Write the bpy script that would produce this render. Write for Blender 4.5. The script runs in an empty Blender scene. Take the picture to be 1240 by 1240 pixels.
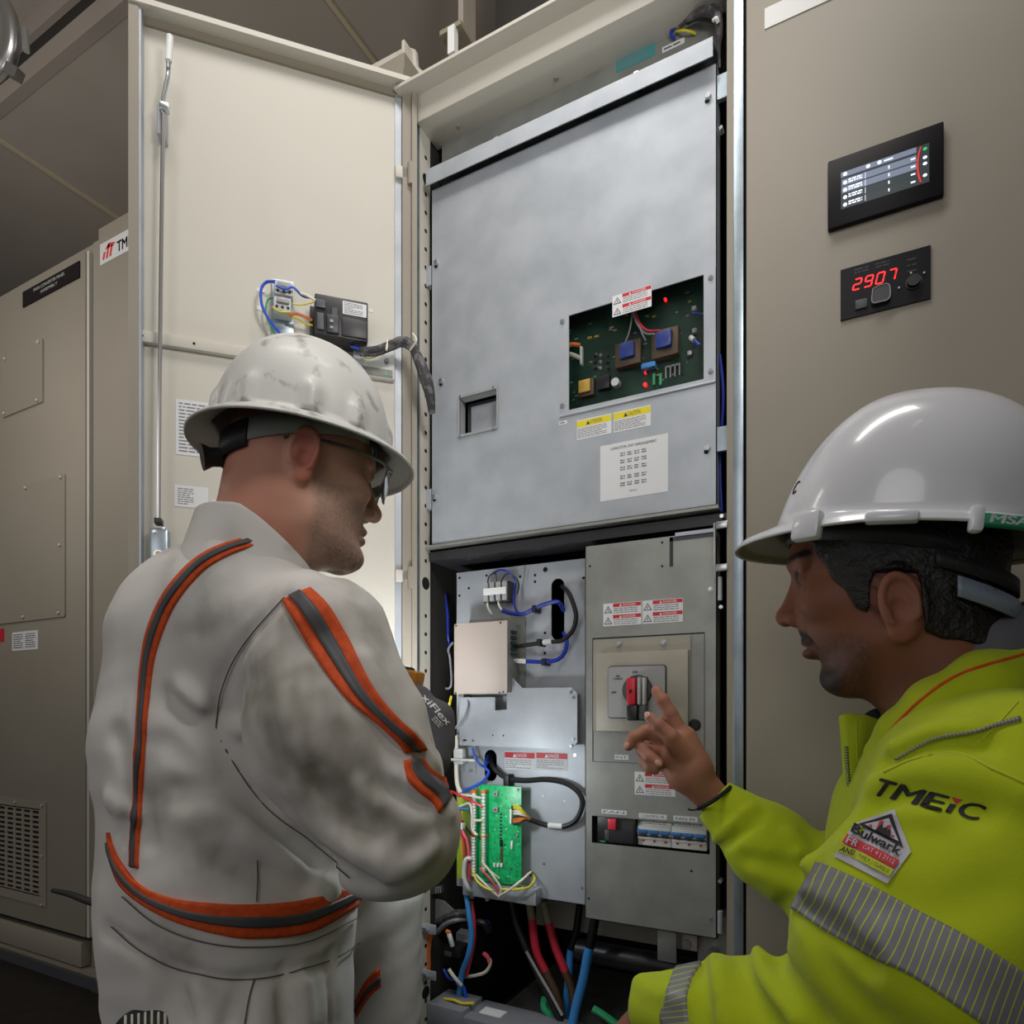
import bpy, bmesh, math, random
import numpy as np
from mathutils import Vector, Matrix
random.seed(5); np.random.seed(5)
SC = bpy.context.scene
COL = SC.collection
# ---------------------------------------------------------------- camera
YAW = math.radians(27.97); CH = 0.80; FPX = 796.0; HOR = 858.0
cs, sn = math.cos(YAW), math.sin(YAW)
CAMP = Vector((0, 0, CH))
RT = Vector((cs, sn, 0)); FW = Vector((-sn, cs, 0)); UP = Vector((0, 0, 1))
cd = bpy.data.cameras.new('camera'); cam = bpy.data.objects.new('camera', cd); COL.objects.link(cam)
cam.location = CAMP; cam.rotation_euler = (math.pi/2, 0, YAW)
cd.sensor_width = 36; cd.lens = 36*FPX/1240; cd.shift_y = (HOR-620)/1240; cd.clip_start = .02
SC.camera = cam
def ray(px, py): return FW*1.0 + RT*((px-620)/FPX) + UP*((HOR-py)/FPX)
def C(px, py, d): return CAMP + ray(px, py)*d          # a point in the place, d metres in front of the lens
# ---------------------------------------------------------------- materials
def lin(c):
    if isinstance(c, str): c = [int(c[i:i+2], 16) for i in (0, 2, 4)]
    o = []
    for v in c:
        v = v/255.0; o.append(v/12.92 if v <= .04045 else ((v+.055)/1.055)**2.4)
    return (*o, 1)
M = {}
def mat(name, col, rough=.5, metal=0, emit=0, noise=None, bump=None, spec=.5, alpha=None, coat=0, trans=0):
    """noise = (scale, colour2, low, high) mottles the paint; bump = (scale, strength, distance)"""
    m = bpy.data.materials.new(name); m.use_nodes = True; M[name] = m
    nt = m.node_tree; b = nt.nodes['Principled BSDF']
    b.inputs['Base Color'].default_value = lin(col); b.inputs['Roughness'].default_value = rough
    b.inputs['Metallic'].default_value = metal; b.inputs['Specular IOR Level'].default_value = spec
    b.inputs['Coat Weight'].default_value = coat; b.inputs['Transmission Weight'].default_value = trans
    if emit: b.inputs['Emission Color'].default_value = lin(col); b.inputs['Emission Strength'].default_value = emit
    if alpha is not None: b.inputs['Alpha'].default_value = alpha
    tc = nt.nodes.new('ShaderNodeTexCoord')
    if noise:
        n = nt.nodes.new('ShaderNodeTexNoise'); n.inputs['Scale'].default_value = noise[0]; n.inputs['Detail'].default_value = 6
        r = nt.nodes.new('ShaderNodeValToRGB'); r.color_ramp.elements[0].position = noise[2]; r.color_ramp.elements[1].position = noise[3]
        r.color_ramp.elements[0].color = lin(col); r.color_ramp.elements[1].color = lin(noise[1])
        nt.links.new(tc.outputs['Object'], n.inputs['Vector']); nt.links.new(n.outputs['Fac'], r.inputs[0]); nt.links.new(r.outputs[0], b.inputs['Base Color'])
    if bump:
        n = nt.nodes.new('ShaderNodeTexNoise'); n.inputs['Scale'].default_value = bump[0]; n.inputs['Detail'].default_value = 4
        u = nt.nodes.new('ShaderNodeBump'); u.inputs['Strength'].default_value = bump[1]; u.inputs['Distance'].default_value = bump[2]
        nt.links.new(tc.outputs['Object'], n.inputs['Vector']); nt.links.new(n.outputs['Fac'], u.inputs['Height']); nt.links.new(u.outputs[0], b.inputs['Normal'])
    return m
mat('paint', '958d80', .55, bump=(900, .25, .0004), noise=(3, '8f8779', .35, .7))
mat('paint_lit', 'c8c3b7', .5, bump=(900, .2, .0004))  # same cream paint; the stronger light on the open door is put into its tone
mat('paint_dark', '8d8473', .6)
mat('galv', 'b4b9bf', .5, .35, noise=(14, 'a3a8ae', .35, .7), bump=(60, .06, .001))
mat('galv_dull', '9c9d98', .45, .45, noise=(20, '8b8c88', .35, .7))
mat('galv_blue', 'a9b6bf', .35, .6, noise=(25, '93a0aa', .35, .7))
mat('zinc', 'c9d0d2', .25, .9)
mat('steel', 'b5b5b5', .3, .9)
mat('plate_tan', 'a39d90', .5, .15, noise=(18, '989286', .35, .7))
mat('box_tan', 'b3a79e', .5, .1)
mat('black', '0b0b0d', .45)
mat('name_black', '171113', .8, spec=.2)
mat('void', '070707', .8)
mat('plastic_black', '1d1c1f', .4)
mat('plastic_dark', '2c2b2e', .45)
mat('bezel', '0f0c10', .5, spec=.2)
mat('plastic_grey', '9b9c9c', .45)
mat('breaker_white', 'd9d9d4', .45)
mat('blue_lever', '2f68a8', .4)
mat('plastic_lgrey', 'c4c5c3', .45)
mat('charcoal', '45474c', .5)
mat('duct_grey', '7d8087', .5)
mat('white', 'e6e6e4', .5)
mat('paper', 'd9dadb', .6)
mat('ink', '3a3a3e', .6)
mat('ink_grey', '7c7d80', .6)
mat('red_label', 'c3202c', .5)
mat('yellow_label', 'e0cf1c', .5)
mat('teal_label', '3f8f90', .5)
mat('logo_red', 'd22a2c', .5)
mat('board_green', '0f3d2d', .4, noise=(60, '082a20', .4, .6))
mat('board_bright', '1cc274', .35, noise=(90, '12a05c', .45, .6))
mat('gold', 'c7a24b', .4, .3)
mat('blue', '2450c8', .4)
mat('blue_deep', '1b2f96', .4)
mat('blue_light', '3f8fd6', .4)
mat('blue_transformer', '223a86', .35)
mat('red', 'd52f45', .4)
mat('pink', 'd84d63', .4)
mat('green_wire', '2aa56d', .4)
mat('yellow_wire', 'd8c82c', .4)
mat('yellow_duct', 'a9bf33', .5)
mat('orange_wire', 'd8742c', .4)
mat('white_wire', 'dcd9c6', .4)
mat('grey_wire', '8a8c90', .45)
mat('brown_wire', '5a4530', .45)
mat('tan_wire', '988c70', .5)
mat('rubber', '161618', .5)
mat('sleeve_mesh', '3c3a3c', .7, bump=(260, .8, .002), noise=(70, '6b686a', .5, .62))
mat('led_red', 'f5161a', .4, emit=3)
mat('digit', 'f0141c', .4, emit=2.2)
mat('digit_off', '3a0d0e', .5)
mat('screen_blue', '6d7688', .3, emit=.8)
mat('screen_dark', '333c3f', .3, emit=.5)
mat('screen_white', 'dfe6f5', .3, emit=1.1)
mat('screen_red', 'd8332c', .3, emit=.8)
mat('screen_green', '2fb56a', .3, emit=.8)
mat('knob_red', 'c01f30', .35)
mat('interior', '2b2925', .7)  # cabinet inside; its lack of light is put into the dark colour
mat('floor', '17120f', .5, noise=(30, '241d18', .45, .7), bump=(80, .3, .002))
mat('ceiling', 'b9b0a6', .75, noise=(4, 'b0a79c', .3, .7), bump=(500, .2, .0005))
mat('seam', 'cfc0a4', .6)
mat('tray', 'a49a90', .6)
mat('tray_dark', '2c2924', .7)
mat('wall', '8a8378', .7)
m = mat('plexi', 'ffffff', .06, spec=.5, trans=1); m.node_tree.nodes['Principled BSDF'].inputs['IOR'].default_value = 1.12
# ---------------------------------------------------------------- frames
class Frame:
    """flat working frame: u to the right along the surface, v up, w out of the surface towards the aisle"""
    def __init__(s, O, U, W): s.O = Vector(O); s.U = Vector(U).normalized(); s.V = Vector((0, 0, 1)); s.W = Vector(W).normalized()
    def pt(s, u, v, w=0): return s.O + s.U*u + s.V*v + s.W*w
    def at(s, px, py, w=0):
        r = ray(px, py); n = s.W; t = ((s.O + n*w - CAMP).dot(n))/r.dot(n); p = CAMP + r*t - s.O
        return p.dot(s.U), p.dot(s.V)
    def off(s, w): return Frame(s.O + s.W*w, s.U, s.W)
    def swing(s, u, v, w): return s.O + s.U*u + s.V*v + s.W*w
FF = Frame((0, 1.10, 0), (1, 0, 0), (0, -1, 0))       # the common front of the cabinet row
WORLD = Frame((0, 0, 0), (1, 0, 0), (0, -1, 0))
def catmull(pts, n=8):
    P = [Vector(p) for p in pts]
    if len(P) < 3: return P
    P = [P[0]*2-P[1]] + P + [P[-1]*2-P[-2]]; out = []
    for i in range(1, len(P)-2):
        for k in range(n):
            t = k/n; a, b, c, d = P[i-1], P[i], P[i+1], P[i+2]
            out.append(.5*((2*b) + (c-a)*t + (2*a-5*b+4*c-d)*t*t + (3*b-a-3*c+d)*t**3))
    out.append(P[-2]); return out
class MB:
    def __init__(s, fr=WORLD): s.f = fr; s.bm = bmesh.new(); s.ms = []
    def _m(s, faces, mt):
        if mt not in s.ms: s.ms.append(mt)
        i = s.ms.index(mt)
        for f in faces: f.material_index = i
    def box(s, u0, u1, v0, v1, w0, w1, mt, bev=0):
        b2 = bmesh.new(); vs = []
        for w in (w0, w1):
            for (u, v) in ((u0, v0), (u1, v0), (u1, v1), (u0, v1)): vs.append(b2.verts.new((u, v, w)))
        for q in ((3, 2, 1, 0), (4, 5, 6, 7), (0, 1, 5, 4), (1, 2, 6, 5), (2, 3, 7, 6), (3, 0, 4, 7)): b2.faces.new([vs[i] for i in q])
        if bev: bmesh.ops.bevel(b2, geom=list(b2.edges), offset=bev, segments=2, affect='EDGES', profile=.5)
        s._merge(b2, mt)
    def _merge(s, b2, mt, world=False):
        mp = {}
        for v in b2.verts: mp[v] = s.bm.verts.new(v.co if world else s.f.pt(*v.co))
        fs = []
        for f in b2.faces:
            try: fs.append(s.bm.faces.new([mp[v] for v in f.verts]))
            except ValueError: pass
        s._m(fs, mt); b2.free()
    def pbox(s, tl, br, w0, w1, mt, bev=0):
        u0, v1 = s.f.at(*tl, w1); u1, v0 = s.f.at(*br, w1); s.box(u0, u1, v0, v1, w0, w1, mt, bev)
    def poly(s, pts, w0, w1, mt):
        """pts = (u,v) outline, extruded from w0 to w1"""
        a = [s.bm.verts.new(s.f.pt(u, v, w0)) for u, v in pts]; b = [s.bm.verts.new(s.f.pt(u, v, w1)) for u, v in pts]; n = len(pts)
        fs = [s.bm.faces.new(b), s.bm.faces.new(a[::-1])] + [s.bm.faces.new((a[i], a[(i+1) % n], b[(i+1) % n], b[i])) for i in range(n)]
        s._m(fs, mt)
    def cyl(s, u, v, r, w0, w1, mt, n=20, ry=None, taper=1):
        ry = ry or r
        a = [(u+r*math.cos(2*math.pi*i/n), v+ry*math.sin(2*math.pi*i/n)) for i in range(n)]
        if taper == 1: return s.poly(a, w0, w1, mt)
        A = [s.bm.verts.new(s.f.pt(p, q, w0)) for p, q in a]; B = [s.bm.verts.new(s.f.pt(u+(p-u)*taper, v+(q-v)*taper, w1)) for p, q in a]
        s._m([s.bm.faces.new(B), s.bm.faces.new(A[::-1])] + [s.bm.faces.new((A[i], A[(i+1) % n], B[(i+1) % n], B[i])) for i in range(n)], mt)
    def rrect(s, u0, u1, v0, v1, r, w0, w1, mt, n=5):
        p = []
        for cx, cy, a0 in ((u1-r, v1-r, 0), (u0+r, v1-r, 90), (u0+r, v0+r, 180), (u1-r, v0+r, 270)):
            for k in range(n+1):
                a = math.radians(a0+90*k/n); p.append((cx+r*math.cos(a), cy+r*math.sin(a)))
        s.poly(p, w0, w1, mt)
    def tube(s, pts, r, mt, n=8, smooth=True, world=True, radii=None):
        P = [Vector(p) if world else s.f.pt(*p) for p in pts]
        if smooth: 
            if radii: radii = list(np.interp(np.linspace(0, len(radii)-1, (len(P)-1)*8+1), range(len(radii)), radii))
            P = catmull(P)
        rings = []; prev = None
        for i, p in enumerate(P):
            t = (P[min(i+1, len(P)-1)]-P[max(i-1, 0)]).normalized()
            if prev is None: a = t.orthogonal().normalized()
            else: a = (prev-t*prev.dot(t)).normalized()
            prev = a; b = t.cross(a); rr = radii[i] if radii else r
            rings.append([s.bm.verts.new(p+(a*math.cos(2*math.pi*k/n)+b*math.sin(2*math.pi*k/n))*rr) for k in range(n)])
        fs = [s.bm.faces.new(rings[0][::-1]), s.bm.faces.new(rings[-1])]
        for A, B in zip(rings, rings[1:]):
            for k in range(n): fs.append(s.bm.faces.new((A[k], A[(k+1) % n], B[(k+1) % n], B[k])))
        s._m(fs, mt)
    def text(s, body, u, v, h, w, mt, width=None, shear=0, depth=.0002, align='CENTER', bold=0):
        vs, fs = text_geo(body, 0)
        if not vs: return
        xs = [p[0] for p in vs]; W = max(xs)-min(xs); x0 = min(xs)
        k = h/.7; kx = (width/W) if width else k; Wt = W*kx
        ox = {'CENTER': -Wt/2, 'LEFT': 0, 'RIGHT': -Wt}[align]
        out = []
        for du, dv in (((0, 0),) if not bold else ((-bold, 0), (bold, 0), (0, bold*.7), (0, -bold*.7))):   # heavier strokes
            nv = [s.bm.verts.new(s.f.pt(u+ox+(x+du-x0)*kx+shear*y*k, v+(y+dv)*k, w+depth)) for x, y in vs]
            for f in fs:
                try: out.append(s.bm.faces.new([nv[i] for i in f]))
                except ValueError: pass
        s._m(out, mt)
    def lines(s, u0, u1, v0, v1, n, w, mt, fill=.9, th=.42, seed=0):
        """rows of tiny unreadable print"""
        rr = random.Random(seed); dv = (v1-v0)/n; fs = []
        for i in range(n):
            v = v1-(i+.5)*dv; u = u0; end = u0+(u1-u0)*(fill if i % 4 != 3 else fill*rr.uniform(.4, .9))
            while u < end:
                l = rr.uniform(.5, 2.2)*dv*1.2; e = min(u+l, end); h = dv*th/2
                fs.append(s.bm.faces.new([s.bm.verts.new(s.f.pt(a, b, w)) for a, b in ((u, v-h), (e, v-h), (e, v+h), (u, v+h))])); u = e+dv*.35
        s._m(fs, mt)
    def build(s, name, parent=None, smooth=True, ang=.6):
        me = bpy.data.meshes.new(name); bmesh.ops.recalc_face_normals(s.bm, faces=s.bm.faces[:]); s.bm.to_mesh(me); s.bm.free()
        for mn in s.ms: me.materials.append(M[mn])
        if smooth:
            me.polygons.foreach_set('use_smooth', [True]*len(me.polygons)); me.set_sharp_from_angle(angle=ang)
        o = bpy.data.objects.new(name, me); COL.objects.link(o)
        if parent: o.parent = parent; o.matrix_parent_inverse = parent.matrix_basis.inverted()
        return o
_tc = {}
def text_geo(body, bold=0):
    if (body, bold) in _tc: return _tc[(body, bold)]
    c = bpy.data.curves.new('t', 'FONT'); c.body = body; c.offset = bold; c.resolution_u = 3
    o = bpy.data.objects.new('t', c); COL.objects.link(o); dg = bpy.context.evaluated_depsgraph_get(); dg.update()
    me = o.evaluated_get(dg).to_mesh(); vs = [(v.co.x, v.co.y) for v in me.vertices]; fs = [tuple(p.vertices) for p in me.polygons]
    o.evaluated_get(dg).to_mesh_clear(); bpy.data.objects.remove(o); bpy.data.curves.remove(c)
    _tc[(body, bold)] = (vs, fs); return vs, fs
def thing(name, label, cat, loc=(0, 0, 0), group=None):
    o = bpy.data.objects.new(name, None); COL.objects.link(o); o.location = loc; o.empty_display_size = .05
    o['label'] = label; o['category'] = cat
    if group: o['group'] = group
    return o
def tag(o, label, cat, group=None):
    o['label'] = label; o['category'] = cat
    if group: o['group'] = group
    return o
def struct(o): o['kind'] = 'structure'; return o
def screw(b, u, v, w, r=.0045, mt='zinc'):
    b.cyl(u, v, r, w, w+.0012, 'steel', 14); b.cyl(u, v, r*.72, w+.0012, w+.004, mt, 14, taper=.8)
def wire(name, label, pts, r, mt, cat='wire', parent=None, group=None, n=8):
    b = MB(); b.tube(pts, r, mt, n); o = b.build(name, parent)
    if parent is None: tag(o, label, cat, group)
    return o
def zp(ox, oy, k): return lambda x, y: (ox+x/k, oy+y/k)
def danger(b, tl, br, w, kind='red_label', head='DANGER', left=True, seed=1, rows=3):
    """one warning sticker: hazard triangle at left, coloured head bar, rows of print"""
    u0, v1 = b.f.at(*tl, w); u1, v0 = b.f.at(*br, w); H = v1-v0; W = u1-u0
    b.box(u0, u1, v0, v1, w, w+.0003, 'paper'); w2 = w+.0005
    ul = u0+(W*.26 if left else 0)
    b.poly([(ul, v1-H*.06), (ul, v1-H*.36), (u1-W*.02, v1-H*.36), (u1-W*.02, v1-H*.06)], w, w2, kind)
    inkc = 'white' if kind == 'red_label' else 'ink'
    cx = (ul+u1)/2; b.text(head, cx+W*.06, v1-H*.31, H*.19, w2, inkc, width=W*.34)
    t = H*.11; b.poly([(cx-W*.17-t, v1-H*.31), (cx-W*.17+t, v1-H*.31), (cx-W*.17, v1-H*.11)], w, w2+.0002, inkc)
    b.lines(ul+W*.02, u1-W*.03, v0+H*.06, v1-H*.42, rows, w2, 'ink_grey', seed=seed)
    if left:
        c = u0+W*.13; t = min(W*.11, H*.38)
        b.poly([(c-t, v0+H*.15), (c+t, v0+H*.15), (c, v0+H*.15+t*1.7)], w, w2, 'ink')
        b.poly([(c-t*.68, v0+H*.15+t*.18), (c+t*.68, v0+H*.15+t*.18), (c, v0+H*.15+t*1.35)], w, w2+.0002, 'paper')
        b.box(c-t*.1, c+t*.1, v0+H*.15+t*.35, v0+H*.15+t*.95, w, w2+.0004, 'ink')
# ================================================================ the container
def room():
    b = MB(); b.box(-6, 3.4, -.04, 0, -3.4, 3.2, 'floor'); struct(b.build('floor'))
    b = MB(); b.box(-6, 3.4, 2.58, 2.84, -3.4, -1.03, 'ceiling'); b.box(-6, 3.4, 2.80, 2.84, -1.03, 3.2, 'ceiling'); struct(b.build('ceiling'))
    for k, x in enumerate((-4.78, -3.58, -2.38, -1.18, .02, 1.22)):
        b = MB(); b.box(x-.006, x+.006, 2.574, 2.58, -3.3, -1.03, 'seam'); struct(b.build('trim_%d' % (k+1)))
    b = MB(); b.box(-6, 3.4, 0, 2.84, -3.4, -3.3, 'wall'); struct(b.build('wall_back'))
    b = MB(); b.box(-6, -5.94, 0, 2.84, -3.4, 3.2, 'wall'); struct(b.build('wall_left'))
    b = MB(); b.box(3.34, 3.4, 0, 2.84, -3.4, 3.2, 'wall'); struct(b.build('wall_right'))
room()
Z = lambda p, Y=1.10: FF.at(p[0], p[1], 1.10-Y)
# overhead service channel (top left of the view)
t = thing('cable_channel', 'long grey sheet metal channel running along the ceiling step at the upper left corner', 'cable channel', (-2, 1.0, 2.58))
b = MB()
b.box(-5.9, 2.8, 2.578, 2.637, -1.028, -1.0, 'tray'); b.build('lower_rail', t)
b = MB(); b.box(-5.9, 2.8, 2.637, 2.70, -1.028, -1.015, 'tray_dark'); b.build('channel_back', t)
b = MB(); b.box(-5.9, 2.8, 2.70, 2.757, -1.028, -1.0, 'tray'); b.build('upper_rail', t)
t = thing('junction_fitting', 'shiny silver conduit fitting and clamps under the ceiling in the top left corner', 'conduit fitting', (-1.6, .6, 2.4))
b = MB()
p0 = C(4, 30, 1.55); b.tube([C(-45, -40, 1.5), C(0, 0, 1.5), C(14, 40, 1.5), C(4, 80, 1.5), C(-40, 110, 1.5)], .018, 'steel', 14)
b.build('conduit_elbow', t)
b = MB(); b.tube([C(30, 36, 1.5), C(32, 62, 1.5)], .007, 'zinc', 10, smooth=False); b.build('clamp', t)
b = MB(); q_ = C(8, 20, 1.5); b.tube([q_, Vector((q_.x, q_.y, 2.80))], .004, 'zinc', 8, smooth=False); b.build('hanger_rod', t)
b = MB(); b.tube([C(-20, 66, 1.5), C(24, 92, 1.5)], .016, 'steel', 4, smooth=False); b.build('strut_bar', t)
# ================================================================ left cabinets
def left_cabinets():
    F = FF; w = 0.0
    xg, _ = F.at(109, 600); xr, _ = F.at(117, 285); xl = xg-.82; xe = -.84
    # far cabinet with vent
    t = thing('vented_cabinet', 'beige metal cabinet with black nameplate, access covers and slotted vent, leftmost', 'cabinet', (xg-.4, 1.3, 0))
    b = MB(F); _, zt = F.at(117, 276); zt = Z((117, 278))[1]
    b.box(xl, xr, .0, zt, -.75, -.03, 'paint'); b.build('enclosure', t)
    b = MB(F); b.box(xl, xr, 0, Z((0, 1142))[1], -.03, .0, 'paint_dark'); b.box(xl, xr, 0, .03, 0, .012, 'charcoal'); b.build('plinth', t)
    b = MB(F); z0 = Z((98, 1134))[1]; zt2 = Z((103, 304))[1]
    b.box(xl+.01, Z((103, 600))[0], z0, zt2, -.028, 0, 'paint', .002); d = b.build('door', t)
    b = MB(F); b.box(Z((103.5, 600))[0], Z((106, 600))[0], z0, zt2, -.03, -.004, 'paint_lit'); b.build('door_flange', d)
    b = MB(F); b.box(Z((106, 600))[0], Z((112, 600))[0], z0, zt2, -.031, -.026, 'void'); b.build('door_gap', t)
    b = MB(F); b.box(xl, xr, z0-.018, z0-.004, -.03, -.024, 'void'); b.build('shadow_gap', t)
    b = MB(F); b.box(xl, Z((98, 1134))[0], Z((0, 1142))[1]+.004, z0-.02, -.028, 0, 'paint', .002); b.build('kick_panel', t)
    # nameplate
    b = MB(F); b.pbox((27.3, 353.7), (96, 335.5), 0, .003, 'name_black')
    u0, v1 = F.at(27.3, 353.7); u1, v0 = F.at(96, 335.5)
    b.text('MAIN CONVERTER PANEL', (u0+u1)/2, v0+(v1-v0)*.55, (v1-v0)*.2, .003, 'plastic_lgrey', width=(u1-u0)*.55)
    b.text('ASSEMBLY', (u0+u1)/2, v0+(v1-v0)*.22, (v1-v0)*.18, .003, 'plastic_lgrey', width=(u1-u0)*.3); b.build('nameplate', d)
    # access covers
    for k, (tl, br, sc) in enumerate((((-2, 431), (53, 487), ((48, 415), (47, 485), (8, 435), (7, 501))), ((-30, 610), (80, 729), ((75.5, 578), (33, 591), (74.5, 660), (73, 742), (30, 747))))):
        u0, _ = F.at(tl[0], 500); u1, _ = F.at(br[0], 500)
        if k == 0: vt = F.at(53, 410)[1]; vb = F.at(53, 487)[1]; u0 = F.at(4, 500)[0]
        else: vt = F.at(80, 574)[1]; vb = F.at(78, 747)[1]
        b = MB(F); b.rrect(u0, u1, vb, vt, .006, 0, .004, 'paint')
        for s_ in sc: uu, vv = F.at(*s_); screw(b, uu, vv, .004, .007, 'paint_lit')
        b.build('access_cover', d)
    u0, v1 = F.at(15, 766); u1, v0 = F.at(46, 786)
    b = MB(F); b.rrect(u0, u1, v0, v1, .004, 0, .0008, 'paper'); b.lines(u0+.008, (u0+u1)/2-.004, v0+.006, v1-.006, 7, .001, 'ink'); b.lines((u0+u1)/2+.004, u1-.008, v0+.006, v1-.006, 7, .001, 'ink', seed=4); b.build('rating_label', d)
    b = MB(F); b.pbox((-14, 763), (5, 777), 0, .0008, 'red_label'); b.build('danger_label', d)
    # vent grille: slots are real openings between bars
    u0 = F.at(-60, 1000)[0]; u1 = F.at(57, 1000)[0]; v1 = F.at(57, 972)[1]; v0 = F.at(57, 1098)[1]
    a0 = F.at(-55, 1000)[0]; a1 = F.at(50, 1000)[0]; c1 = F.at(50, 981)[1]; c0 = F.at(50, 1084)[1]
    b = MB(F); b.box(u0, a0, v0, v1, 0, .004, 'paint'); b.box(a1, u1, v0, v1, 0, .004, 'paint'); b.box(a0, a1, c1, v1, 0, .004, 'paint'); b.box(a0, a1, v0, c0, 0, .004, 'paint')
    n = 17; dv = (c1-c0)/n
    for i in range(n+1): b.box(a0, a1, c0+i*dv-dv*.22, c0+i*dv+dv*.22, .001, .004, 'paint')
    m_ = 11; du = (a1-a0)/m_
    for i in range(m_+1): b.box(a0+i*du-du*.14, a0+i*du+du*.14, c0, c1, .001, .0038, 'paint')
    b.box(a0, a1, c0, c1, .0002, .0006, 'void')
    for p in ((53, 975), (53, 1036), (52, 1095), (20, 971)): uu, vv = F.at(*p); screw(b, uu, vv, .004, .005, 'paint_lit')
    b.build('vent_grille', d)
    # second cabinet, half hidden by the open door
    t = thing('narrow_cabinet', 'beige cabinet bearing a red and black logo plate, just left of the open door', 'cabinet', (xr+.3, 1.3, 0))
    b = MB(F); b.box(xr+.003, xe, 0, zt+.002, -.75, -.004, 'paint'); b.build('enclosure', t)
    b = MB(F); b.box(xr+.003, xe, 0, Z((130, 1187))[1], -.004, .004, 'paint_dark'); b.box(xr+.003, xe, 0, .03, .004, .016, 'charcoal'); b.build('plinth', t)
    b = MB(F); z0 = Z((135, 1150))[1]; b.box(Z((113, 600))[0], xe, z0, Z((117, 292))[1], -.004, .0, 'paint'); b.build('front_panel', t)
    b = MB(F); b.pbox((122, 300), (178, 291), 0, .001, 'paper'); u0, v1 = F.at(122, 297); u1, v0 = F.at(180, 291); H = F.at(122, 297)[1]-F.at(122, 322)[1]
    v0 = F.at(122, 322)[1]; b = MB(F); b.box(u0, u0+.17, v0, v0+H, 0, .002, 'paper')
    h = H*.62; x = u0+.012
    for dx, hh in ((0, .55), (.016, 1), (.032, .8)):     # three leaning red strokes of the mark
        q = v0+H*.18; b.poly([(x+dx, q), (x+dx+.009, q), (x+dx+.009+h*hh*.28, q+h*hh), (x+dx+h*hh*.28, q+h*hh)], .002, .0026, 'logo_red')
    b.poly([(x+.012, v0+H*.62), (x+.052, v0+H*.62), (x+.06, v0+H*.74), (x+.03, v0+H*.86)], .002, .0026, 'logo_red')
    b.text('TMEIC', x+.068, v0+H*.2, H*.5, .002, 'black', bold=.03, align='LEFT', width=.1); b.build('logo_plate', t)
left_cabinets()
# ================================================================ centre cabinet
CC = thing('control_cabinet', 'tall open beige cabinet with galvanised panels and wiring, its door swung left', 'cabinet', (-.5, 1.3, 0))
XL = Z((508, 600))[0]; XR = Z((880, 600))[0]; XRC = Z((903, 600))[0]
zlip = Z((510.6, 118.5))[1]; zface0 = Z((510.6, 153))[1]; zhead = Z((521, 171), 1.16)[1]
ztop = Z((494, 92), 1.05)[1]
F = FF
b = MB(F); b.box(XL-.012, XL, 0.0, zface0+.03, -.035, 0, 'galv_blue')                        # left post, front strip
b.build('frame_post', CC)
b = MB(F)                                                                                  # left post, perforated inner side
SD = Frame((XL, 1.10, 0), (0, 1, 0), (1, 0, 0))
b = MB(SD); b.box(0, .036, 0, zface0+.02, 0, .0012, 'paint_lit')
z = .08
k = 0
while z < zface0-.03:
    if abs(z-Z((514, 704))[1]) > .035: b.cyl(.02, z, .0042, .0008, .0016, 'void', 12)
    z += .038
b.cyl(.02, Z((514, 704))[1], .013, .0008, .0016, 'void', 20)
b.cyl(.02, Z((515, 218), 1.12)[1], .011, .0008, .0016, 'void', 20)
b.cyl(.02, Z((516, 1202), 1.12)[1], .013, .0008, .0016, 'void', 20)
b.build('perforated_strip', CC)
b = MB(F); b.box(XR, XR+.010, 0, 2.3, -.035, -.001, 'paint'); b.box(XR+.010, XR+.026, 0, 2.3, -.03, .001, 'galv_blue', .002); b.box(XR+.026, XRC-.004, 0, 2.3, -.03, -.002, 'paint'); b.box(XRC-.004, XRC, 0, 2.3, -.04, -.012, 'void')
b.build('frame_post', CC)
# shell
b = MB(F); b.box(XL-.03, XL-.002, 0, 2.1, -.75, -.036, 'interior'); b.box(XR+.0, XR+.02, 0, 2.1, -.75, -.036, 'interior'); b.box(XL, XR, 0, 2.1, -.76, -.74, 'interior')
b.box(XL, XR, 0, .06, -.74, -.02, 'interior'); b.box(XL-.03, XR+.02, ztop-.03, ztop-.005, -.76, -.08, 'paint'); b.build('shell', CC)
# cornice
b = MB(F); b.box(XL+.0, XR+.012, zface0, zlip, -.065, .012, 'paint_lit', .002)
b.box(XL-.005, XR+.012, zlip, ztop-.006, -.06, -.002, 'paint'); b.box(XL-.005, XR+.012, (zlip+ztop)/2-.004, (zlip+ztop)/2+.002, -.01, .008, 'paint_dark')
b.build('cornice', CC)
b = MB(F); b.box(XL-.03, XR+.012, ztop-.006, ztop, -.07, .045, 'paint_lit'); b.build('drip_lip', CC)
for p in ((553, 150), (672, 90)): b = MB(F); uu, vv = F.at(*p, -.03); b.tube([(uu, zface0-.003, -.035), (uu, zface0+.002, -.035)], .005, 'paint', 12, smooth=False, world=False); b.build('cornice_bolt', CC)
# header
b = MB(F); hz1 = Z((533, 198), 1.10)[1]; hz0 = Z((527, 220), 1.10)[1]
xa = Z((526, 210), 1.13)[0]; xb = Z((866, 66), 1.12)[0]
b.box(xa-.0, xb, hz1, zhead+.03, -.064, -.058, 'galv_dull')
vs = [(xa, hz1+.012, -.056), (xb, hz1+.012, -.056), (xb, hz1, .0), (xa, hz1, .0)]
q = [b.bm.verts.new(F.pt(*v)) for v in vs]; q2 = [b.bm.verts.new(F.pt(v[0], v[1]-.002, v[2]-.002)) for v in vs]
b._m([b.bm.faces.new(q), b.bm.faces.new(q2[::-1])]+[b.bm.faces.new((q[i], q[(i+1) % 4], q2[(i+1) % 4], q2[i])) for i in range(4)], 'galv')
b.box(xa, xb, hz0, hz1, -.002, 0, 'galv')
hd = b.build('header_plate', CC)
z3 = zp(760, 0, 7.75)
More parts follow.
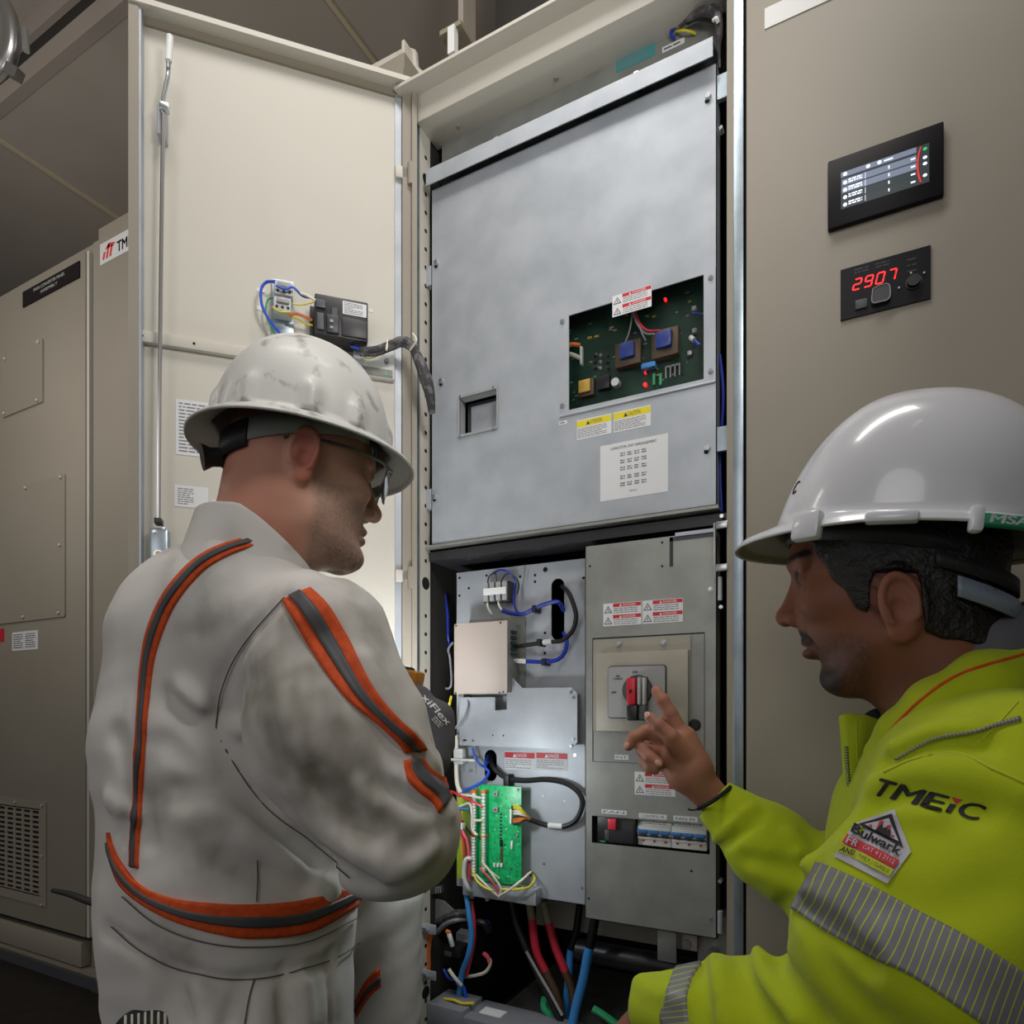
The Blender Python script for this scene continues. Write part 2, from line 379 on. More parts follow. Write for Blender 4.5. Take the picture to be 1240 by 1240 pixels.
b = MB(F.off(-.058)); b.pbox((746, 74), (793, 66), 0, .0006, 'teal_label'); u0, v1 = b.f.at(746, 75.5, .0006); u1, v0 = b.f.at(793, 66, .0006)
b = MB(F.off(-.058)); b.box(u0, u1, v0, v0+.022, 0, .0006, 'teal_label'); b.lines(u0+.004, u1-.004, v0+.003, v0+.019, 3, .0008, 'ink_grey'); b.build('teal_label', hd)
u0, _ = b.f.at(802, 60) if False else F.off(-.058).at(802, 60); u1, v0 = F.off(-.058).at(829, 52)
b = MB(F.off(-.058)); b.box(u0, u1, v0, v0+.010, 0, .0006, 'paper'); b.lines(u0+.003, u1-.003, v0+.002, v0+.008, 1, .0008, 'ink'); b.build('tag_label', hd)
for p in ((602, 172), (771, 94)):
    b = MB(F.off(-.02)); uu, vv = b.f.at(*p); b.cyl(uu, vv, .007, -.02, .006, 'zinc', 6); b.cyl(uu, vv, .0095, -.02, .0, 'zinc', 18); b.build('bolt', hd)
# brackets on the roof
t = thing('lifting_bracket', 'small cream angle bracket on the cabinet roof above the door hinge', 'bracket', tuple(F.pt(XL, ztop+.01, -.05)))
b = MB(F); pa = [F.at(*p, -.06) for p in ((440, 84), (492, 56), (503, 60), (505, 80), (520, 92), (500, 98), (440, 98))]
b.poly(pa, -.068, -.06, 'paint_lit'); u, v = F.at(498, 75, -.06); b.box(u-.004, u+.004, v-.03, v+.022, -.066, -.03, 'paint_lit', .002); b.build('plate', t)
t = thing('roof_hanger', 'pale steel hanger and arm rising from the cabinet roof to the ceiling', 'bracket', tuple(F.pt(XL+.1, ztop+.01, -.05)))
b = MB(F); b.pbox((542, 33), (550, 61), -.06, -.045, 'white'); b.build('upright', t)
b = MB(F); u, v = F.at(555, 20, -.06); b.box(u, u+.012, v-.02, 2.58, -.11, -.06, 'paint'); b.box(u-.04, u+.012, v-.03, v-.02, -.14, -.05, 'paint_dark'); b.build('arm', t)
t = thing('roof_duct', 'dark overhead duct above the centre cabinet', 'duct', tuple(F.pt(-.3, ztop+.02, -.3)))
b = MB(F); u, v = F.at(566, 10, -.08); b.box(u, .5, ztop+.05, 2.57, -.7, -.2, 'tray_dark'); o = b.build('casing', t)
b = MB(F); b.box(XL-.02, XR, ztop-.004, ztop+.03, -.7, -.68, 'paint'); b.build('mounting_rail', t)
# ================================================================ right cabinet
RC = thing('display_cabinet', 'closed grey beige cabinet front filling the right side, carrying the two readouts', 'cabinet', (.5, 1.3, 0))
b = MB(F); b.box(XRC, 1.9, 0, 2.3, -.75, -.03, 'paint'); b.build('enclosure', RC)
b = MB(F); b.box(XRC+.001, 1.0, .10, 2.25, -.028, .004, 'paint', .003); rd = b.build('door', RC)
b = MB(F); b.box(XRC, 1.9, 0, .09, -.03, -.005, 'paint_dark'); b.build('plinth', RC)
RF = F.off(.004)
b = MB(RF); u0, v0 = RF.at(926, 36); b.box(u0, u0+.26, v0, v0+.032, 0, .0012, 'white'); b.build('blank_label', rd)
t = thing('touch_display', 'black framed touch screen with blue grey menu rows, on the right cabinet front', 'display', tuple(RF.pt(*RF.at(1072, 210), 0)))
b = MB(RF); u0, v1 = RF.at(1002.4, 195.3, .01); u1, v0 = RF.at(1143, 234.5, .01)
b.box(u0, u1, v0, v1, 0, .010, 'bezel', .002); b.build('bezel', t)
s0, t1 = RF.at(1018.3, 209.5, .01); s1, t0 = RF.at(1125.2, 220, .01); w = .0102; W = s1-s0; H = t1-t0
b = MB(RF); b.box(s0, s1, t0, t1, .009, w, 'screen_dark')
b.box(s0, s0+W*.86, t0+H*.86, t1, w, w+.0001, 'screen_blue')
for r in range(4):
    y0 = t0+H*(.03+.2*r); b.box(s0+W*.01, s0+W*.86, y0, y0+H*.165, w, w+.0001, 'screen_blue' if r > 1 else 'screen_dark')
    b.cyl(s0+W*.05, y0+H*.07, H*.05, w, w+.0003, 'screen_white', 12)
    b.lines(s0+W*.09, s0+W*.27, y0+H*.03, y0+H*.15, 2, w+.0002, 'screen_white', th=.6, seed=r)
    b.box(s0+W*.55, s0+W*.565, y0+H*.05, y0+H*.13, w, w+.0002, 'screen_white')
    b.box(s0+W*.80, s0+W*.85, y0+H*.07, y0+H*.11, w, w+.0002, 'screen_white')
    b.box(s0+W*.285, s0+W*.29, y0, y0+H*.16, w, w+.0002, 'screen_white')
for k in (.05, .32, .45): b.cyl(s0+W*k, t1-H*.07, H*.05, w, w+.0003, 'screen_white', 12)
b.lines(s0+W*.5, s0+W*.62, t1-H*.12, t1-H*.03, 1, w+.0002, 'screen_white')
pts = [(s0+W*(.875+.035*(abs(k-5)/5)**2*1), t0+H*(.05+.9*k/10), w+.0006) for k in range(11)]
b.tube(pts, .0011, 'screen_red', 5, world=False)
for k, m_ in ((.88, 'screen_green'), (.66, 'screen_white'), (.5, 'screen_white'), (.2, 'screen_white')): b.cyl(s0+W*.955, t0+H*k, H*.05, w, w+.0003, m_, 10, ry=H*.04)
b.build('screen', t, smooth=False)
t = thing('digital_meter', 'black operator panel with glowing red digits, below the touch screen', 'control panel', tuple(RF.pt(*RF.at(1072, 345), 0)))
u0, v1 = RF.at(1017.9, 327, .003); u1, v0 = RF.at(1127, 361, .003); W = u1-u0; H = v1-v0; w = .003
b = MB(RF); b.box(u0, u1, v0, v1, 0, w, 'bezel')
b.lines(u0+W*.16, u0+W*.34, v1-H*.17, v1-H*.05, 2, w+.0002, 'ink', seed=2); b.lines(u0+W*.40, u0+W*.57, v1-H*.17, v1-H*.05, 2, w+.0002, 'ink', seed=3)
for i, k in enumerate((.14, .25, .36)): b.lines(u0+W*.75, u0+W*.86, v1-H*(k+.06), v1-H*k, 1, w+.0002, 'ink', seed=i)
b.build('face_plate', t)
seg = {'2': 'abged', '9': 'abcdfg', '0': 'abcdef', '7': 'abc'}
b = MB(RF); dh = H*.20; dw = W*.080; q0 = v1-H*.47
for i, ch in enumerate('2907'):
    x = u0+W*(.14+.13*i); y = q0; g = .12*dw; th = dh*.12
    def P_(a, b_): return (x+a*dw+b_*dh*.22, y+b_*dh)
    segs = {'a': ((0, 1), (1, 1)), 'g': ((0, .5), (1, .5)), 'd': ((0, 0), (1, 0)), 'f': ((0, .5), (0, 1)), 'b': ((1, .5), (1, 1)), 'e': ((0, 0), (0, .5)), 'c': ((1, 0), (1, .5))}
    for s_ in seg[ch]:
        (a1, b1), (a2, b2) = segs[s_]; p1 = P_(a1, b1); p2 = P_(a2, b2); dx, dy = p2[0]-p1[0], p2[1]-p1[1]; L = math.hypot(dx, dy); nx, ny = -dy/L*th/2, dx/L*th/2
        ex, ey = dx/L*th*.3, dy/L*th*.3; p1 = (p1[0]+ex, p1[1]+ey); p2 = (p2[0]-ex, p2[1]-ey)
        b.poly([(p1[0]+nx, p1[1]+ny), (p2[0]+nx, p2[1]+ny), (p2[0]-nx, p2[1]-ny), (p1[0]-nx, p1[1]-ny)], w, w+.0006, 'digit')
b.build('digits', t, smooth=False)
b = MB(RF); x = u0+W*.46; y = v0+H*.29; b.rrect(x-W*.1, x+W*.1, y-H*.17, y+H*.15, .004, w, .009, 'plastic_dark'); b.tube([(x-W*.09, y+H*.12, .0095), (x-W*.095, y-H*.13, .0095), (x, y-H*.16, .0095), (x+W*.095, y-H*.13, .0095), (x+W*.09, y+H*.12, .0095), (x, y+H*.155, .0095), (x-W*.09, y+H*.12, .0095)], .0008, 'plastic_grey', 6, world=False); b.build('hinged_cover', t)
b = MB(RF); b.box(u0+W*.17, u0+W*.31, v0+H*.12, v0+H*.30, w, .006, 'charcoal', .001); b.build('socket', t)
b = MB(RF); b.cyl(u0+W*.82, v0+H*.38, H*.12, w, .010, 'black', 28, taper=.9); b.cyl(u0+W*.82, v0+H*.38, H*.135, w, .0045, 'plastic_dark', 28); b.build('dial', t)
for k, (a, c) in enumerate(((.93, .50), (.79, .56), (.66, .34))):
    b = MB(RF); b.cyl(u0+W*a, v0+H*c, H*.018, w, .005, 'plastic_lgrey', 10); b.build('indicator', t)
# ================================================================ the open door
dH = Vector((XL-.012, 1.095, 0)); dd = Vector((.694, .720, 0)).normalized()
DF = Frame(dH, dd, (dd.y, -dd.x, 0))                  # u runs towards the hinge at u = 0
uL = DF.at(170, 400, .0)[0]
dz1 = DF.at(172, 2, .025)[1]; dz0 = .07
b = MB(DF); b.box(uL, 0, dz0, dz1, -.003, 0, 'paint_lit'); DR = b.build('door', CC)
uo = DF.at(155, 600, .028)[0]; ui = DF.at(163, 600, .028)[0]
b = MB(DF); b.box(uo, uL+.002, dz0, dz1+.005, -.012, .026, 'paint'); b.build('edge_flange', DR)
b = MB(DF); b.box(uL-.001, uL+.006, dz0, dz1, 0, .024, 'galv'); b.build('gasket_strip', DR)
b = MB(DF); b.box(uo, 0.0, dz1-.006, dz1+.004, -.003, .03, 'paint_lit'); b.box(uL, 0, dz1-.020, dz1-.006, 0, .006, 'paint_dark'); b.build('top_flange', DR)  # dark strip below the lip is the lip's shadow, painted in
uh = DF.at(484, 600, 0)[0]
b = MB(DF); b.box(uh+.004, 0.0, dz0, dz1, .0, .012, 'paint'); b.box(-.006, 0.004, dz0, dz1, 0, .022, 'paint'); b.build('hinge_flange', DR)
b = MB(DF); b.box(uh-.010, uh+.003, dz0, dz1-.02, 0, .004, 'galv'); b.build('gasket_strip', DR)
for py in (212, 700, 1140):
    v = DF.at(491, py, .01)[1]
    b = MB(DF); b.tube([(uh+.020, v-.022, .016), (uh+.020, v+.022, .016)], .0062, 'paint', 10, smooth=False, world=False); b.box(uh-.01, uh+.018, v-.008, v+.016, .003, .012, 'paint_lit', .002); b.build('hinge', DR)
# stiffener rail
b = MB(DF); p = DF.at(165, 398, .012); q = DF.at(170, 411, .012); hgt = .021
b.box(uL+.004, uh-.014, p[1]-hgt, p[1], 0, .012, 'paint_lit', .002)
for px in (172, 235, 299): uu = DF.at(px, 415, .012)[0]; b.cyl(uu, p[1]-hgt/2, .0025, .012, .0125, 'void', 10)
b.build('stiffener_rail', DR)
# lock rod
b = MB(DF); A = lambda x, y, w_=.035: (*DF.at(x, y, w_), w_)
b.tube([A(192, 630), A(193, 500), A(196, 250), A(198, 130)], .0035, 'steel', 10, world=False)
lr = b.build('lock_rod', DR)
b = MB(DF); b.tube([A(198, 132), A(198, 118), A(203, 95), A(204, 84), A(204, 70, .042)], .0038, 'zinc', 10, world=False); b.build('cranked_end', lr)
b = MB(DF); b.tube([A(204, 74, .042), A(205, 60, .042), A(206, 44, .042)], .0058, 'white', 12, world=False); b.build('grip_sleeve', lr)
b = MB(DF); b.pbox((190, 122), (200, 163), .0, .03, 'galv', .002); b.pbox((192, 121), (204, 133), .028, .041, 'zinc', .001); b.build('rod_guide', DR)
b = MB(DF); u0, v1 = DF.at(181.5, 638, .028); u1, v0 = DF.at(203, 712, .028); b.box(u0, u1, v0, v1, 0, .028, 'galv_blue', .003)
for p in ((187, 644), (199, 640), (185, 705), (201, 700)): uu, vv = DF.at(*p, .028); screw(b, uu, vv, .028, .004)
uu, vv = DF.at(192.5, 672, .028); b.cyl(uu, vv, .008, .028, .034, 'zinc', 20); b.cyl(uu+.001, vv, .0045, .034, .040, 'gold', 14); b.build('latch_box', DR)
b = MB(DF); uu, vv = DF.at(192.5, 633, .03); b.box(uu-.006, uu+.006, vv-.004, vv+.006, .02, .042, 'plastic_dark', .001); b.build('rod_nut', DR)
# stickers
def dsticker(tl, br_y, px_r, nm, n, seed=1, qr=False):
    u0, v1 = DF.at(*tl, .0); u1, _ = DF.at(px_r, 500, 0); v0 = DF.at(tl[0], br_y, 0)[1]
    b = MB(DF); b.box(u0, u1, v0, v1, 0, .0008, 'paper'); b.lines(u0+.005, u0+(u1-u0)*(.62 if n < 9 else .95), v0+.004, v1-.004, n, .001, 'ink_grey', seed=seed); b.build(nm, DR)
dsticker((213, 483), 550, 262, 'instruction_label', 15, 3)
dsticker((211.5, 587), 613, 252, 'rating_label', 8, 6)
dsticker((257, 605), 618, 275, 'blank_label', 2, 9)
# devices on the door
tb = None
for i, (x0, y0, x1, y1) in enumerate(((332, 337, 355, 358), (331, 357, 353, 377))):
    u0, v1 = DF.at(x0, y0, .04); u1, v0 = DF.at(x1, y1+1, .04)
    t = thing('relay', ('upper' if i == 0 else 'lower')+' light grey terminal relay of the stacked pair beside the black controller', 'relay', tuple(DF.pt((u0+u1)/2, v0, .0)), 'grey relays on the door')
    b = MB(DF); b.box(u0, u1, v0, v1, .006, .040, 'plastic_lgrey', .003); b.box(u0+.006, u1-.004, v0+.012, v1-.006, .04, .046, 'plastic_grey', .002); b.build('housing', t)
    for k in range(3): b = MB(DF); uu = u0+.006+k*(u1-u0-.012)/2; b.cyl(uu, v0+.006, .0028, .04, .0412, 'plastic_dark', 10); b.build('terminal_screw', t)
u0, v1 = DF.at(322, 335, .006); u1, v0 = DF.at(356, 430, .006)
b = MB(DF); b.box(u0+.01, u1, v0, v1, 0, .006, 'galv_blue', .001); tag(b.build('mounting_strip'), 'narrow galvanised strip on the door behind the two grey relays', 'mounting strip')
for (tlx, tly) in ((311, 348), (311, 370)):
    u0, v1 = DF.at(tlx, tly, 0); b = MB(DF); b.box(u0, u0+.014, v1-.008, v1, 0, .001, 'paper'); b.build('tag_label', DR)
b = MB(DF); u0, v1 = DF.at(447, 374, 0); b.box(u0, u0+.007, v1-.006, v1, 0, .001, 'paper'); b.build('tag_label', DR)
t = thing('black_controller', 'black plastic control module with white rating sticker on the open door', 'controller', tuple(DF.pt(*DF.at(410, 410, 0), 0)))
u0, v1 = DF.at(381, 352, .055); u1, _ = DF.at(446, 370, .055); v0 = DF.at(381, 402, .055)[1]; W = u1-u0; H = v1-v0
b = MB(DF); b.box(u0, u1, v0-.0, v1, .004, .050, 'plastic_black', .003); b.box(u0-.008, u0+W*.12, v0, v1-.014, .0, .03, 'plastic_black', .002); b.build('housing', t)
b = MB(DF); b.box(u0+W*.52, u1-W*.03, v1-H*.40, v1-H*.08, .050, .0508, 'paper'); b.lines(u0+W*.55, u1-W*.06, v1-H*.38, v1-H*.1, 7, .0511, 'ink_grey', seed=8); b.build('rating_sticker', t)
b = MB(DF); b.box(u0+W*.5, u1-W*.02, v0+H*.05, v0+H*.5, .050, .054, 'plastic_dark', .002); b.build('terminal_door', t)
b = MB(DF); b.box(u0+W*.04, u0+W*.17, v0+H*.1, v0+H*.5, .05, .055, 'charcoal', .001); b.box(u0+W*.22, u0+W*.45, v0+H*.06, v0+H*.5, .05, .056, 'plastic_dark', .002)
b.box(u0+W*.28, u0+W*.34, v0+H*.3, v0+H*.36, .056, .0575, 'plastic_grey'); b.box(u0+W*.28, u0+W*.34, v0+H*.15, v0+H*.2, .056, .0575, 'plastic_grey'); b.build('switch_block', t)
b = MB(DF); b.box(u0+W*.02, u0+W*.2, v1-H*.36, v1-H*.16, .05, .053, 'charcoal', .001); b.box(u0+W*.32, u0+W*.42, v1-H*.5, v1-H*.3, .05, .0525, 'charcoal'); b.build('module_cover', t)
E = lambda x, y, w_=.03: DF.pt(*DF.at(x, y, w_), w_)
wire('blue_wire', 'twisted blue wire looping left of the grey relays on the door', [E(333, 341, .04), E(322, 342), E(316, 352), E(318, 372), E(328, 390), E(338, 402), E(345, 412)], .0026, 'blue')
wire('blue_wire', 'blue wire running from the upper relay across to the black controller', [E(334, 346, .047), E(345, 350, .05), E(355, 348, .05), E(366, 358, .045), E(378, 361, .05)], .0022, 'blue')
wire('white_wire', 'short white sleeved wire end entering the black controller', [E(364, 355, .048), E(372, 358, .05), E(382, 364, .052)], .0026, 'white_wire')
wire('yellow_wire', 'thin yellow green wire from lower relay to the black controller', [E(354, 368, .045), E(366, 369, .045), E(380, 366, .05)], .0014, 'yellow_wire')
wire('orange_wire', 'orange wire pair feeding the controller from below the lower relay', [E(350, 382, .03), E(358, 380, .035), E(368, 383, .035), E(378, 388, .03)], .0026, 'orange_wire')
wire('yellow_wire', 'yellow wire looping around the base of the lower relay', [E(330, 372, .04), E(338, 377, .05), E(352, 378, .045)], .0016, 'yellow_wire')
wire('green_wire', 'thin green wire hanging from the left side of the lower relay', [E(331, 360, .03), E(324, 364, .02), E(322, 380, .02), E(330, 400, .02), E(334, 412, .02)], .0016, 'green_wire')
wire('yellow_wire', 'yellow wire curving under the orange pair into the controller', [E(352, 384, .028), E(360, 386, .03), E(370, 392, .03), E(379, 394, .03)], .0018, 'yellow_wire')
# bracket + cable sleeve near the hinge
b = MB(DF); u0, v1 = DF.at(428, 440, .012); u1, v0 = DF.at(478, 458, .012); b.box(u0, u1, DF.at(478, 460, .012)[1], DF.at(478, 420, .012)[1], 0, .012, 'plastic_lgrey', .001); uu, vv = DF.at(468, 453, .012); b.cyl(uu, vv, .003, .012, .0125, 'green_wire', 10); uu, vv = DF.at(468, 437, .012); screw(b, uu, vv, .012, .005)
tag(b.build('cable_bracket'), 'small white metal bracket on the door under the braided cable sleeve', 'bracket')
HN = FF
G = lambda x, y, w_=.03: HN.pt(*HN.at(x, y, w_), w_)
b = MB(); pts = [E(436, 424, .04), E(455, 424, .05), E(475, 417, .055), E(487, 413, .06), G(498, 418, .06), G(508, 438, .055), G(516, 460, .05), G(521, 480, .04), G(523, 500, .02)]
b.tube(pts, .008, 'sleeve_mesh', 10, radii=[.006, .0075, .008, .009, .008, .011, .013, .010, .007]); b.tube([p+Vector((0, 0, -.008)) for p in pts[:5]], .004, 'sleeve_mesh', 8)
t = b.build('cable_sleeve'); tag(t, 'dark braided cable sleeve crossing from door hinge into the cabinet', 'cable sleeve')
b = MB(); b.tube([E(468, 424, .066), E(470, 410, .052), E(473, 424, .045)], .0022, 'white_wire', 6); b.tube([G(500, 404, .065), G(504, 412, .072), G(497, 424, .065)], .0022, 'white_wire', 6); b.build('cable_tie', t)
wire('blue_wire', 'short blue wire tail below the black controller, beside the helmet', [E(425, 419, .03), E(437, 423, .04), E(446, 422, .04)], .0028, 'blue')
wire('yellow_wire', 'thin yellow green wire tail under the cable sleeve', [E(440, 432, .02), E(446, 434, .025), E(455, 432, .03), E(462, 428, .04)], .0014, 'yellow_wire')
# ================================================================ upper cover panel
w0 = -.020; PF = FF.off(w0)
PT = lambda p: PF.at(*p, 0)
pl = PT((522.5, 400))[0]; pr = PT((868, 400))[0]; ptop = PT((868, 91))[1]; ptop = max(ptop, PT((523, 236))[1]); pbot = PT((868, 612))[1]
pbot = (pbot+PT((520, 660))[1])/2
CP = thing('cover_panel', 'large galvanised cover panel with a clear window onto a circuit board', 'panel', tuple(PF.pt((pl+pr)/2, pbot, 0)))
wl = PT((689, 382))[0]; wr = PT((852.3, 333))[0]; wt = (PT((689, 382))[1]+PT((852.3, 333.4))[1])/2; wb = (PT((689, 496.8))[1]+PT((852.3, 459.4))[1])/2
hl = PT((557, 480))[0]; hr = PT((602, 480))[0]; ht = PT((602, 471))[1]; hb = PT((602, 517))[1]
b = MB(PF); th = -.0015
top2 = hz0+.004
def strips(b, L, R, B, T, holes, w0, w1, mt):
    """sheet with rectangular openings, cut into columns"""
    xs = sorted({L, R, *[h[0] for h in holes], *[h[1] for h in holes]})
    for a, c in zip(xs, xs[1:]):
        ys = B
        for h in sorted([h for h in holes if h[0] <= a+1e-6 and h[1] >= c-1e-6], key=lambda h: h[2]):
            b.box(a, c, ys, h[2], w0, w1, mt); ys = h[3]
        b.box(a, c, ys, T, w0, w1, mt)
strips(b, pl, pr, pbot, top2, [(hl, hr, hb, ht), (wl, wr, wb, wt)], th, 0, 'galv')
b.box(pl, pr, pbot-.0, pbot+.0015, -.03, 0, 'galv'); b.box(pl, pl+.0015, pbot, top2, -.03, 0, 'galv'); b.box(pr-.0015, pr, pbot, top2, -.03, 0, 'galv')
b.build('sheet', CP)
o0, o1, o2, o3 = PT((678, 400))[0], PT((866.5, 400))[0], PT((678, 505))[1], PT((678, 381))[1]
b = MB(PF); fw = .0012
strips(b, o0, o1, o2, o3, [(wl, wr, wb, wt)], 0, fw, 'galv'); b.tube([(o0, o2, fw), (o1, o2, fw)], .0022, 'galv', 8, smooth=False, world=False); wf = b.build('window_frame', CP)
for p in ((681.5, 390), (681.5, 492), (861, 337), (861, 450)): b = MB(PF); uu, vv = PT(p); screw(b, uu, vv, fw, .0045); b.build('screw', wf)
b = MB(PF); b.box(wl-.003, wr+.003, wb-.003, wt+.003, -.006, -.004, 'plexi'); b.build('window_pane', wf)
b = MB(PF); 
b.box(hl-.004, hl, hb-.004, ht+.004, -.02, .003, 'plastic_grey'); b.box(hr, hr+.003, hb-.004, ht+.004, -.02, .003, 'plastic_grey'); b.box(hl, hr, ht, ht+.004, -.02, .003, 'plastic_grey'); b.box(hl, hr, hb-.004, hb, -.02, .003, 'plastic_grey')
b.box(hl, hr, hb, hb+.006, -.03, -.02, 'galv'); b.box(hl, hr, hb, ht, -.034, -.03, 'charcoal')
b.box(hl+.012, hr, hb+.008, ht-.01, -.03, -.024, 'galv')
b.build('inspection_opening', CP)
for p in ((558, 481), (598, 470), (558, 529), (598, 520)): b = MB(PF); uu, vv = PT(p); screw(b, uu, vv, .0005, .0035); b.build('screw', CP)
for p in ((529, 319), (858, 118), (857, 543), (527, 602), (535, 462)):
    b = MB(PF); uu, vv = PT(p); b.cyl(uu-.002, vv-.005, .0042, 0, .0004, 'void', 14); b.cyl(uu, vv, .0055, 0, .006, 'zinc', 14, taper=.8); b.build('keyhole_screw', CP)
b = MB(PF); danger(b, (742, 361), (789.3, 357.5), fw+.0006, seed=2); 
b = MB(PF); u0 = PT((742, 360))[0]; u1 = PT((789.3, 345))[0]; v1 = (PT((742, 360))[1]+PT((789.3, 345))[1])/2; v0 = (PT((742, 385))[1]+PT((789.3, 371.6))[1])/2
def UV(b, u0, u1, v0, v1, w, kind='red_label', head='DANGER', seed=1, left=True, rows=3):
    f = b.f; W = u1-u0; H = v1-v0; b.box(u0, u1, v0, v1, w, w+.0004, 'paper'); w2 = w+.0006; ul = u0+(W*.26 if left else 0)
    b.box(ul, u1-W*.01, v1-H*.36, v1-H*.05, w, w2, kind); inkc = 'white' if kind == 'red_label' else 'ink'
    cx = (ul+u1)/2; b.text(head, cx+W*.06, v1-H*.30, H*.19, w2, inkc, width=W*.34)
    t = H*.11; b.poly([(cx-W*.17-t, v1-H*.31), (cx-W*.17+t, v1-H*.31), (cx-W*.17, v1-H*.11)], w, w2+.0002, inkc)
    b.lines(ul+W*.02, u1-W*.03, v0+H*.06, v1-H*.42, rows, w2, 'ink_grey', seed=seed)
    if left:
        c = u0+W*.13; t = min(W*.11, H*.38); y = v0+H*.15
        b.poly([(c-t, y), (c+t, y), (c, y+t*1.7)], w, w2, 'ink'); b.poly([(c-t*.68, y+t*.18), (c+t*.68, y+t*.18), (c, y+t*1.35)], w, w2+.0002, 'paper'); b.box(c-t*.1, c+t*.1, y+t*.35, y+t*.95, w, w2+.0004, 'ink')
vm = (v0+v1)/2
UV(b, u0, u1, vm, v1, fw+.0004, seed=2); UV(b, u0, u1, v0, vm, fw+.0004, seed=3); b.build('danger_label', CP)
for tl, br, hd_ in (((698.7, 509.7), (740.5, 524.5), 'ATTENTION'), ((743.2, 500), (788, 515), 'CAUTION')):
    u0, v1 = PT(tl); u1, v0 = PT(br); b = MB(PF); UV(b, u0, u1, v0, v1, 0, 'yellow_label', hd_, seed=5, left=False, rows=6); b.build('caution_label', CP)
u0, v1 = PT((727, 540.6)); u1, v0 = PT((809, 595)); b = MB(PF); W = u1-u0; H = v1-v0
b.box(u0, u1, v0, v1, 0, .0004, 'paper'); b.text('CAPACITOR UNIT ARRANGEMENT', (u0+u1)/2, v1-H*.11, H*.045, .0006, 'ink', width=W*.68)
for r in range(5):
    for c_ in range(4):
        x = u0+W*(.345+.105*c_); y = v0+H*(.22+.125*r)+(H*.03 if r > 1 else 0); b.lines(x-W*.04, x+W*.04, y-H*.01, y+H*.07, 2, .0006, 'ink_grey', seed=r*4+c_, th=.6)
b.text('FRONT', (u0+u1)/2, v0+H*.10, H*.03, .0006, 'ink_grey'); b.build('arrangement_chart', CP)
b = MB(PF); u, v = PT((677, 511)); b.box(u, u+.016, v-.006, v, 0, .0004, 'paper'); b.lines(u+.002, u+.014, v-.005, v-.001, 1, .0006, 'ink'); b.build('tag_label', CP)
for p, yy in ((517, 325), (515, 600)):
    b = MB(FF); v = FF.at(p, yy)[1]; b.box(XL+.0015, pl+.002, v-.02, v+.02, -.035, -.021, 'galv'); b.build('side_tab', CP)
for yy in (90, 525):
    b = MB(FF); v = FF.at(872, yy)[1]; b.box(pr-.001, XR, v-.02, v+.02, -.03, -.0215, 'galv_blue'); b.build('side_tab', CP)
# lower lip and dark cross member
b = MB(FF); v = pbot; b.box(XL+.002, XR-.002, v-.03, v-.012, -.16, -.03, 'plastic_dark'); b.box(XL+.002, pr+.003, v-.006, v-.0005, -.05, -.017, 'galv_dull'); tag(b.build('cross_member'), 'thin galvanised cross member under the large cover panel', 'cross member')
# circuit board behind the window
BF = FF.off(-.062); q = lambda x, y: BF.at(*zp(680, 330, 6.526)(x, y), 0)
CB = thing('circuit_board', 'dark green circuit board with two blue transformers, seen through the window', 'circuit board', tuple(BF.pt(*q(600, 600), 0)))
b = MB(BF); e0 = q(0, 500)[0]-.02; e1 = q(1200, 500)[0]+.012; b.box(e0, e1, q(600, 1000)[1]-.03, q(600, 250)[1]+.06, -.002, 0, 'board_green')
rr = random.Random(4)
for k in range(70):
    u = rr.uniform(e0+.02, e1-.02); v = rr.uniform(q(600, 900)[1], q(600, 250)[1]); s_ = rr.uniform(.0012, .004); b.box(u-s_, u+s_, v-.0012, v+.0012, 0, .001, rr.choice(['plastic_black', 'plastic_black', 'ink_grey', 'gold', 'plastic_grey', 'void']))
b.build('board', CB)
for (x0, y0, x1, y1), (ix0, iy0, ix1, iy1) in (((445, 600, 645, 770), (490, 615, 605, 715)), ((730, 505, 940, 700), (770, 530, 895, 635))):
    u0, v1 = q(x0, (y0)); u1, v0 = q(x1, y1-30); b = MB(BF); b.box(u0, u1, v0, v1, 0, .016, 'brown_wire', .002); t = b.build('transformer', CB)
    b = MB(BF); u0, v1 = q(ix0, iy0); u1, v0 = q(ix1, iy1-10); b.box(u0, u1, v0, v1, .016, .026, 'blue_transformer', .003); b.build('coil', t)
u0, v1 = q(645, 762); u1, v0 = q(757, 765); b = MB(BF); b.box(u0, u1, v0, v0+.010, 0, .014, 'blue_light', .002); b.build('film_capacitor', CB)
b = MB(BF); u, v = q(442, 890); b.cyl(u, v, .0075, 0, .014, 'paper', 24); b.build('round_capacitor', CB)
b = MB(BF); u0, v1 = q(162, 890); u1, v0 = q(252, 965); b.box(u0-.003, u1+.005, v0-.005, v1+.002, 0, .012, 'brown_wire', .001); b.box(u0, u1, v0, v1, .012, .018, 'gold', .001); b.build('relay', CB)
b = MB(BF); u0, v1 = q(300, 850); u1, v0 = q(395, 930); b.box(u0, u1, v0, v1, 0, .013, 'plastic_black', .001); b.build('chip_block', CB)
b = MB(BF); u0, v1 = q(838, 765); u1, v0 = q(945, 835); W = u1-u0; b.box(u0, u1, v1-.003, v1, 0, .012, 'zinc')
for k in range(4): b.box(u0+W*k/3-.0012, u0+W*k/3+.0012, v0, v1, .010, .012, 'zinc')
b.build('heat_sink', CB)
for x in (735, 787): b = MB(BF); u, v1 = q(x, 810); _, v0 = q(x, 900); b.tube([(u, v0, .004), (u, v1, .004)], .0028, 'green_wire', 8, smooth=False, world=False); b.build('resistor', CB)
for x, y, r in ((825, 223, .0022), (666, 894, .003), (666, 800, .0014)): b = MB(BF); u, v = q(x, y); b.cyl(u, v, r, 0, .006, 'led_red', 12); b.build('indicator_led', CB)
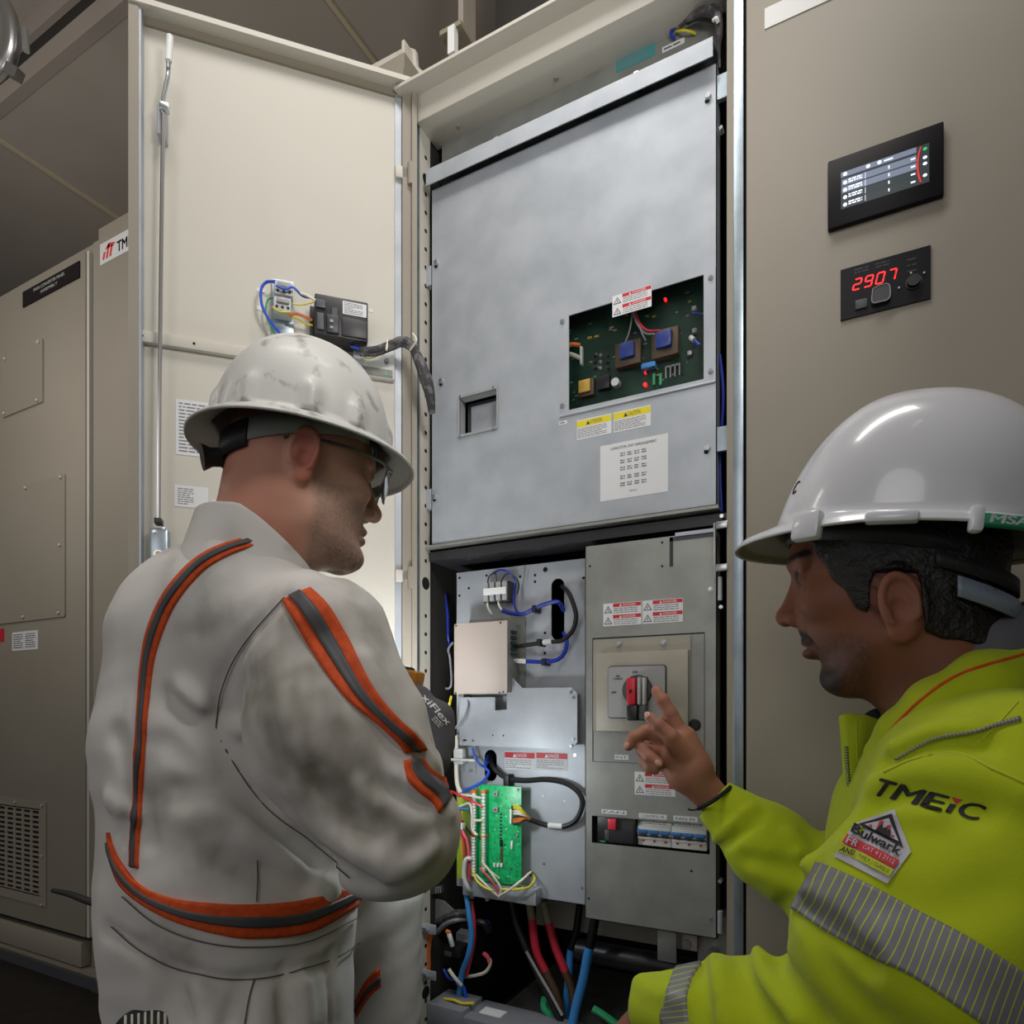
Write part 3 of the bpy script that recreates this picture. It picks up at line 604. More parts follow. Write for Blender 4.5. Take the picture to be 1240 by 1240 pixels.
for k in range(9): b = MB(BF); u, v = q(268+(k % 3)*50, 665+(k//3)*50); b.cyl(u, v, .0026, 0, .007, 'plastic_grey' if k % 3 == 1 else 'plastic_dark', 10); b.build('capacitor', CB)
for x, y in ((1053, 300), (1058, 475), (1020, 650)): b = MB(BF); u, v = q(x, y); b.box(u-.004, u+.004, v-.004, v+.004, 0, .008, 'plastic_grey', .001); b.build('terminal', CB)
for y in (520, 510): b = MB(BF); u, v = q(225 if y == 520 else 280, y); b.box(u-.004, u+.004, v-.002, v+.002, 0, .003, 'gold'); b.build('fuse', CB)
b = MB(BF); u, v = q(168, 660); b.box(u-.002, u+.002, v-.02, v+.014, 0, .010, 'white', .0005); b.build('connector', CB)
Q = lambda x, y, w_=.02: BF.pt(*q(x, y), w_)
wire('ribbon_cable', 'orange and white ribbon wires at the left inside the window', [Q(165, 600, .012), Q(110, 610, .02), Q(60, 650, .02)], .004, 'orange_wire', 'wires')
wire('ribbon_cable', 'white wires under the orange ones at the left inside the window', [Q(165, 700, .012), Q(120, 690, .02), Q(60, 680, .02)], .004, 'white_wire', 'wires')
wire('grey_wire', 'grey wire pair running down to the left blue transformer', [Q(590, 330), Q(580, 420), Q(560, 520), Q(530, 600)], .0016, 'grey_wire')
wire('grey_wire', 'grey wire curving right to the larger blue transformer', [Q(590, 350), Q(620, 440), Q(680, 520), Q(760, 530)], .0016, 'plastic_grey')
wire('dark_red_wire', 'dark red wire curving into the right transformer', [Q(610, 350), Q(640, 440), Q(700, 500), Q(800, 505)], .0018, 'red')
wire('grey_wire', 'pale wire branching down between the two blue transformers', [Q(640, 450), Q(660, 520), Q(690, 580)], .0014, 'grey_wire')
wire('blue_wire', 'blue wire with white plug at the right inside the window', [Q(1040, 550, .015), Q(1075, 585, .018), Q(1110, 620, .02)], .0025, 'blue')
b = MB(); b.tube([Q(1035, 545, .014), Q(1065, 575, .018)], .0042, 'white', 10, smooth=False); tag(b.build('wire_plug'), 'small white plug on the blue wire inside the window', 'plug')
wire('blue_wire', 'thin blue wire near the upper right terminal inside the window', [Q(1050, 350, .01), Q(1080, 350, .012), Q(1115, 358, .012)], .0014, 'blue')
# ================================================================ lower left mounting plate
MF = FF.off(-.075); q7 = lambda x, y, w_=0: MF.at(*zp(500, 640, 4.427)(x, y), w_); q9 = lambda x, y, w_=0: MF.at(*zp(500, 880, 5.636)(x, y), w_)
MP = thing('mounting_plate', 'perforated grey mounting plate in the lower left of the open cabinet', 'panel', tuple(MF.pt(*q9(700, 1100), 0)))
L = q7(232, 400)[0]; R = FF.at(716, 800, -.04)[0]+.03; T = (q7(232, 235)[1]+q7(918, 165)[1])/2; Bt = q9(1150, 1215)[1]
b = MB(MF); sl = [(q7(742, 0)[0], q7(812, 0)[0], q7(775, 598)[1], q7(775, 268)[1]), (q9(490, 0)[0], q9(572, 0)[0], q9(530, 372)[1], q9(530, 158)[1])]
strips(b, L, R, Bt, T, sl, -.0015, 0, 'galv')
for (a0, a1, c0, c1) in sl:      # rounded slot ends
    r = (a1-a0)/2
    for (cy, sg) in ((c1, 1), (c0, -1)):
        for side in (-1, 1):
            pts = [(a0+r+side*r, cy)]+[(a0+r+side*r*math.cos(math.radians(k)), cy-sg*r+sg*r*math.sin(math.radians(k))) for k in range(0, 91, 15)]+[(a0+r, cy)]
            b.poly(pts, -.0015, 0, 'galv')
b.box(L, L+.0015, Bt, T, -.03, 0, 'galv'); b.box(L, R, Bt, Bt+.0015, -.03, 0, 'galv')
for x, y in ((345, 570) and (575, 258), (655, 250), (655, 285), (710, 220), (915, 265), (250, 265), (250, 360), (300, 320), (708, 560), (708, 668), (572, 910), (395, 252)):
    u, v = q7(x, y); b.cyl(u, v, .0028 if x != 710 else .005, 0, .0003, 'void', 12)
for x, y in ((1105, 195), (1155, 1100), (890, 475), (1035, 505), (895, 935)): u, v = q9(x, y); b.cyl(u, v, .003, 0, .0006, 'zinc', 12)
b.build('sheet', MP)
b = MB(MF); u0, v1 = q9(628, 165); u1, _ = q9(835, 200); _, v0 = q9(628, 290); UV(b, u0, u1, v0, v1, 0, seed=11, left=False, rows=5); b.build('danger_label', MP)
b = MB(MF); u0, v1 = q9(842, 170); u1, _ = q9(1058, 200); _, v0 = q9(842, 292); UV(b, u0, u1, v0, v1, 0, 'red_label', seed=12, left=False, rows=5); b.build('danger_label', MP)
b = MB(MF); u, v = q9(745, 410); b.box(u, u+.016, v-.006, v, 0, .0004, 'paper'); b.build('tag_label', MP)
# dark space seen through the slots is the cabinet itself
t = thing('terminal_block', 'small grey four way terminal block above the beige box', 'terminal block', tuple(MF.pt(*q7(435, 360), 0)))
u0, v1 = q7(368, 290, .03); u1, v0 = q7(508, 385, .03); W = u1-u0; H = v1-v0
b = MB(MF); b.box(u0, u1, v0, v1, 0, .022, 'plastic_dark', .001); b.build('base', t)
for k in range(4):
    b = MB(MF); x = u0+W*(.04+.24*k); b.box(x, x+W*.18, v0+H*.05, v1-H*.02, .022, .028, 'plastic_grey', .001); b.build('terminal', t)
b = MB(MF); b.box(u0+W*.08, u1-W*.06, v0+H*.34, v0+H*.68, .028, .031, 'paper'); b.build('marker_strip', t)
# beige box
BX = thing('junction_box', 'flat beige metal junction box on the mounting plate', 'box', tuple(MF.pt(*q7(360, 890, .05), 0)))
u0, v1 = q7(220, 512, .06); u1, v0 = q7(505, 885, .06)
b = MB(MF); b.box(u0, u1, v0, v1, .0545, .060, 'box_tan', .0015)
for (x, y) in ((232, 522), (470, 505), (230, 882), (465, 880), (485, 876)):
    uu, vv = q7(x, y, .06); b.cyl(uu, vv, .002, .06, .0608, 'plastic_dark', 10)
b.build('lid', BX)
b = MB(MF); b.box(u0+.003, u1-.003, v0+.003, v1-.003, .004, .054, 'galv_dull', .001); b.build('body', BX)
b = MB(MF); b.box(u0+.001, u1+.010, v0-.004, v1+.014, .0005, .004, 'galv_dull'); b.build('back_flange', BX)
for k in range(5): b = MB(MF); v = v1-.02-k*.011; b.box(u1-.003, u1+.001, v-.003, v+.003, .02, .04, 'board_green'); b.build('side_connector', BX)
# galvanised step plate
b = MB(MF); g7 = lambda x, y: q7(x, y, .035)
P7 = [g7(250, 905), g7(440, 905), g7(440, 975), g7(503, 970), g7(503, 890), g7(535, 800), g7(585, 855), g7(850, 852), g7(880, 885), g7(880, 1145), g7(850, 1185), g7(250, 1162)]
b.poly(P7, .033, .035, 'galv'); tt = b.build('step_plate'); tag(tt, 'smooth galvanised bracket plate with clipped corners under the beige box', 'bracket plate')
b = MB(MF); u0 = g7(255, 900)[0]; u1 = g7(870, 900)[0]; v0 = g7(600, 1180)[1]; v1 = g7(600, 860)[1]; b.box(u0+.004, u0+.006, v0, v1, .0005, .033, 'galv_dull'); b.box(u1-.006, u1-.004, v0+.01, v1-.01, .0005, .033, 'galv_dull')
b.build('side_leg', tt)
for (x, y) in ((850, 875), (850, 1165), (862, 905), (862, 1130), (325, 1137)): b = MB(MF); uu, vv = g7(x, y); screw(b, uu, vv, .035, .0035); b.build('screw', tt)
for (x, y) in ((428, 1108), (485, 1110)): b = MB(MF); uu, vv = g7(x, y); b.cyl(uu, vv, .0018, .035, .0354, 'void', 8); b.build('punched_hole', tt)
b = MB(MF); uu, vv = g7(278, 1135); b.cyl(uu, vv, .005, .035, .0354, 'void', 12, ry=.002); b.build('punched_hole', tt)
# wiring of the upper left
T7 = lambda x, y, w_=.02: MF.pt(*q7(x, y, w_), w_)
wire('blue_cable', 'twisted blue and white cable from the terminal block to the tall slot', [T7(480, 440), T7(530, 455), T7(590, 458), T7(650, 430), T7(720, 402), T7(780, 395), T7(808, 440, 0)], .0042, 'blue_deep', 'cable')
wire('blue_wire', 'blue wire looping from the top of the terminal block down its right side', [T7(430, 240), T7(470, 222, .035), T7(520, 240, .035), T7(550, 300), T7(540, 380), T7(555, 440), T7(580, 456)], .0022, 'blue_deep')
wire('white_wire', 'white wire bending below the middle of the terminal block', [T7(460, 385), T7(462, 410), T7(480, 440), T7(510, 450)], .0024, 'white_wire')
wire('white_wire', 'white wire with blue tip dropping behind the beige box', [T7(400, 385), T7(402, 420), T7(418, 455), T7(424, 470, .01)], .0022, 'white_wire')
wire('black_wire', 'thin black wire arching over the left of the terminal block', [T7(400, 290), T7(410, 255, .035), T7(440, 240, .03), T7(450, 285)], .0014, 'black')
wire('black_wire', 'thin black wire arching over the right of the terminal block', [T7(470, 290), T7(500, 245, .035), T7(545, 260, .03), T7(568, 300), T7(560, 350)], .0014, 'black')
wire('black_cable', 'black cable arching right out of the tall slot to a white sleeve', [T7(800, 310, 0), T7(835, 345), T7(865, 420), T7(875, 480), T7(855, 550), T7(800, 600), T7(740, 608), T7(640, 620), T7(540, 635)], .0045, 'rubber', 'cable')
b = MB(); b.tube([T7(700, 610, .021), T7(745, 606, .021)], .0056, 'plastic_lgrey', 10, smooth=False); tag(b.build('cable_marker'), 'light grey marker sleeve on the black cable beside the beige box', 'cable marker')
wire('blue_cable', 'blue cable curving from the tall slot down and left to the box plug', [T7(808, 560, 0), T7(825, 610), T7(810, 670), T7(770, 705), T7(700, 715), T7(610, 712)], .0042, 'blue_deep', 'cable')
b = MB(); 
for dy in (-8, 0, 8): b.tube([T7(605, 712+dy, .022), T7(555, 710+dy, .022)], .0016, 'white', 6, smooth=False)
b.tube([T7(557, 710, .022), T7(512, 708, .024)], .0045, 'plastic_lgrey', 8, smooth=False); tag(b.build('plug'), 'pale multi wire plug entering the right side of the beige box', 'plug')
for x, y, l in ((680, 612, 'black cable clip on the black cable beside the beige box'), (706, 716, 'black cable clip on the lower blue cable'), (655, 432, 'black cable clip on the upper blue cable')):
    b = MB(MF); u, v = q7(x, y, .02); b.box(u-.004, u+.004, v-.007, v+.007, 0, .027, 'rubber', .001); tag(b.build('cable_clip'), l, 'cable clip')
# cables in the dark gap at the left
SG = lambda x, y, w_: FF.pt(*FF.at(*zp(480, 640, 7.75)(x, y), w_), w_)
wire('grey_cable', 'grey cable hanging in the dark gap left of the beige box', [SG(405, 220, -.1), SG(385, 500, -.1), SG(375, 900, -.1), SG(365, 1200, -.1)]+[FF.pt(*FF.at(*zp(500, 640, 4.427)(x, y), -.1), -.1) for x, y in ((135, 780), (165, 850), (205, 840), (200, 700), (190, 650), (215, 610))], .0026, 'grey_wire', 'cable')
wire('blue_wire', 'blue wire hanging in the dark gap beside the grey cable', [SG(425, 240, -.11), SG(445, 500, -.1), SG(480, 800, -.1), SG(485, 1010, -.1), SG(500, 1100, -.11)], .0026, 'blue_deep')
b = MB(FF); u, v = FF.at(*zp(480, 640, 7.75)(640, 335), -.12); b.box(u, u+.04, v-.004, v, -.125, -.12, 'galv'); tag(b.build('cross_bar'), 'small pale bar end in the dark gap above the mounting plate', 'bar')
b = MB(); b.tube([MF.pt(*q7(335, 910, -0.0), .03), MF.pt(*q7(350, 950), .04), MF.pt(*q7(330, 1020), .045), MF.pt(*q7(270, 1085), .045), MF.pt(*q7(235, 1100), .03)], .0022, 'grey_wire'); tag(b.build('grey_wire'), 'grey wire curving down across the bracket plate', 'wire')
wire('earth_wire', 'yellow and black wire at the left edge under the beige box', [MF.pt(*q7(262, 900), .04), MF.pt(*q7(258, 950), .045), MF.pt(*q7(240, 1040), .045), MF.pt(*q7(235, 1170), .03)], .0028, 'yellow_wire')
# ================================================================ lower control board
S9 = lambda x, y, w_=.03: MF.pt(*q9(x, y, w_), w_)
IO = thing('terminal_board', 'bright green circuit board with two columns of white terminals', 'circuit board', tuple(MF.pt(*q9(580, 1080), 0)))
wB = .030
u0 = q9(418, 600, wB)[0]; u1 = q9(740, 600, wB)[0]; v1 = q9(580, 402, wB)[1]; v0 = q9(600, 1070, wB)[1]
b = MB(MF); b.box(u0, u1, v0, v1, wB-.002, wB, 'board_bright', .0004); W = u1-u0; H = v1-v0
rr = random.Random(9)
for k in range(10): b.box(u0+W*.56, u0+W*.60, v1-H*(.29+.035*k)-.0015, v1-H*(.29+.035*k)+.0015, wB, wB+.0015, 'plastic_black')
for k in range(46):
    u = rr.uniform(u0+W*.42, u1-.004); v = rr.uniform(v0+.004, v1-.006); b.box(u-.0013, u+.0013, v-.0007, v+.0007, wB, wB+.0008, rr.choice(['plastic_black', 'white', 'gold', 'plastic_grey']))
b.box(u0+W*.56, u0+W*.62, v1-H*.62, v1-H*.55, wB, wB+.002, 'plastic_black'); b.box(u0+W*.57, u0+W*.62, v1-H*.78, v1-H*.64, wB, wB+.002, 'brown_wire')
b.build('board', IO)
for c_, (x, ya, yb) in enumerate(((441, 445, 720), (505, 445, 740), (438, 740, 1010), (505, 745, 980))):
    uc = q9(x, 600, wB)[0]; vt = q9(x, ya, wB)[1]; vb = q9(x, yb, wB)[1]
    b = MB(MF); b.box(uc-.0045, uc+.0045, vb, vt, wB, .042, 'green_wire', .0005); t = b.build('terminal_strip', IO)
    n = 13; dv = (vt-vb)/n
    b = MB(MF)
    for k in range(n): b.box(uc-.002, uc+.0045, vb+dv*(k+.1), vb+dv*(k+.86), .042, .047, 'white', .0004)
    for k in range(n): b.box(uc-.0058, uc-.002, vb+dv*(k+.2), vb+dv*(k+.8), .042, .044, 'gold')
    t2 = b.build('terminal_row', t); t2['kind'] = 'stuff'
    b = MB(MF); b.box(uc-.005, uc+.005, vt-.001, vt+.005, wB, .046, 'orange_wire', .0008); b.build('end_latch', t)
for x, y in ((575, 455), (575, 562)): b = MB(MF); u, v = q9(x, y, wB); b.box(u-.005, u+.005, v-.005, v+.005, wB, .038, 'plastic_grey', .0008); b.cyl(u, v, .002, .038, .0395, 'plastic_dark', 10); b.build('selector', IO)
for k in range(3): b = MB(MF); u, v = q9(563+24*k, 942, wB); b.box(u-.0018, u+.0018, v-.004, v+.004, wB, .036, 'white', .0005); b.build('jumper', IO)
b = MB(MF); u, v = q9(682, 805, wB); b.box(u-.002, u+.002, v-.008, v+.008, wB, .036, 'white', .0005); b.build('header_pin_block', IO)
b = MB(MF); u, v = q9(682, 610, wB); b.box(u-.002, u+.002, v-.014, v+.014, wB, .040, 'white', .0005); b.box(u+.0, u+.006, v+.014, v+.021, wB, .037, 'plastic_black', .0005); b.build('ribbon_socket', IO)
for x, y in ((448, 412), (716, 428), (712, 745), (715, 1060)): b = MB(MF); u, v = q9(x, y, wB); screw(b, u, v, wB, .0035); b.build('standoff_screw', IO)
b = MB(MF); u0b = q9(350, 1100, .02)[0]; u1b = q9(848, 1150, .02)[0]; vb = q9(600, 1180, .02)[1]; b.box(u0b, u1b, vb, v0-.004, .0005, .026, 'galv', .001); u, v = q9(410, 1160, .028); b.cyl(u, v, .004, .026, .033, 'steel', 12); u, v = q9(512, 1175, .028); b.cyl(u, v, .004, .026, .033, 'steel', 12); b.build('support_tray', IO)
# ribbon fan and black loop
for a, (m_, dy) in enumerate((('yellow_wire', 0), ('yellow_wire', 16), ('white_wire', 36), ('white_wire', 54), ('plastic_dark', 74), ('orange_wire', 94), ('orange_wire', 110), ('plastic_dark', 126))):
    b = MB(); b.tube([S9(690, 540+dy, .04), S9(720, 545+dy*.9, .05), S9(760, 590+dy*.35, .045), S9(800, 632+dy*.08, .03)], .0026, m_, 6)
    tag(b.build('ribbon_strand'), ['upper bright yellow strand', 'lower bright yellow strand', 'upper white strand', 'lower white strand', 'grey strand below white', 'upper orange strand', 'lower orange strand', 'lowest dark strand'][a]+' fanning from the green board into the black cable', 'ribbon wire', 'ribbon strands at the green board')
wire('black_cable', 'thick black cable looping right from the oval slot back to the green board', [S9(525, 190, -.02), S9(545, 270, .012), S9(590, 320, .014), S9(650, 355, .014), S9(760, 368, .014), S9(900, 360, .014), S9(1040, 385, .014), S9(1135, 455, .014), S9(1155, 540, .014), S9(1110, 640, .014), S9(1020, 682, .014), S9(900, 668, .018), S9(800, 635, .03)], .0052, 'rubber', 'cable')
b = MB(); b.tube([S9(925, 674, .017), S9(1020, 681, .014)], .0058, 'paper', 10, smooth=False); tag(b.build('cable_marker'), 'white marker sleeve on the looping black cable', 'cable marker')
b = MB(MF); u, v = q9(640, 355, .02); b.box(u-.006, u+.006, v-.014, v+.008, 0, .024, 'rubber', .001); tag(b.build('cable_clip'), 'black cable clip above the green board holding the thick loop', 'cable clip')
wire('blue_cable', 'twisted blue wires from the oval slot to the left terminals of the green board', [S9(512, 200, -.01), S9(495, 275, .02), S9(518, 310, .02), S9(480, 370, .03), S9(400, 415, .035), S9(335, 440, .035)], .003, 'blue', 'cable')
wire('blue_wire', 'thin blue wire curving down from the bracket plate into the oval slot', [S9(408, 145, .03), S9(430, 220, .03), S9(480, 270, .02), S9(515, 240, .005)], .0024, 'blue')
tagn = [('white_wire', 'white wire fastened to the upper left terminals', [(320, 465, .035), (390, 470, .048), (465, 488, .05)]),
 ('red_wire', 'red wire crossing to the second terminal column', [(265, 440, .03), (330, 475, .045), (410, 510, .052), (475, 550, .05)]),
 ('white_wire', 'white wire looping down the left side of the terminals', [(320, 545, .04), (385, 525, .048), (405, 600, .048), (405, 700, .046), (440, 740, .05)]),
 ('blue_wire', 'short light blue wire left of the terminal columns', [(300, 560, .03), (330, 560, .035), (385, 560, .04)]),
 ('white_wire', 'short white bridge wire halfway down the terminals', [(420, 638, .05), (445, 640, .056), (475, 638, .05)]),
 ('black_wire', 'thin black wire slanting toward the middle of the terminals', [(335, 640, .03), (380, 710, .04), (415, 750, .048)])]
for k, (m_, l, pp) in enumerate(tagn):
    wire(m_ , l, [S9(*p) for p in pp], .0026 if m_ != 'black_wire' else .0016, {'white_wire': 'white_wire', 'red_wire': 'red', 'blue_wire': 'blue_light', 'black_wire': 'black'}[m_])
low = [('white_wire', 'uppermost white wire sweeping from lower terminals to the tie point', [(470, 920, .05), (520, 980, .05), (600, 1100, .045), (585, 1150, .04)], .0022),
 ('pink_wire', 'pink wire sweeping from lower terminals to the tie point', [(455, 965, .05), (520, 1030, .05), (570, 1100, .045), (580, 1145, .04)], .0022),
 ('cream_wire', 'cream wire lowest of those leaving the terminals to the tie point', [(430, 1010, .05), (480, 1060, .05), (540, 1120, .045), (590, 1160, .04)], .0024),
 ('cream_wire', 'cream wire looping right from the tie point to the plate hole', [(590, 1155, .04), (650, 1120, .05), (740, 1050, .045), (800, 995, .02), (810, 1000, -.01)], .0026),
 ('yellow_wire', 'yellow wire looping low right from the board to the plate hole', [(610, 1110, .045), (700, 1110, .05), (790, 1095, .04), (830, 1040, .03), (812, 1000, -.01)], .0024),
 ('yellow_wire', 'yellow green wire along the lower left corner of the green board', [(405, 940, .04), (425, 1030, .05), (480, 1090, .05), (550, 1120, .045)], .0024),
 ('white_wire', 'short white wire crossing the terminals near their lower end', [(478, 905, .05), (500, 960, .052), (560, 1010, .045), (590, 1035, .04)], .0018)]
for m_, l, pp, r in low: wire(m_, l, [S9(*p) for p in pp], r, {'pink_wire': 'pink', 'cream_wire': 'white_wire'}.get(m_, m_))
b = MB(MF); u, v = q9(805, 1000, 0); b.cyl(u, v, .006, 0, .0008, 'void', 16); b.build('grommet_hole', MP)
b = MB(MF); u0, v1 = q9(297, 480, .03); u1, v0 = q9(340, 1040, .03); b.box(u0, u1, v0, v1, .0005, .03, 'yellow_duct', .002); tag(b.build('wire_duct'), 'yellow green strip standing left of the green board', 'wire duct')
wire('pink_wire', 'pink wire pair running down left of the green board', [S9(318, 570), S9(330, 690, .045), S9(372, 790, .045), S9(382, 920, .045), S9(385, 1050, .04)], .0032, 'pink')
wire('pink_wire', 'narrow red pink wire beside the yellow green strip', [S9(300, 590), S9(320, 690, .045), S9(345, 800, .045), S9(350, 950, .045), S9(352, 1060, .04)], .0022, 'red')
b = MB(MF); u, v = q9(325, 680, .05); b.box(u-.006, u+.006, v-.006, v+.006, .04, .053, 'white', .0008); tag(b.build('wire_tag'), 'white wire marker on the pink wires', 'wire marker')
wire('grey_cable', 'light grey cable bending beside the lower left of the green board', [S9(400, 900, .05), S9(365, 905, .055), S9(350, 960, .055), S9(352, 1040, .055), S9(380, 1110, .05), S9(400, 1150, .03)], .0046, 'plastic_lgrey', 'cable')
wire('white_cable', 'white cable rising past the pale clamp at the left plate edge', [S9(295, 60, .03), S9(297, 200, .03), S9(297, 320, .03), S9(305, 400, .035), S9(325, 450, .04)], .0045, 'white_wire', 'cable')
t = thing('cable_clamp', 'pale plastic clamp bar holding the white cable at the left plate edge', 'clamp', tuple(S9(330, 230, 0)))
b = MB(MF); u0, v1 = q9(240, 215, .045); u1, v0 = q9(420, 243, .045); b.box(u0, u1, v0, v1, .036, .044, 'plastic_lgrey', .003); b.build('bar', t)
b = MB(MF); u0, v1 = q9(268, 150, .04); u1, v0 = q9(330, 260, .04); b.box(u0, u1, v0, v1, .02, .036, 'plastic_lgrey', .002); b.build('block', t)
b = MB(MF); u0, v1 = q9(340, 135, .002); u1, v0 = q9(430, 330, .002); b.box(u0, u1, v0, v1, .0004, .0035, 'galv'); b.build('foot', t)
for x, y in ((345, 295), (400, 300), (345, 270)): b = MB(MF); u, v = q9(x, y, .004); b.cyl(u, v, .0045, .0035, .009, 'zinc', 14, taper=.8); b.build('screw', t)
# ================================================================ switch panel
w1 = -.014; SF = FF.off(w1); q8 = lambda x, y, w_=0: SF.at(*zp(690, 640, 4.427)(x, y), w_); q0 = lambda x, y, w_=0: SF.at(*zp(690, 880, 5.636)(x, y), w_)
SP = thing('switch_panel', 'tall galvanised panel carrying the rotary switch and the breakers', 'panel', tuple(SF.pt(*SF.at(790, 1120), 0)))
L = q8(82, 400)[0]; R = SF.at(868, 800)[0]; T = (q8(82, 100)[1]+SF.at(868, 642)[1])/2; Bt = (SF.at(709, 1112)[1]+SF.at(868, 1137)[1])/2
bw = (q0(150, 700)[0], q0(955, 700)[0], (q0(150, 785)[1]+q0(955, 880)[1])/2, (q0(150, 590)[1]+q0(955, 690)[1])/2)
b = MB(SF); strips(b, L, R, Bt, T, [bw], -.0015, 0, 'galv_dull'); b.box(L, L+.0015, Bt, T, -.06, 0, 'galv_dull'); b.box(R-.0015, R, Bt, T, -.03, 0, 'galv_dull'); b.box(L, R, Bt, Bt+.0015, -.03, 0, 'galv_dull')
nx = q8(535, 70)[0]; ny = q8(540, 205)[1]; 
b.box(nx, nx+.006, ny, T-.002, 0, .0006, 'plastic_dark'); b.box(nx, R, T-.009, T-.002, 0, .0006, 'charcoal'); b.box(nx+.01, R-.002, T-.002, T+.004, -.005, .003, 'galv')
for x, y in ((108, 202), (495, 202), (495, 75)): u, v = q8(x, y); b.cyl(u, v, .002, 0, .0004, 'void', 10)
for x, y in ((830, 985), (130, 1172)): u, v = q0(x, y); b.cyl(u, v, .0022, 0, .0004, 'void', 10)
# engraved outline of the inner door
r0 = q8(124, 590); r1 = q8(722, 560); rb = SF.at(717, 922)[1]; tt_ = (r0[1]+r1[1])/2
b.box(r0[0], r1[0], tt_-.001, tt_+.001, 0, .0004, 'void'); b.box(r0[0]-.001, r0[0]+.001, rb, tt_, 0, .0004, 'plastic_dark'); b.box(r1[0]-.0006, r1[0]+.0006, rb, tt_, 0, .0004, 'charcoal'); b.box(r0[0], r1[0], rb-.0006, rb+.0006, 0, .0004, 'charcoal')
b.build('sheet', SP)
for p in ((755, 326), ): b = MB(SF); u, v = q8(*p); screw(b, u, v, 0, .0045); b.build('screw', SP)
b = MB(SF); u, v = SF.at(860, 1112); screw(b, u, v, 0, .0035); b.build('screw', SP)
for i in range(2):
    for j in range(2):
        U0, U1 = (q8(180, 0)[0], q8(384, 0)[0]) if i == 0 else (q8(390, 0)[0], q8(606, 0)[0])
        vt = (q8(392, 388)[1]); vb = (q8(392, 512)[1]); vm = (vt+vb)/2
        b = MB(SF); UV(b, U0, U1, (vm if j == 0 else vb), (vt if j == 0 else vm), 0, seed=20+i*2+j); b.build('danger_label', SP)
U0 = q0(443, 0)[0]; U1 = q0(720, 0)[0]; vt = q0(580, 312)[1]; vb = q0(580, 470)[1]; vm = (vt+vb)/2
for j in range(2): b = MB(SF); UV(b, U0, U1, (vm if j == 0 else vb), (vt if j == 0 else vm), 0, seed=30+j); b.build('danger_label', SP)
def plate_lbl(x0, y0, x1, txt, hh=.0085):
    u0, v1 = q0(x0, y0); u1 = q0(x1, y0)[0]; b = MB(SF); b.box(u0, u1, v1-hh, v1, 0, .0006, 'paper'); b.text(txt, (u0+u1)/2, v1-hh*.78, hh*.55, .0008, 'ink', width=(u1-u0)*.82); b.build('name_label', SP)
plate_lbl(217, 562, 388, 'FAN', .0075); plate_lbl(472, 588, 662, 'CONTROL PS'); plate_lbl(708, 606, 872, 'FAN PS'); plate_lbl(306, 190, 400, 'INT', .0085)
b = MB(SF); u, v = SF.at(841, 878); b.cyl(u, v, .0105, 0, .0006, 'black', 24); b.cyl(u, v, .0105, .0006, .003, 'plastic_black', 24, taper=.85); b.build('rubber_plug', SP)
# rotary switch box
RS = thing('switch_cover', 'square tan cover plate with two top screws behind the rotary switch', 'cover plate', tuple(SF.pt(*q8(380, 1085), 0)))
b = MB(SF); u0, v1 = q8(126, 600); u1, _ = q8(650, 600); v1 = (q8(126, 600)[1]+q8(650, 572)[1])/2; v0 = q8(380, 1088)[1]; b.box(u0+.001, u1, v0, v1, .0005, .003, 'plate_tan'); 
for x, y in ((265, 618), (505, 610)): uu, vv = q8(x, y, .003); screw(b, uu, vv, .003, .0055)
b.build('back_plate', RS)
u0 = q8(140, 660, .014)[0]; u1 = q8(634, 660, .014)[0]; v1 = (q8(140, 668, .014)[1]+q8(634, 650, .014)[1])/2
b = MB(SF); b.box(u0, u1, v0, v1, .0031, .014, 'plate_tan', .0012); b.build('cover', RS)
SW = thing('rotary_switch', 'red handled rotary disconnect switch on a square grey escutcheon', 'switch', tuple(SF.pt(*q8(350, 870), .014)))
b = MB(SF); u0, v1 = q8(205, 742, .02); u1, _ = q8(510, 742, .02); v0 = q8(358, 1014, .02)[1]; b.rrect(u0-.0015, u1+.0015, v0-.0015, v1+.0015, .006, .0142, .0172, 'plastic_black'); b.rrect(u0, u1, v0, v1, .005, .017, .020, 'plastic_grey')
w_ = .0202
u, v = q8(348, 776, .02); b.text('ON', u, v, .0042, w_, 'ink', bold=.02)
u, v = q8(236, 884, .02); b.text('OFF', u, v, .0038, w_, 'ink', bold=.02)
u, v = q8(258, 796, .02); b.text('PRE', u, v, .003, w_, 'ink', bold=.02); b.text('CHARGE', u, v-.0045, .003, w_, 'ink', bold=.02)
b.build('escutcheon', SW)
kc = q8(350, 866, .035); 
b = MB(SF); b.cyl(*kc, .0255, .0202, .030, 'charcoal', 40, taper=.96); b.cyl(*kc, .0262, .0202, .0225, 'plastic_dark', 40); b.build('dial', SW)
hu0 = q8(302, 860, .05)[0]; hu1 = q8(350, 860, .05)[0]; hv1 = q8(325, 800, .05)[1]; hv0 = q8(325, 945, .05)[1]; hv2 = q8(325, 1030, .05)[1]
b = MB(SF); b.box(hu0, hu1, hv0, hv1, .031, .050, 'knob_red', .0025); b.build('red_tab', SW)
b = MB(SF); uu = (hu0+hu1)/2; b.box(uu-.0025, uu+.0025, (hv0+hv1)/2-.003, (hv0+hv1)/2+.003, .050, .0506, 'black'); b.build('lock_hole', SW)
b = MB(SF); b.box(hu0, hu1+.003, hv2, hv0-.0005, .031, .049, 'plastic_black', .002); b.box(hu0+.001, hu1+.016, hv2, hv1+.002, .029, .0335, 'plastic_black', .001); 
b.box(hu1+.004, hu1+.0165, hv2+.001, hv0, .034, .046, 'charcoal', .002); b.build('handle', SW)
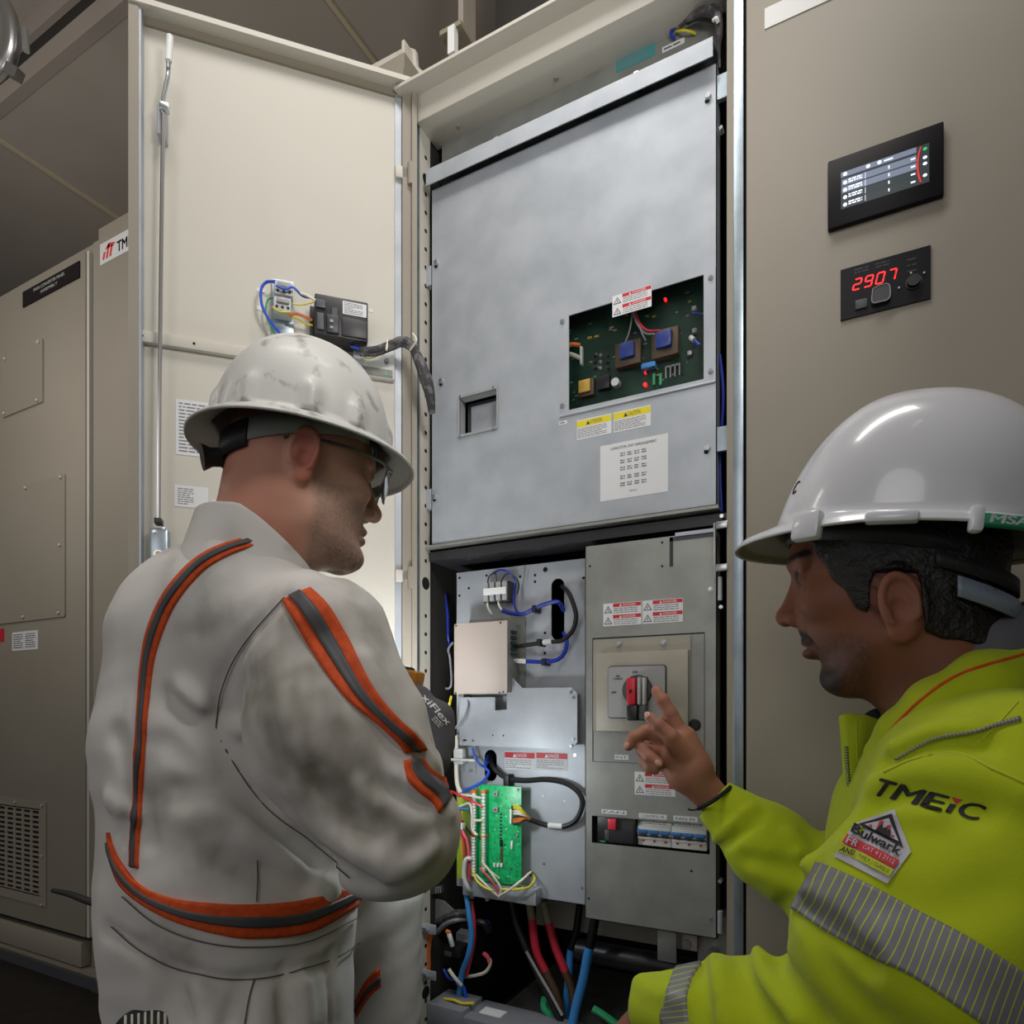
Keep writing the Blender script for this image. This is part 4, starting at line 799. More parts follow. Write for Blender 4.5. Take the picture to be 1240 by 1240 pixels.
b = MB(SF); b.box(hu1+.0035, hu1+.0095, hv0, hv1+.001, .034, .051, 'plastic_grey', .002); b.box(hu1+.011, hu1+.0155, hv0, hv1, .034, .048, 'plastic_lgrey', .002); b.build('grip', SW)
# breakers
KF = SF.off(-.012)
b = MB(SF); b.box(bw[0]-.004, bw[1]+.004, bw[2]-.004, bw[3]+.004, -.05, -.040, 'void'); tag(b.build('breaker_backplate'), 'black backing behind the row of breakers', 'backing plate')
FB = thing('fan_breaker', 'black moulded breaker with red toggle under the FAN label', 'circuit breaker', tuple(SF.pt(bw[0]+.02, bw[2], -.03)))
u0 = q0(178, 0)[0]; u1 = q0(442, 0)[0]; H = bw[3]-bw[2]
b = MB(SF); b.box(u0, u1, bw[2]+.001, bw[3]-.001, -.039, -.006, 'plastic_black', .002); b.box(u0+.022, u1-.003, bw[2]+.004, bw[3]-.006, -.006, -.004, 'plastic_dark', .0008); b.box(u0+.006, u0+.016, bw[2]+.002, bw[2]+.004, -.006, -.0045, 'green_wire'); b.build('case', FB)
a0, a1 = q0(263, 0)[0], q0(318, 0)[0]; vv1 = q0(290, 628)[1]; vv0 = q0(290, 700)[1]
b = MB(SF); b.box(a0, a1, vv0, vv1, -.005, .004, 'red', .0015); b.build('toggle', FB)
b = MB(SF); b.box(a0-.008, a0+.001, bw[2]+.006, vv0-.003, -.0055, -.003, 'charcoal', .0008); b.build('reset_button', FB)
m0, m1 = q0(447, 0)[0], q0(925, 0)[0]; vt = (q0(447, 630)[1]+q0(925, 682)[1])/2; vb = (q0(447, 812)[1]+q0(925, 865)[1])/2; W = m1-m0; H = vt-vb
for g, nm in enumerate(('CONTROL PS', 'FAN PS')):
    g0 = m0+W/2*g+.0004; g1 = m0+W/2*(g+1)-.0004
    t = thing('miniature_breaker', ('left' if g == 0 else 'right')+' white three pole breaker with blue levers, under the '+nm+' label', 'circuit breaker', tuple(SF.pt((g0+g1)/2, vb, -.03)), 'white breakers')
    b = MB(SF); b.box(g0, g1, vb, vt, -.039, -.014, 'breaker_white', .001); b.box(g0, g1, vb+H*.25, vt-H*.22, -.014, -.010, 'breaker_white', .001); b.box(g0+.001, g0+.004, vt-H*.16, vt-H*.06, -.014, -.0136, 'green_wire'); b.lines(g0+.006, g1-.003, vt-H*.18, vt-H*.05, 2, -.0136, 'ink_grey', seed=g)
    b.box(g0, g1, vb+H*.36, vb+H*.42, -.010, -.0096, 'plastic_dark'); b.build('case', t)
    for k in range(3):
        c0 = g0+(g1-g0)*k/3; c1 = g0+(g1-g0)*(k+1)/3
        b = MB(SF); b.box(c0+.0006, c1-.0006, vb+H*.49, vb+H*.63, -.010, -.004, 'blue_lever', .0015); b.box(c0+.004, c1-.004, vb+H*.36, vb+H*.50, -.010, -.006, 'plastic_dark', .001); b.build('lever', t)
        b = MB(SF); cc = (c0+c1)/2; b.box(cc-.002, cc+.002, vb+H*.15, vb+H*.22, -.014, -.0132, 'knob_red'); b.build('status_window', t)
        b = MB(SF); b.cyl(cc, vt-.0005, .0015, -.014, -.0132, 'void', 8); b.build('clamp_hole', t)
# hinge fittings in the dark gap at the right
t = thing('hold_open_rod', 'small steel latch rod on clips beside the cabinet right post', 'latch rod', tuple(FF.pt(*FF.at(870, 660, 0), 0)))
g = lambda x, y, w_=0: FF.pt(*FF.at(*zp(820, 560, 6.2)(x, y), w_), w_)
b = MB(); b.tube([g(280, 455, .004), g(282, 600, .002), g(282, 770, .002)], .0018, 'steel', 8); b.build('rod', t)
for y in (470, 790):
    b = MB(FF); u0, v1 = FF.at(*zp(820, 560, 6.2)(290, y-22)); u1, v0 = FF.at(*zp(820, 560, 6.2)(380, y+22)); b.box(u0, u1, v0, v1, -.004, .003, 'steel', .001); b.build('clip', t)
b = MB(FF)
for y0, y1 in ((860, 1035), ): b.tube([g(322, y0, -.01), g(322, y1, -.01)], .0036, 'galv', 10, smooth=False)
tag(b.build('hinge_barrel'), 'round galvanised hinge barrel between switch panel and right post', 'hinge')
b = MB(); b.tube([FF.pt(*FF.at(872, 1103, -.01), -.01), FF.pt(*FF.at(872, 1130, -.01), -.01)], .004, 'galv', 10, smooth=False); tag(b.build('hinge_barrel'), 'galvanised hinge barrel at the lower right corner of the switch panel', 'hinge')
for px, py, l in ((873, 735, 'bolt head in the gap beside the danger labels'), (872, 1067, 'bolt head in the gap beside the yellow sleeve'), (873, 155, 'bolt head high in the right gap'), (874, 625, 'bolt head in the right gap at the cover panel corner')):
    b = MB(FF); u, v = FF.at(px, py, -.01); b.cyl(u, v, .004, -.02, -.008, 'zinc', 12, taper=.8); tag(b.build('bolt'), l, 'bolt')
b = MB(FF); u = FF.at(872, 600, -.05)[0]
for (x, y, r) in ((870, 480, 0),): pass
b.tube([FF.pt(*FF.at(872, 430, -.04), -.04), FF.pt(*FF.at(876, 480, -.03), -.03), FF.pt(*FF.at(872, 560, -.04), -.04), FF.pt(*FF.at(874, 620, -.04), -.04)], .0025, 'blue_deep'); tag(b.build('blue_wire'), 'dark blue wire in the gap right of the cover panel', 'wire')
# cable bundle at the top right of the header
q3 = lambda x, y, w_=-.03: FF.pt(*FF.at(*zp(760, 0, 7.75)(x, y), w_), w_)
b = MB(); b.tube([q3(480, 260, -.05), q3(560, 190, -.045), q3(700, 110), q3(820, 130), q3(850, 190, -.02), q3(862, 330, -.02), q3(858, 450, -.025), q3(862, 640, -.03)], .007, 'sleeve_mesh', 10, radii=[.003, .004, .0075, .0075, .007, .0055, .003, .002])
tag(b.build('cable_sleeve'), 'braided cable bundle bending down at the top right corner of the opening', 'cable sleeve')
b = MB(); b.tube([q3(560, 200, -.05), q3(650, 160, -.045), q3(800, 190, -.04), q3(850, 260, -.03)], .005, 'rubber', 8); b.tube([q3(620, 130, -.05), q3(760, 70, -.045), q3(880, 90, -.03)], .005, 'sleeve_mesh', 8); tag(b.build('cable_bundle'), 'dark cables bunched behind the braided bundle at the top right', 'cable')
b = MB(); b.tube([q3(805, 190, -.012), q3(835, 175, -.008), q3(850, 215, -.012)], .003, 'white', 8); tag(b.build('cable_tie'), 'white tie around the braided bundle at the top right', 'cable tie')
wire('yellow_wire', 'yellow green earth wire in the cabinet top right corner', [q3(455, 300, -.055), q3(520, 285, -.045), q3(600, 300, -.05), q3(640, 320, -.056)], .002, 'yellow_wire')
wire('blue_wire', 'dark blue wire loop in the cabinet top right corner', [q3(470, 240, -.05), q3(420, 280, -.05), q3(410, 330, -.05), q3(450, 355, -.055)], .003, 'blue_deep')
# ================================================================ bottom of the cabinet
qb = lambda x, y, w_=-.1: FF.pt(*FF.at(*zp(480, 1060, 4.133)(x, y), w_), w_)
ub = lambda x, y, w_=-.1: FF.at(*zp(480, 1060, 4.133)(x, y), w_)
heavy = [('black_cable', 'heavy black power cable slanting down left of the red cables', [(575, 120), (600, 240), (660, 390), (730, 540), (830, 744), (860, 800)], .007, [('rubber', 0, 1)], -.10),
 ('power_cable', 'left heavy power cable with red heat shrink and brown lower part', [(665, 130), (680, 230), (700, 380), (745, 480), (800, 600), (835, 760)], .0085, [('tan_wire', 0, .18), ('red', .18, .6), ('brown_wire', .6, 1)], -.13),
 ('power_cable', 'right heavy power cable with red heat shrink and brown lower part', [(735, 130), (765, 250), (800, 370), (845, 480), (880, 580), (895, 720)], .0085, [('tan_wire', 0, .18), ('red', .18, .6), ('brown_wire', .6, 1)], -.15),
 ('blue_power_cable', 'rear dark and blue power cable under the switch panel', [(918, 150), (900, 280), (872, 380), (865, 480), (853, 600), (853, 760)], .0075, [('black', 0, .38), ('blue_light', .38, 1)], -.16),
 ('blue_power_cable', 'front bright blue power cable under the switch panel', [(995, 210), (975, 320), (958, 400), (935, 520), (900, 650), (875, 770)], .009, [('black', 0, .3), ('blue_light', .3, 1)], -.09)]
for nm, l, pp, r, secs, w_ in heavy:
    t = thing(nm, l, 'cable', tuple(qb(*pp[-1], w_)))
    P = catmull([qb(x, y, w_) for x, y in pp], 10); n = len(P)-1
    for m_, a, c_ in secs:
        b = MB(); b.tube(P[int(a*n):int(c_*n)+1], r*(1.05 if m_ in ('red',) else 1), m_, 14, smooth=False); b.build({'red': 'heat_shrink', 'brown_wire': 'lower_sheath', 'tan_wire': 'upper_sheath', 'rubber': 'sheath', 'black': 'upper_sheath', 'blue_light': 'blue_sheath'}[m_], t)
wire('white_sleeve_cable', 'thin black cable with pale sleeve beside the heavy black one', [qb(650, 380, -.09), qb(700, 470, -.09), qb(770, 590, -.09), qb(830, 700, -.09)], .003, 'plastic_grey', 'cable')
wire('blue_cable', 'bright blue cable dropping from below the green board', [qb(350, 90, -.07), qb(365, 200, -.06), qb(376, 300, -.06), qb(360, 400, -.06), qb(328, 490, -.07), qb(312, 610, -.08)], .006, 'blue_light', 'cable')
wire('red_cable', 'dull red cable beside the bright blue cable', [qb(378, 130, -.08), qb(388, 220, -.07), qb(388, 330, -.07), qb(370, 420, -.075), qb(350, 500, -.08)], .004, 'red', 'cable')
wire('orange_cable', 'orange cable running down the left frame side', [qb(170, 290, -.03), qb(158, 380, -.03), qb(158, 460, -.03), qb(145, 560, -.03), qb(148, 680, -.04)], .006, 'orange_wire', 'cable')
wire('orange_wire', 'thinner orange wire beside the orange cable', [qb(150, 300, -.035), qb(146, 400, -.035), qb(140, 540, -.04)], .003, 'orange_wire')
wire('white_wire', 'white and pink wire hooking round in the lower left corner', [qb(437, 392, -.08), qb(470, 430, -.08), qb(450, 480, -.08), qb(400, 500, -.08), qb(340, 508, -.09)], .0035, 'white_wire')
wire('pink_wire', 'pink wire end above the white hook in the lower left corner', [qb(435, 390, -.078), qb(455, 405, -.078), qb(466, 435, -.078)], .0042, 'pink')
wire('blue_wire', 'thin blue wire crossing the lower left corner', [qb(235, 470, -.07), qb(270, 520, -.07), qb(320, 510, -.075), qb(350, 505, -.08)], .003, 'blue')
wire('white_wire', 'white wire with black tip slanting in the lower left corner', [qb(262, 470, -.06), qb(290, 510, -.06), qb(325, 550, -.07)], .004, 'white_wire')
wire('blue_wire', 'blue wires bunched at the foot of the bright blue cable', [qb(300, 540, -.08), qb(335, 560, -.08), qb(350, 620, -.08)], .004, 'blue')
wire('black_cable', 'black cable curving through the lower left corner', [qb(200, 260, -.09), qb(260, 290, -.08), qb(330, 240, -.08), qb(430, 235, -.08), qb(465, 280, -.09)], .008, 'rubber', 'cable')
wire('grey_cable', 'upper pale grey cable bending in from the left frame', [qb(195, 235, -.07), qb(240, 215, -.06), qb(300, 190, -.06), qb(350, 190, -.07)], .008, 'sleeve_mesh', 'cable')
wire('grey_cable', 'lower pale grey cable bending in from the left frame', [qb(205, 285, -.07), qb(250, 240, -.06), qb(300, 222, -.06), qb(360, 215, -.08)], .006, 'grey_wire', 'cable')
wire('blue_wire', 'small blue tab wire at the back of the lower left corner', [qb(445, 225, -.1), qb(462, 245, -.1), qb(468, 268, -.1)], .004, 'blue')
wire('green_wire', 'green and yellow earth wire lying across the lower grey duct', [qb(240, 618, -.05), qb(290, 625, -.045), qb(330, 640, -.045), qb(390, 640, -.05)], .003, 'yellow_wire')
wire('green_cable', 'green earth cable at the foot of the power cables', [qb(745, 610, -.12), qb(740, 660, -.11), qb(770, 700, -.11), qb(790, 760, -.11)], .008, 'green_wire', 'cable')
wire('green_cable', 'green banded cable end in the bottom right of the opening', [qb(985, 665, -.1), qb(1040, 700, -.1), qb(1110, 750, -.1)], .007, 'green_wire', 'cable')
b = MB(FF); u0, v1 = ub(300, 265, -.11); u1, v0 = ub(365, 400, -.11); b.box(u0, u1, v0, v1, -.115, -.11, 'paper'); b.lines(u0+.004, u1-.004, v0+.01, v1-.01, 9, -.1095, 'ink_grey'); tag(b.build('paper_label'), 'white printed label behind the lower left wiring', 'label')
t = thing('contactor', 'small dark contactor block with white clip in the lower left corner', 'contactor', tuple(qb(270, 420, -.1)))
b = MB(FF); u0, v1 = ub(235, 350, -.06); u1, v0 = ub(320, 420, -.06); b.box(u0, u1, v0, v1, -.10, -.06, 'plastic_black', .003); b.build('case', t)
b = MB(FF); u0, v1 = ub(240, 378, -.057); u1, v0 = ub(275, 410, -.057); b.box(u0, u1, v0, v1, -.06, -.056, 'charcoal', .001); b.build('button', t)
b = MB(); b.tube([qb(262, 290, -.05), qb(272, 320, -.05), qb(280, 352, -.055)], .005, 'white', 8); b.build('clip', t)
b = MB(); b.tube([qb(250, 278, -.05), qb(270, 288, -.05)], .0045, 'orange_wire', 8, smooth=False); b.build('orange_tip', t)
for k, y in enumerate((235, 465)):
    t = thing('cable_saddle', ('upper' if k == 0 else 'lower')+' galvanised saddle with two bolts on the left frame side', 'bracket', tuple(qb(150, y+30, -.02)), 'saddles on the left frame')
    b = MB(FF); u0, v1 = ub(110, y, -.012); u1, v0 = ub(195, y+65, -.012); b.box(u0+.002, u1, v0, v1, -.016, -.012, 'galv', .001); b.build('plate', t)
    for dx, dy in ((20, 22), (42, 38)): b = MB(FF); uu, vv = ub(105+dx, y+dy, -.01); b.cyl(uu, vv, .006, -.012, -.005, 'zinc', 6); b.build('bolt', t)
b = MB(FF); u0, v1 = ub(160, 640, -.02); u1 = ub(330, 640, -.02)[0]; b.box(XL+.005, u1, ub(250, 800, -.02)[1], v1, -.10, -.02, 'duct_grey', .002)
t = thing('wiring_duct', 'grey plastic wiring duct lying across the bottom of the opening', 'wiring duct', tuple(qb(300, 744, -.06))); o = b.build('end_block', t)
b = MB(FF); u2 = FF.at(700, 1230, -.03)[0]; v2 = ub(300, 690, -.02)[1]; b.box(u1, u2+.12, v2-.06, v2-.004, -.11, -.02, 'duct_grey', .002); b.build('duct', t)
b = MB(FF); b.box(u1+.02, u1+.07, v2-.0045, v2-.003, -.08, -.05, 'paper'); b.build('marker_label', t)
b = MB(FF); b.box(ub(560, 500, -.3)[0], XR, .0+.06, ub(700, 470, -.3)[1]*.0+.09, -.6, -.12, 'galv_dull'); tag(b.build('floor_plate'), 'scuffed metal gland plate at the cabinet bottom', 'gland plate')
t = thing('bus_support', 'grey metal support rail under the switch panel', 'support rail', tuple(qb(960, 300, -.2)))
u0 = ub(700, 200, -.2)[0]; v1 = ub(960, 150, -.2)[1]+.03; v0 = ub(960, 290, -.2)[1]; b = MB(FF); b.box(u0, XR-.002, v0, v1, -.21, -.2, 'plate_tan'); b.build('rail', t)
b = MB(FF); u0, v1 = ub(1130, 250, -.12); b.box(FF.at(796, 1100, -.03)[0], FF.at(819, 1100, -.03)[0], FF.at(808, 1165, -.03)[1], Bt+.01, -.035, -.03, 'galv_dull', .001); b.build('hook_strap', t)
b = MB(FF); b.box(FF.at(826, 1100, -.05)[0], FF.at(844, 1100, -.05)[0], FF.at(830, 1150, -.05)[1], Bt+.01, -.055, -.05, 'box_tan', .001); uu, vv = FF.at(832, 1142, -.05); b.cyl(uu, vv, .007, -.05, -.042, 'steel', 16); b.build('bolt_plate', t)
b = MB(FF); uu, vv = FF.at(862, 1155, -.05); b.cyl(uu, vv, .008, -.07, -.045, 'steel', 16); b.box(FF.at(845, 1150, -.07)[0], XR-.001, FF.at(850, 1165, -.07)[1], Bt+.02, -.075, -.07, 'galv_dull'); b.build('bolt_plate', t)
b = MB(); b.tube([FF.pt(*FF.at(700, 1150, -.15), -.15), FF.pt(*FF.at(877, 1182, -.15), -.15)], .022, 'plastic_black', 20, smooth=False); tag(b.build('black_conduit'), 'thick black tube running across behind the power cables', 'conduit')
t = thing('toothed_bracket', 'toothed metal edge bracket at the left below the green board', 'bracket', tuple(qb(180, 80, -.05)))
b = MB(FF); u0, v1 = ub(110, 40, -.05)
for k in range(8): u, v = ub(150+k*11, 75-k*2, -.05); b.box(u-.0012, u+.0012, v-.010, v+.004, -.055, -.045, 'zinc')
u, v = ub(120, 75, -.045); b.cyl(u, v, .008, -.055, -.042, 'zinc', 12); b.build('toothed_edge', t)
b = MB(FF); b.poly([ub(165, 110, -.06), ub(235, 130, -.06), ub(290, 180, -.06), ub(190, 230, -.06), ub(160, 180, -.06)], -.065, -.06, 'galv_dull'); b.build('gusset', t)
# ================================================================ implicit surfaces for the two people
A3 = lambda v: np.array(v, dtype=float)
def smin(a, b, k):
    h = np.clip(.5+.5*(b-a)/k, 0, 1); return b*(1-h)+a*h-k*h*(1-h)
def smax(a, b, k): return -smin(-a, -b, k)
def cone(P, a, b, ra, rb):
    a = A3(a); b = A3(b); ba = b-a; t = np.clip(((P-a)@ba)/(ba@ba), 0, 1)
    return np.linalg.norm(P-a-t[:, None]*ba, axis=1)-(ra+(rb-ra)*t)
def ball(P, c, r): return np.linalg.norm(P-A3(c), axis=1)-r
def ell(P, c, r, R=None):
    q = P-A3(c)
    if R is not None: q = q@R
    r = A3(r); k0 = np.linalg.norm(q/r, axis=1); k1 = np.linalg.norm(q/(r*r), axis=1)+1e-9
    return k0*(k0-1)/k1
def rotm(ax, deg): return np.array(Matrix.Rotation(math.radians(deg), 3, ax))
def polydist(P, pts):
    d = np.full(len(P), 9.)
    for a, b in zip(pts[:-1], pts[1:]):
        ba = b-a; t = np.clip(((P-a)@ba)/(ba@ba+1e-12), 0, 1); d = np.minimum(d, np.linalg.norm(P-a-t[:, None]*ba, axis=1))
    return d
def wob(P, f, seed=0, n=5):
    r = np.random.RandomState(seed); o = np.zeros(len(P))
    for i in range(n):
        k = r.normal(size=3); k = k/np.linalg.norm(k)*f*r.uniform(.7, 1.3); o += np.sin(P@k+r.uniform(0, 6.28)+.9*np.sin(P@(r.normal(size=3)*f*.35)))
    return o/n
def polygonize(f, lo, hi, h):
    lo = A3(lo); hi = A3(hi); n = np.ceil((hi-lo)/h).astype(int)+2; n = ((n+3)//4)*4+1
    nc = (n-1)//4+1; ax = [lo[i]+np.arange(nc[i])*4*h for i in range(3)]
    G = np.stack(np.meshgrid(*ax, indexing='ij'), -1).reshape(-1, 3)
    Vc = np.concatenate([f(G[i:i+200000]) for i in range(0, len(G), 200000)]).reshape(nc)
    V = np.repeat(np.repeat(np.repeat(Vc, 4, 0), 4, 1), 4, 2)[:n[0], :n[1], :n[2]].copy()
    near = np.abs(Vc) < 4*h*2.6
    act = near.copy()
    for a in range(3): act |= np.roll(near, 1, a) | np.roll(near, -1, a)
    Af = np.repeat(np.repeat(np.repeat(act, 4, 0), 4, 1), 4, 2)[:n[0], :n[1], :n[2]]
    idx = np.argwhere(Af); P = lo+idx*h
    vals = np.concatenate([f(P[i:i+200000]) for i in range(0, len(P), 200000)]) if len(P) else np.zeros(0)
    V[tuple(idx.T)] = vals
    S = V < 0; nx, ny, nz = V.shape
    cnt = np.zeros((nx-1, ny-1, nz-1)); acc = np.zeros((nx-1, ny-1, nz-1, 3))
    for a in range(3):
        sl0 = [slice(None)]*3; sl1 = [slice(None)]*3; sl0[a] = slice(0, -1); sl1[a] = slice(1, None)
        c = S[tuple(sl0)] != S[tuple(sl1)]; id_ = np.argwhere(c)
        v0 = V[tuple(sl0)][c]; v1 = V[tuple(sl1)][c]; t = v0/(v0-v1)
        p = id_.astype(float); p[:, a] += t
        o = [i for i in range(3) if i != a]
        for d0 in (0, -1):
            for d1 in (0, -1):
                q = id_.copy(); q[:, o[0]] += d0; q[:, o[1]] += d1
                ok = (q >= 0).all(1) & (q < np.array(cnt.shape)).all(1)
                np.add.at(cnt, tuple(q[ok].T), 1); np.add.at(acc, tuple(q[ok].T), p[ok])
    cells = np.argwhere(cnt > 0); vid = -np.ones(cnt.shape, int); vid[tuple(cells.T)] = np.arange(len(cells))
    verts = lo+h*acc[tuple(cells.T)]/cnt[tuple(cells.T)][:, None]
    faces = []
    for a in range(3):
        sl0 = [slice(1, -1)]*3; sl1 = [slice(1, -1)]*3; sl0[a] = slice(0, -1); sl1[a] = slice(1, None)
        s0 = S[tuple(sl0)]; s1 = S[tuple(sl1)]; c = s0 != s1; id_ = np.argwhere(c); o = [(a+1) % 3, (a+2) % 3]
        id_[:, o[0]] += 1; id_[:, o[1]] += 1
        qs = []
        for d0, d1 in ((-1, -1), (0, -1), (0, 0), (-1, 0)):
            q = id_.copy(); q[:, o[0]] += d0; q[:, o[1]] += d1; qs.append(vid[tuple(q.T)])
        F = np.stack(qs, 1); fl = s0[c]; F[~fl] = F[~fl][:, ::-1]; faces.append(F[(F >= 0).all(1)])
    return verts, np.concatenate(faces)
def mesh_from(name, verts, faces, mats, midx=None, cols=None, parent=None, uvs=None):
    me = bpy.data.meshes.new(name); me.vertices.add(len(verts)); me.vertices.foreach_set('co', np.asarray(verts, np.float32).ravel())
    F = np.asarray(faces); k = F.shape[1]; me.loops.add(F.size); me.loops.foreach_set('vertex_index', F.ravel().astype(np.int32))
    me.polygons.add(len(F)); me.polygons.foreach_set('loop_start', np.arange(0, F.size, k, dtype=np.int32)); 
    me.update(calc_edges=True); me.validate()
    for m_ in mats: me.materials.append(M[m_])
    if midx is not None: me.polygons.foreach_set('material_index', np.asarray(midx, np.int32))
    me.polygons.foreach_set('use_smooth', [True]*len(me.polygons))
    if cols is not None:
        a = me.color_attributes.new('tint', 'FLOAT_COLOR', 'POINT'); c4 = np.ones((len(verts), 4), np.float32); c4[:, :3] = cols; a.data.foreach_set('color', c4.ravel())
    if uvs is not None:
        l = me.uv_layers.new(name='UVMap'); l.data.foreach_set('uv', np.asarray(uvs, np.float32)[F.ravel()].ravel())
    o = bpy.data.objects.new(name, me); COL.objects.link(o)
    if parent: o.parent = parent; o.matrix_parent_inverse = parent.matrix_basis.inverted()
    return o
def grad(f, P, e=.002):
    g = np.stack([f(P+d)-f(P-d) for d in np.eye(3)*e], 1); return g/(np.linalg.norm(g, axis=1, keepdims=True)+1e-9)
def hit(f, pix, t0=.3, t1=1.6, n=160):
    """first point of the surface along the sight line of each pixel"""
    R = np.array([list(ray(*p)) for p in pix]); o = A3(CAMP); t = np.full(len(R), t0); best = np.full(len(R), 9.); bt = t.copy()
    for _ in range(n):
        d = f(o+R*t[:, None]); m_ = d < best; best[m_] = d[m_]; bt[m_] = t[m_]; t = np.where((d > .0004) & (t < t1), t+np.maximum(d*.6, .0006), t)
    t = np.where(t >= t1, bt, t); return o+R*t[:, None]
def dens(path, step=6):
    out = []
    P = catmull([Vector((x, y, 0)) for x, y in path], 10) if len(path) > 2 else [Vector((*path[0], 0)), Vector((*path[1], 0))]
    L = [0]
    for a, b in zip(P, P[1:]): L.append(L[-1]+(b-a).length)
    n = max(2, int(L[-1]/step)); s = np.linspace(0, L[-1], n)
    return np.stack([np.interp(s, L, [p.x for p in P]), np.interp(s, L, [p.y for p in P])], 1)
def ribbon(name, f, eA, eB, mats, parent, lift=.0015, m=8, step=5, thick=.002, edge=None, smooth_pts=2):
    """cloth tape laid on surface f between two edge paths"""
    a = dens(eA, step); n = len(a); b0 = dens(eB, 2); s = np.linspace(0, len(b0)-1, n); b_ = np.stack([np.interp(s, range(len(b0)), b0[:, i]) for i in (0, 1)], 1)
    pix = np.concatenate([a+(b_-a)*(j/m) for j in range(m+1)]); P = hit(f, pix)
    P = P.reshape(m+1, n, 3)
    for _ in range(smooth_pts):
        Q = P.copy(); Q[:, 1:-1] = (P[:, :-2]+2*P[:, 1:-1]+P[:, 2:])/4; P = Q
    Pf = P.reshape(-1, 3); N = grad(f, Pf, .004)
    for _ in range(2): Pf = Pf-N*(f(Pf))[:, None]*.9
    top = Pf+N*(lift+thick); bot = Pf-N*.004; verts = np.concatenate([top, bot]); K = (m+1)*n
    F = []; g = lambda j, i: j*n+i
    for j in range(m):
        for i in range(n-1):
            F.append((g(j, i), g(j+1, i), g(j+1, i+1), g(j, i+1)))
    base = len(F)
    for i in range(n-1):
        F.append((g(0, i), g(0, i+1), K+g(0, i+1), K+g(0, i))); F.append((g(m, i+1), g(m, i), K+g(m, i), K+g(m, i+1)))
    for j in range(m):
        F.append((g(j+1, 0), g(j, 0), K+g(j, 0), K+g(j+1, 0))); F.append((g(j, n-1), g(j+1, n-1), K+g(j+1, n-1), K+g(j, n-1)))
    uv = np.array([(i/(n-1), j/m) for j in range(m+1) for i in range(n)]*2)
    return mesh_from(name, verts, np.array(F), mats, parent=parent, uvs=uv)
def seam(name, f, path, r, mt, parent, lift=0., step=6):
    P = hit(f, dens(path, step)); N = grad(f, P, .004); P = P+N*lift
    b = MB(); b.tube([Vector(p) for p in P], r, mt, 6, smooth=False); return b.build(name, parent)
def decal(fr_o, ux, uy, draw):
    """flat artwork in a local frame -> returns MB using that frame"""
    u = Vector(ux).normalized(); v = Vector(uy); v = (v-u*v.dot(u)).normalized()
    F = Frame(fr_o, u, u.cross(v)); F.V = v; b = MB(F); draw(b); return b
def drape(o, f, lift, sub=0, push=None):
    """press a flat mesh object onto surface f"""
    me = o.data; n = len(me.vertices); P = np.zeros(n*3, np.float32); me.vertices.foreach_get('co', P); P = P.reshape(-1, 3).astype(float)
    mw = np.array(o.matrix_parent_inverse if o.parent else Matrix.Identity(4)); 
    pm = np.array(o.parent.matrix_basis) if o.parent else np.eye(4)
    T = pm@mw; W = P@T[:3, :3].T+T[:3, 3]
    lev = np.array(push if push is not None else np.zeros(n))
    o_ = A3(CAMP); D = W-o_; L = np.linalg.norm(D, axis=1, keepdims=True); D = D/L
    t = np.full(n, .3)
    for _ in range(200):
        d = f(o_+D*t[:, None]); t = np.where((d > .0003) & (t < 1.6), t+np.maximum(d*.6, .0005), t)
    Q = o_+D*t[:, None]; N = grad(f, Q, .006); Q = Q+N*(lift+lev)[:, None]
    Ti = np.linalg.inv(T); Q = Q@Ti[:3, :3].T+Ti[:3, 3]; me.vertices.foreach_set('co', Q.astype(np.float32).ravel()); me.update()
def subdiv_long(b, L):
    for _ in range(3):
        es = [e for e in b.bm.edges if e.calc_length() > L]
        if not es: break
        bmesh.ops.subdivide_edges(b.bm, edges=es, cuts=1)
    bmesh.ops.triangulate(b.bm, faces=b.bm.faces[:])
# ---------------------------------------------------------------- head
def tintmat(name, rough, bump=None, spec=.4, sheen=0, sss=0):
    m = mat(name, 'ffffff', rough, bump=bump, spec=spec); nt = m.node_tree; a = nt.nodes.new('ShaderNodeVertexColor'); a.layer_name = 'tint'
    nt.links.new(a.outputs['Color'], nt.nodes['Principled BSDF'].inputs['Base Color']); nt.nodes['Principled BSDF'].inputs['Sheen Weight'].default_value = sheen
    if sss: b = nt.nodes['Principled BSDF']; b.inputs['Subsurface Weight'].default_value = sss; b.inputs['Subsurface Radius'].default_value = (.012, .004, .002); b.inputs['Subsurface Scale'].default_value = 1
    return m
tintmat('skin', .55, (700, .35, .0006), .3, sss=.10)
tintmat('cloth', .9, (600, .35, .0008), .2, .1)
def hv(z, pts): 
    zs = [p[0] for p in pts]; return np.interp(z, zs, [p[1] for p in pts])
def smooth_prof(pts):
    zs = np.linspace(pts[0][0], pts[-1][0], 90); v = np.interp(zs, [p[0] for p in pts], [p[1] for p in pts])
    for _ in range(3): v[1:-1] = (v[:-2]+2*v[1:-1]+v[2:])/4
    return list(zip(zs, v))
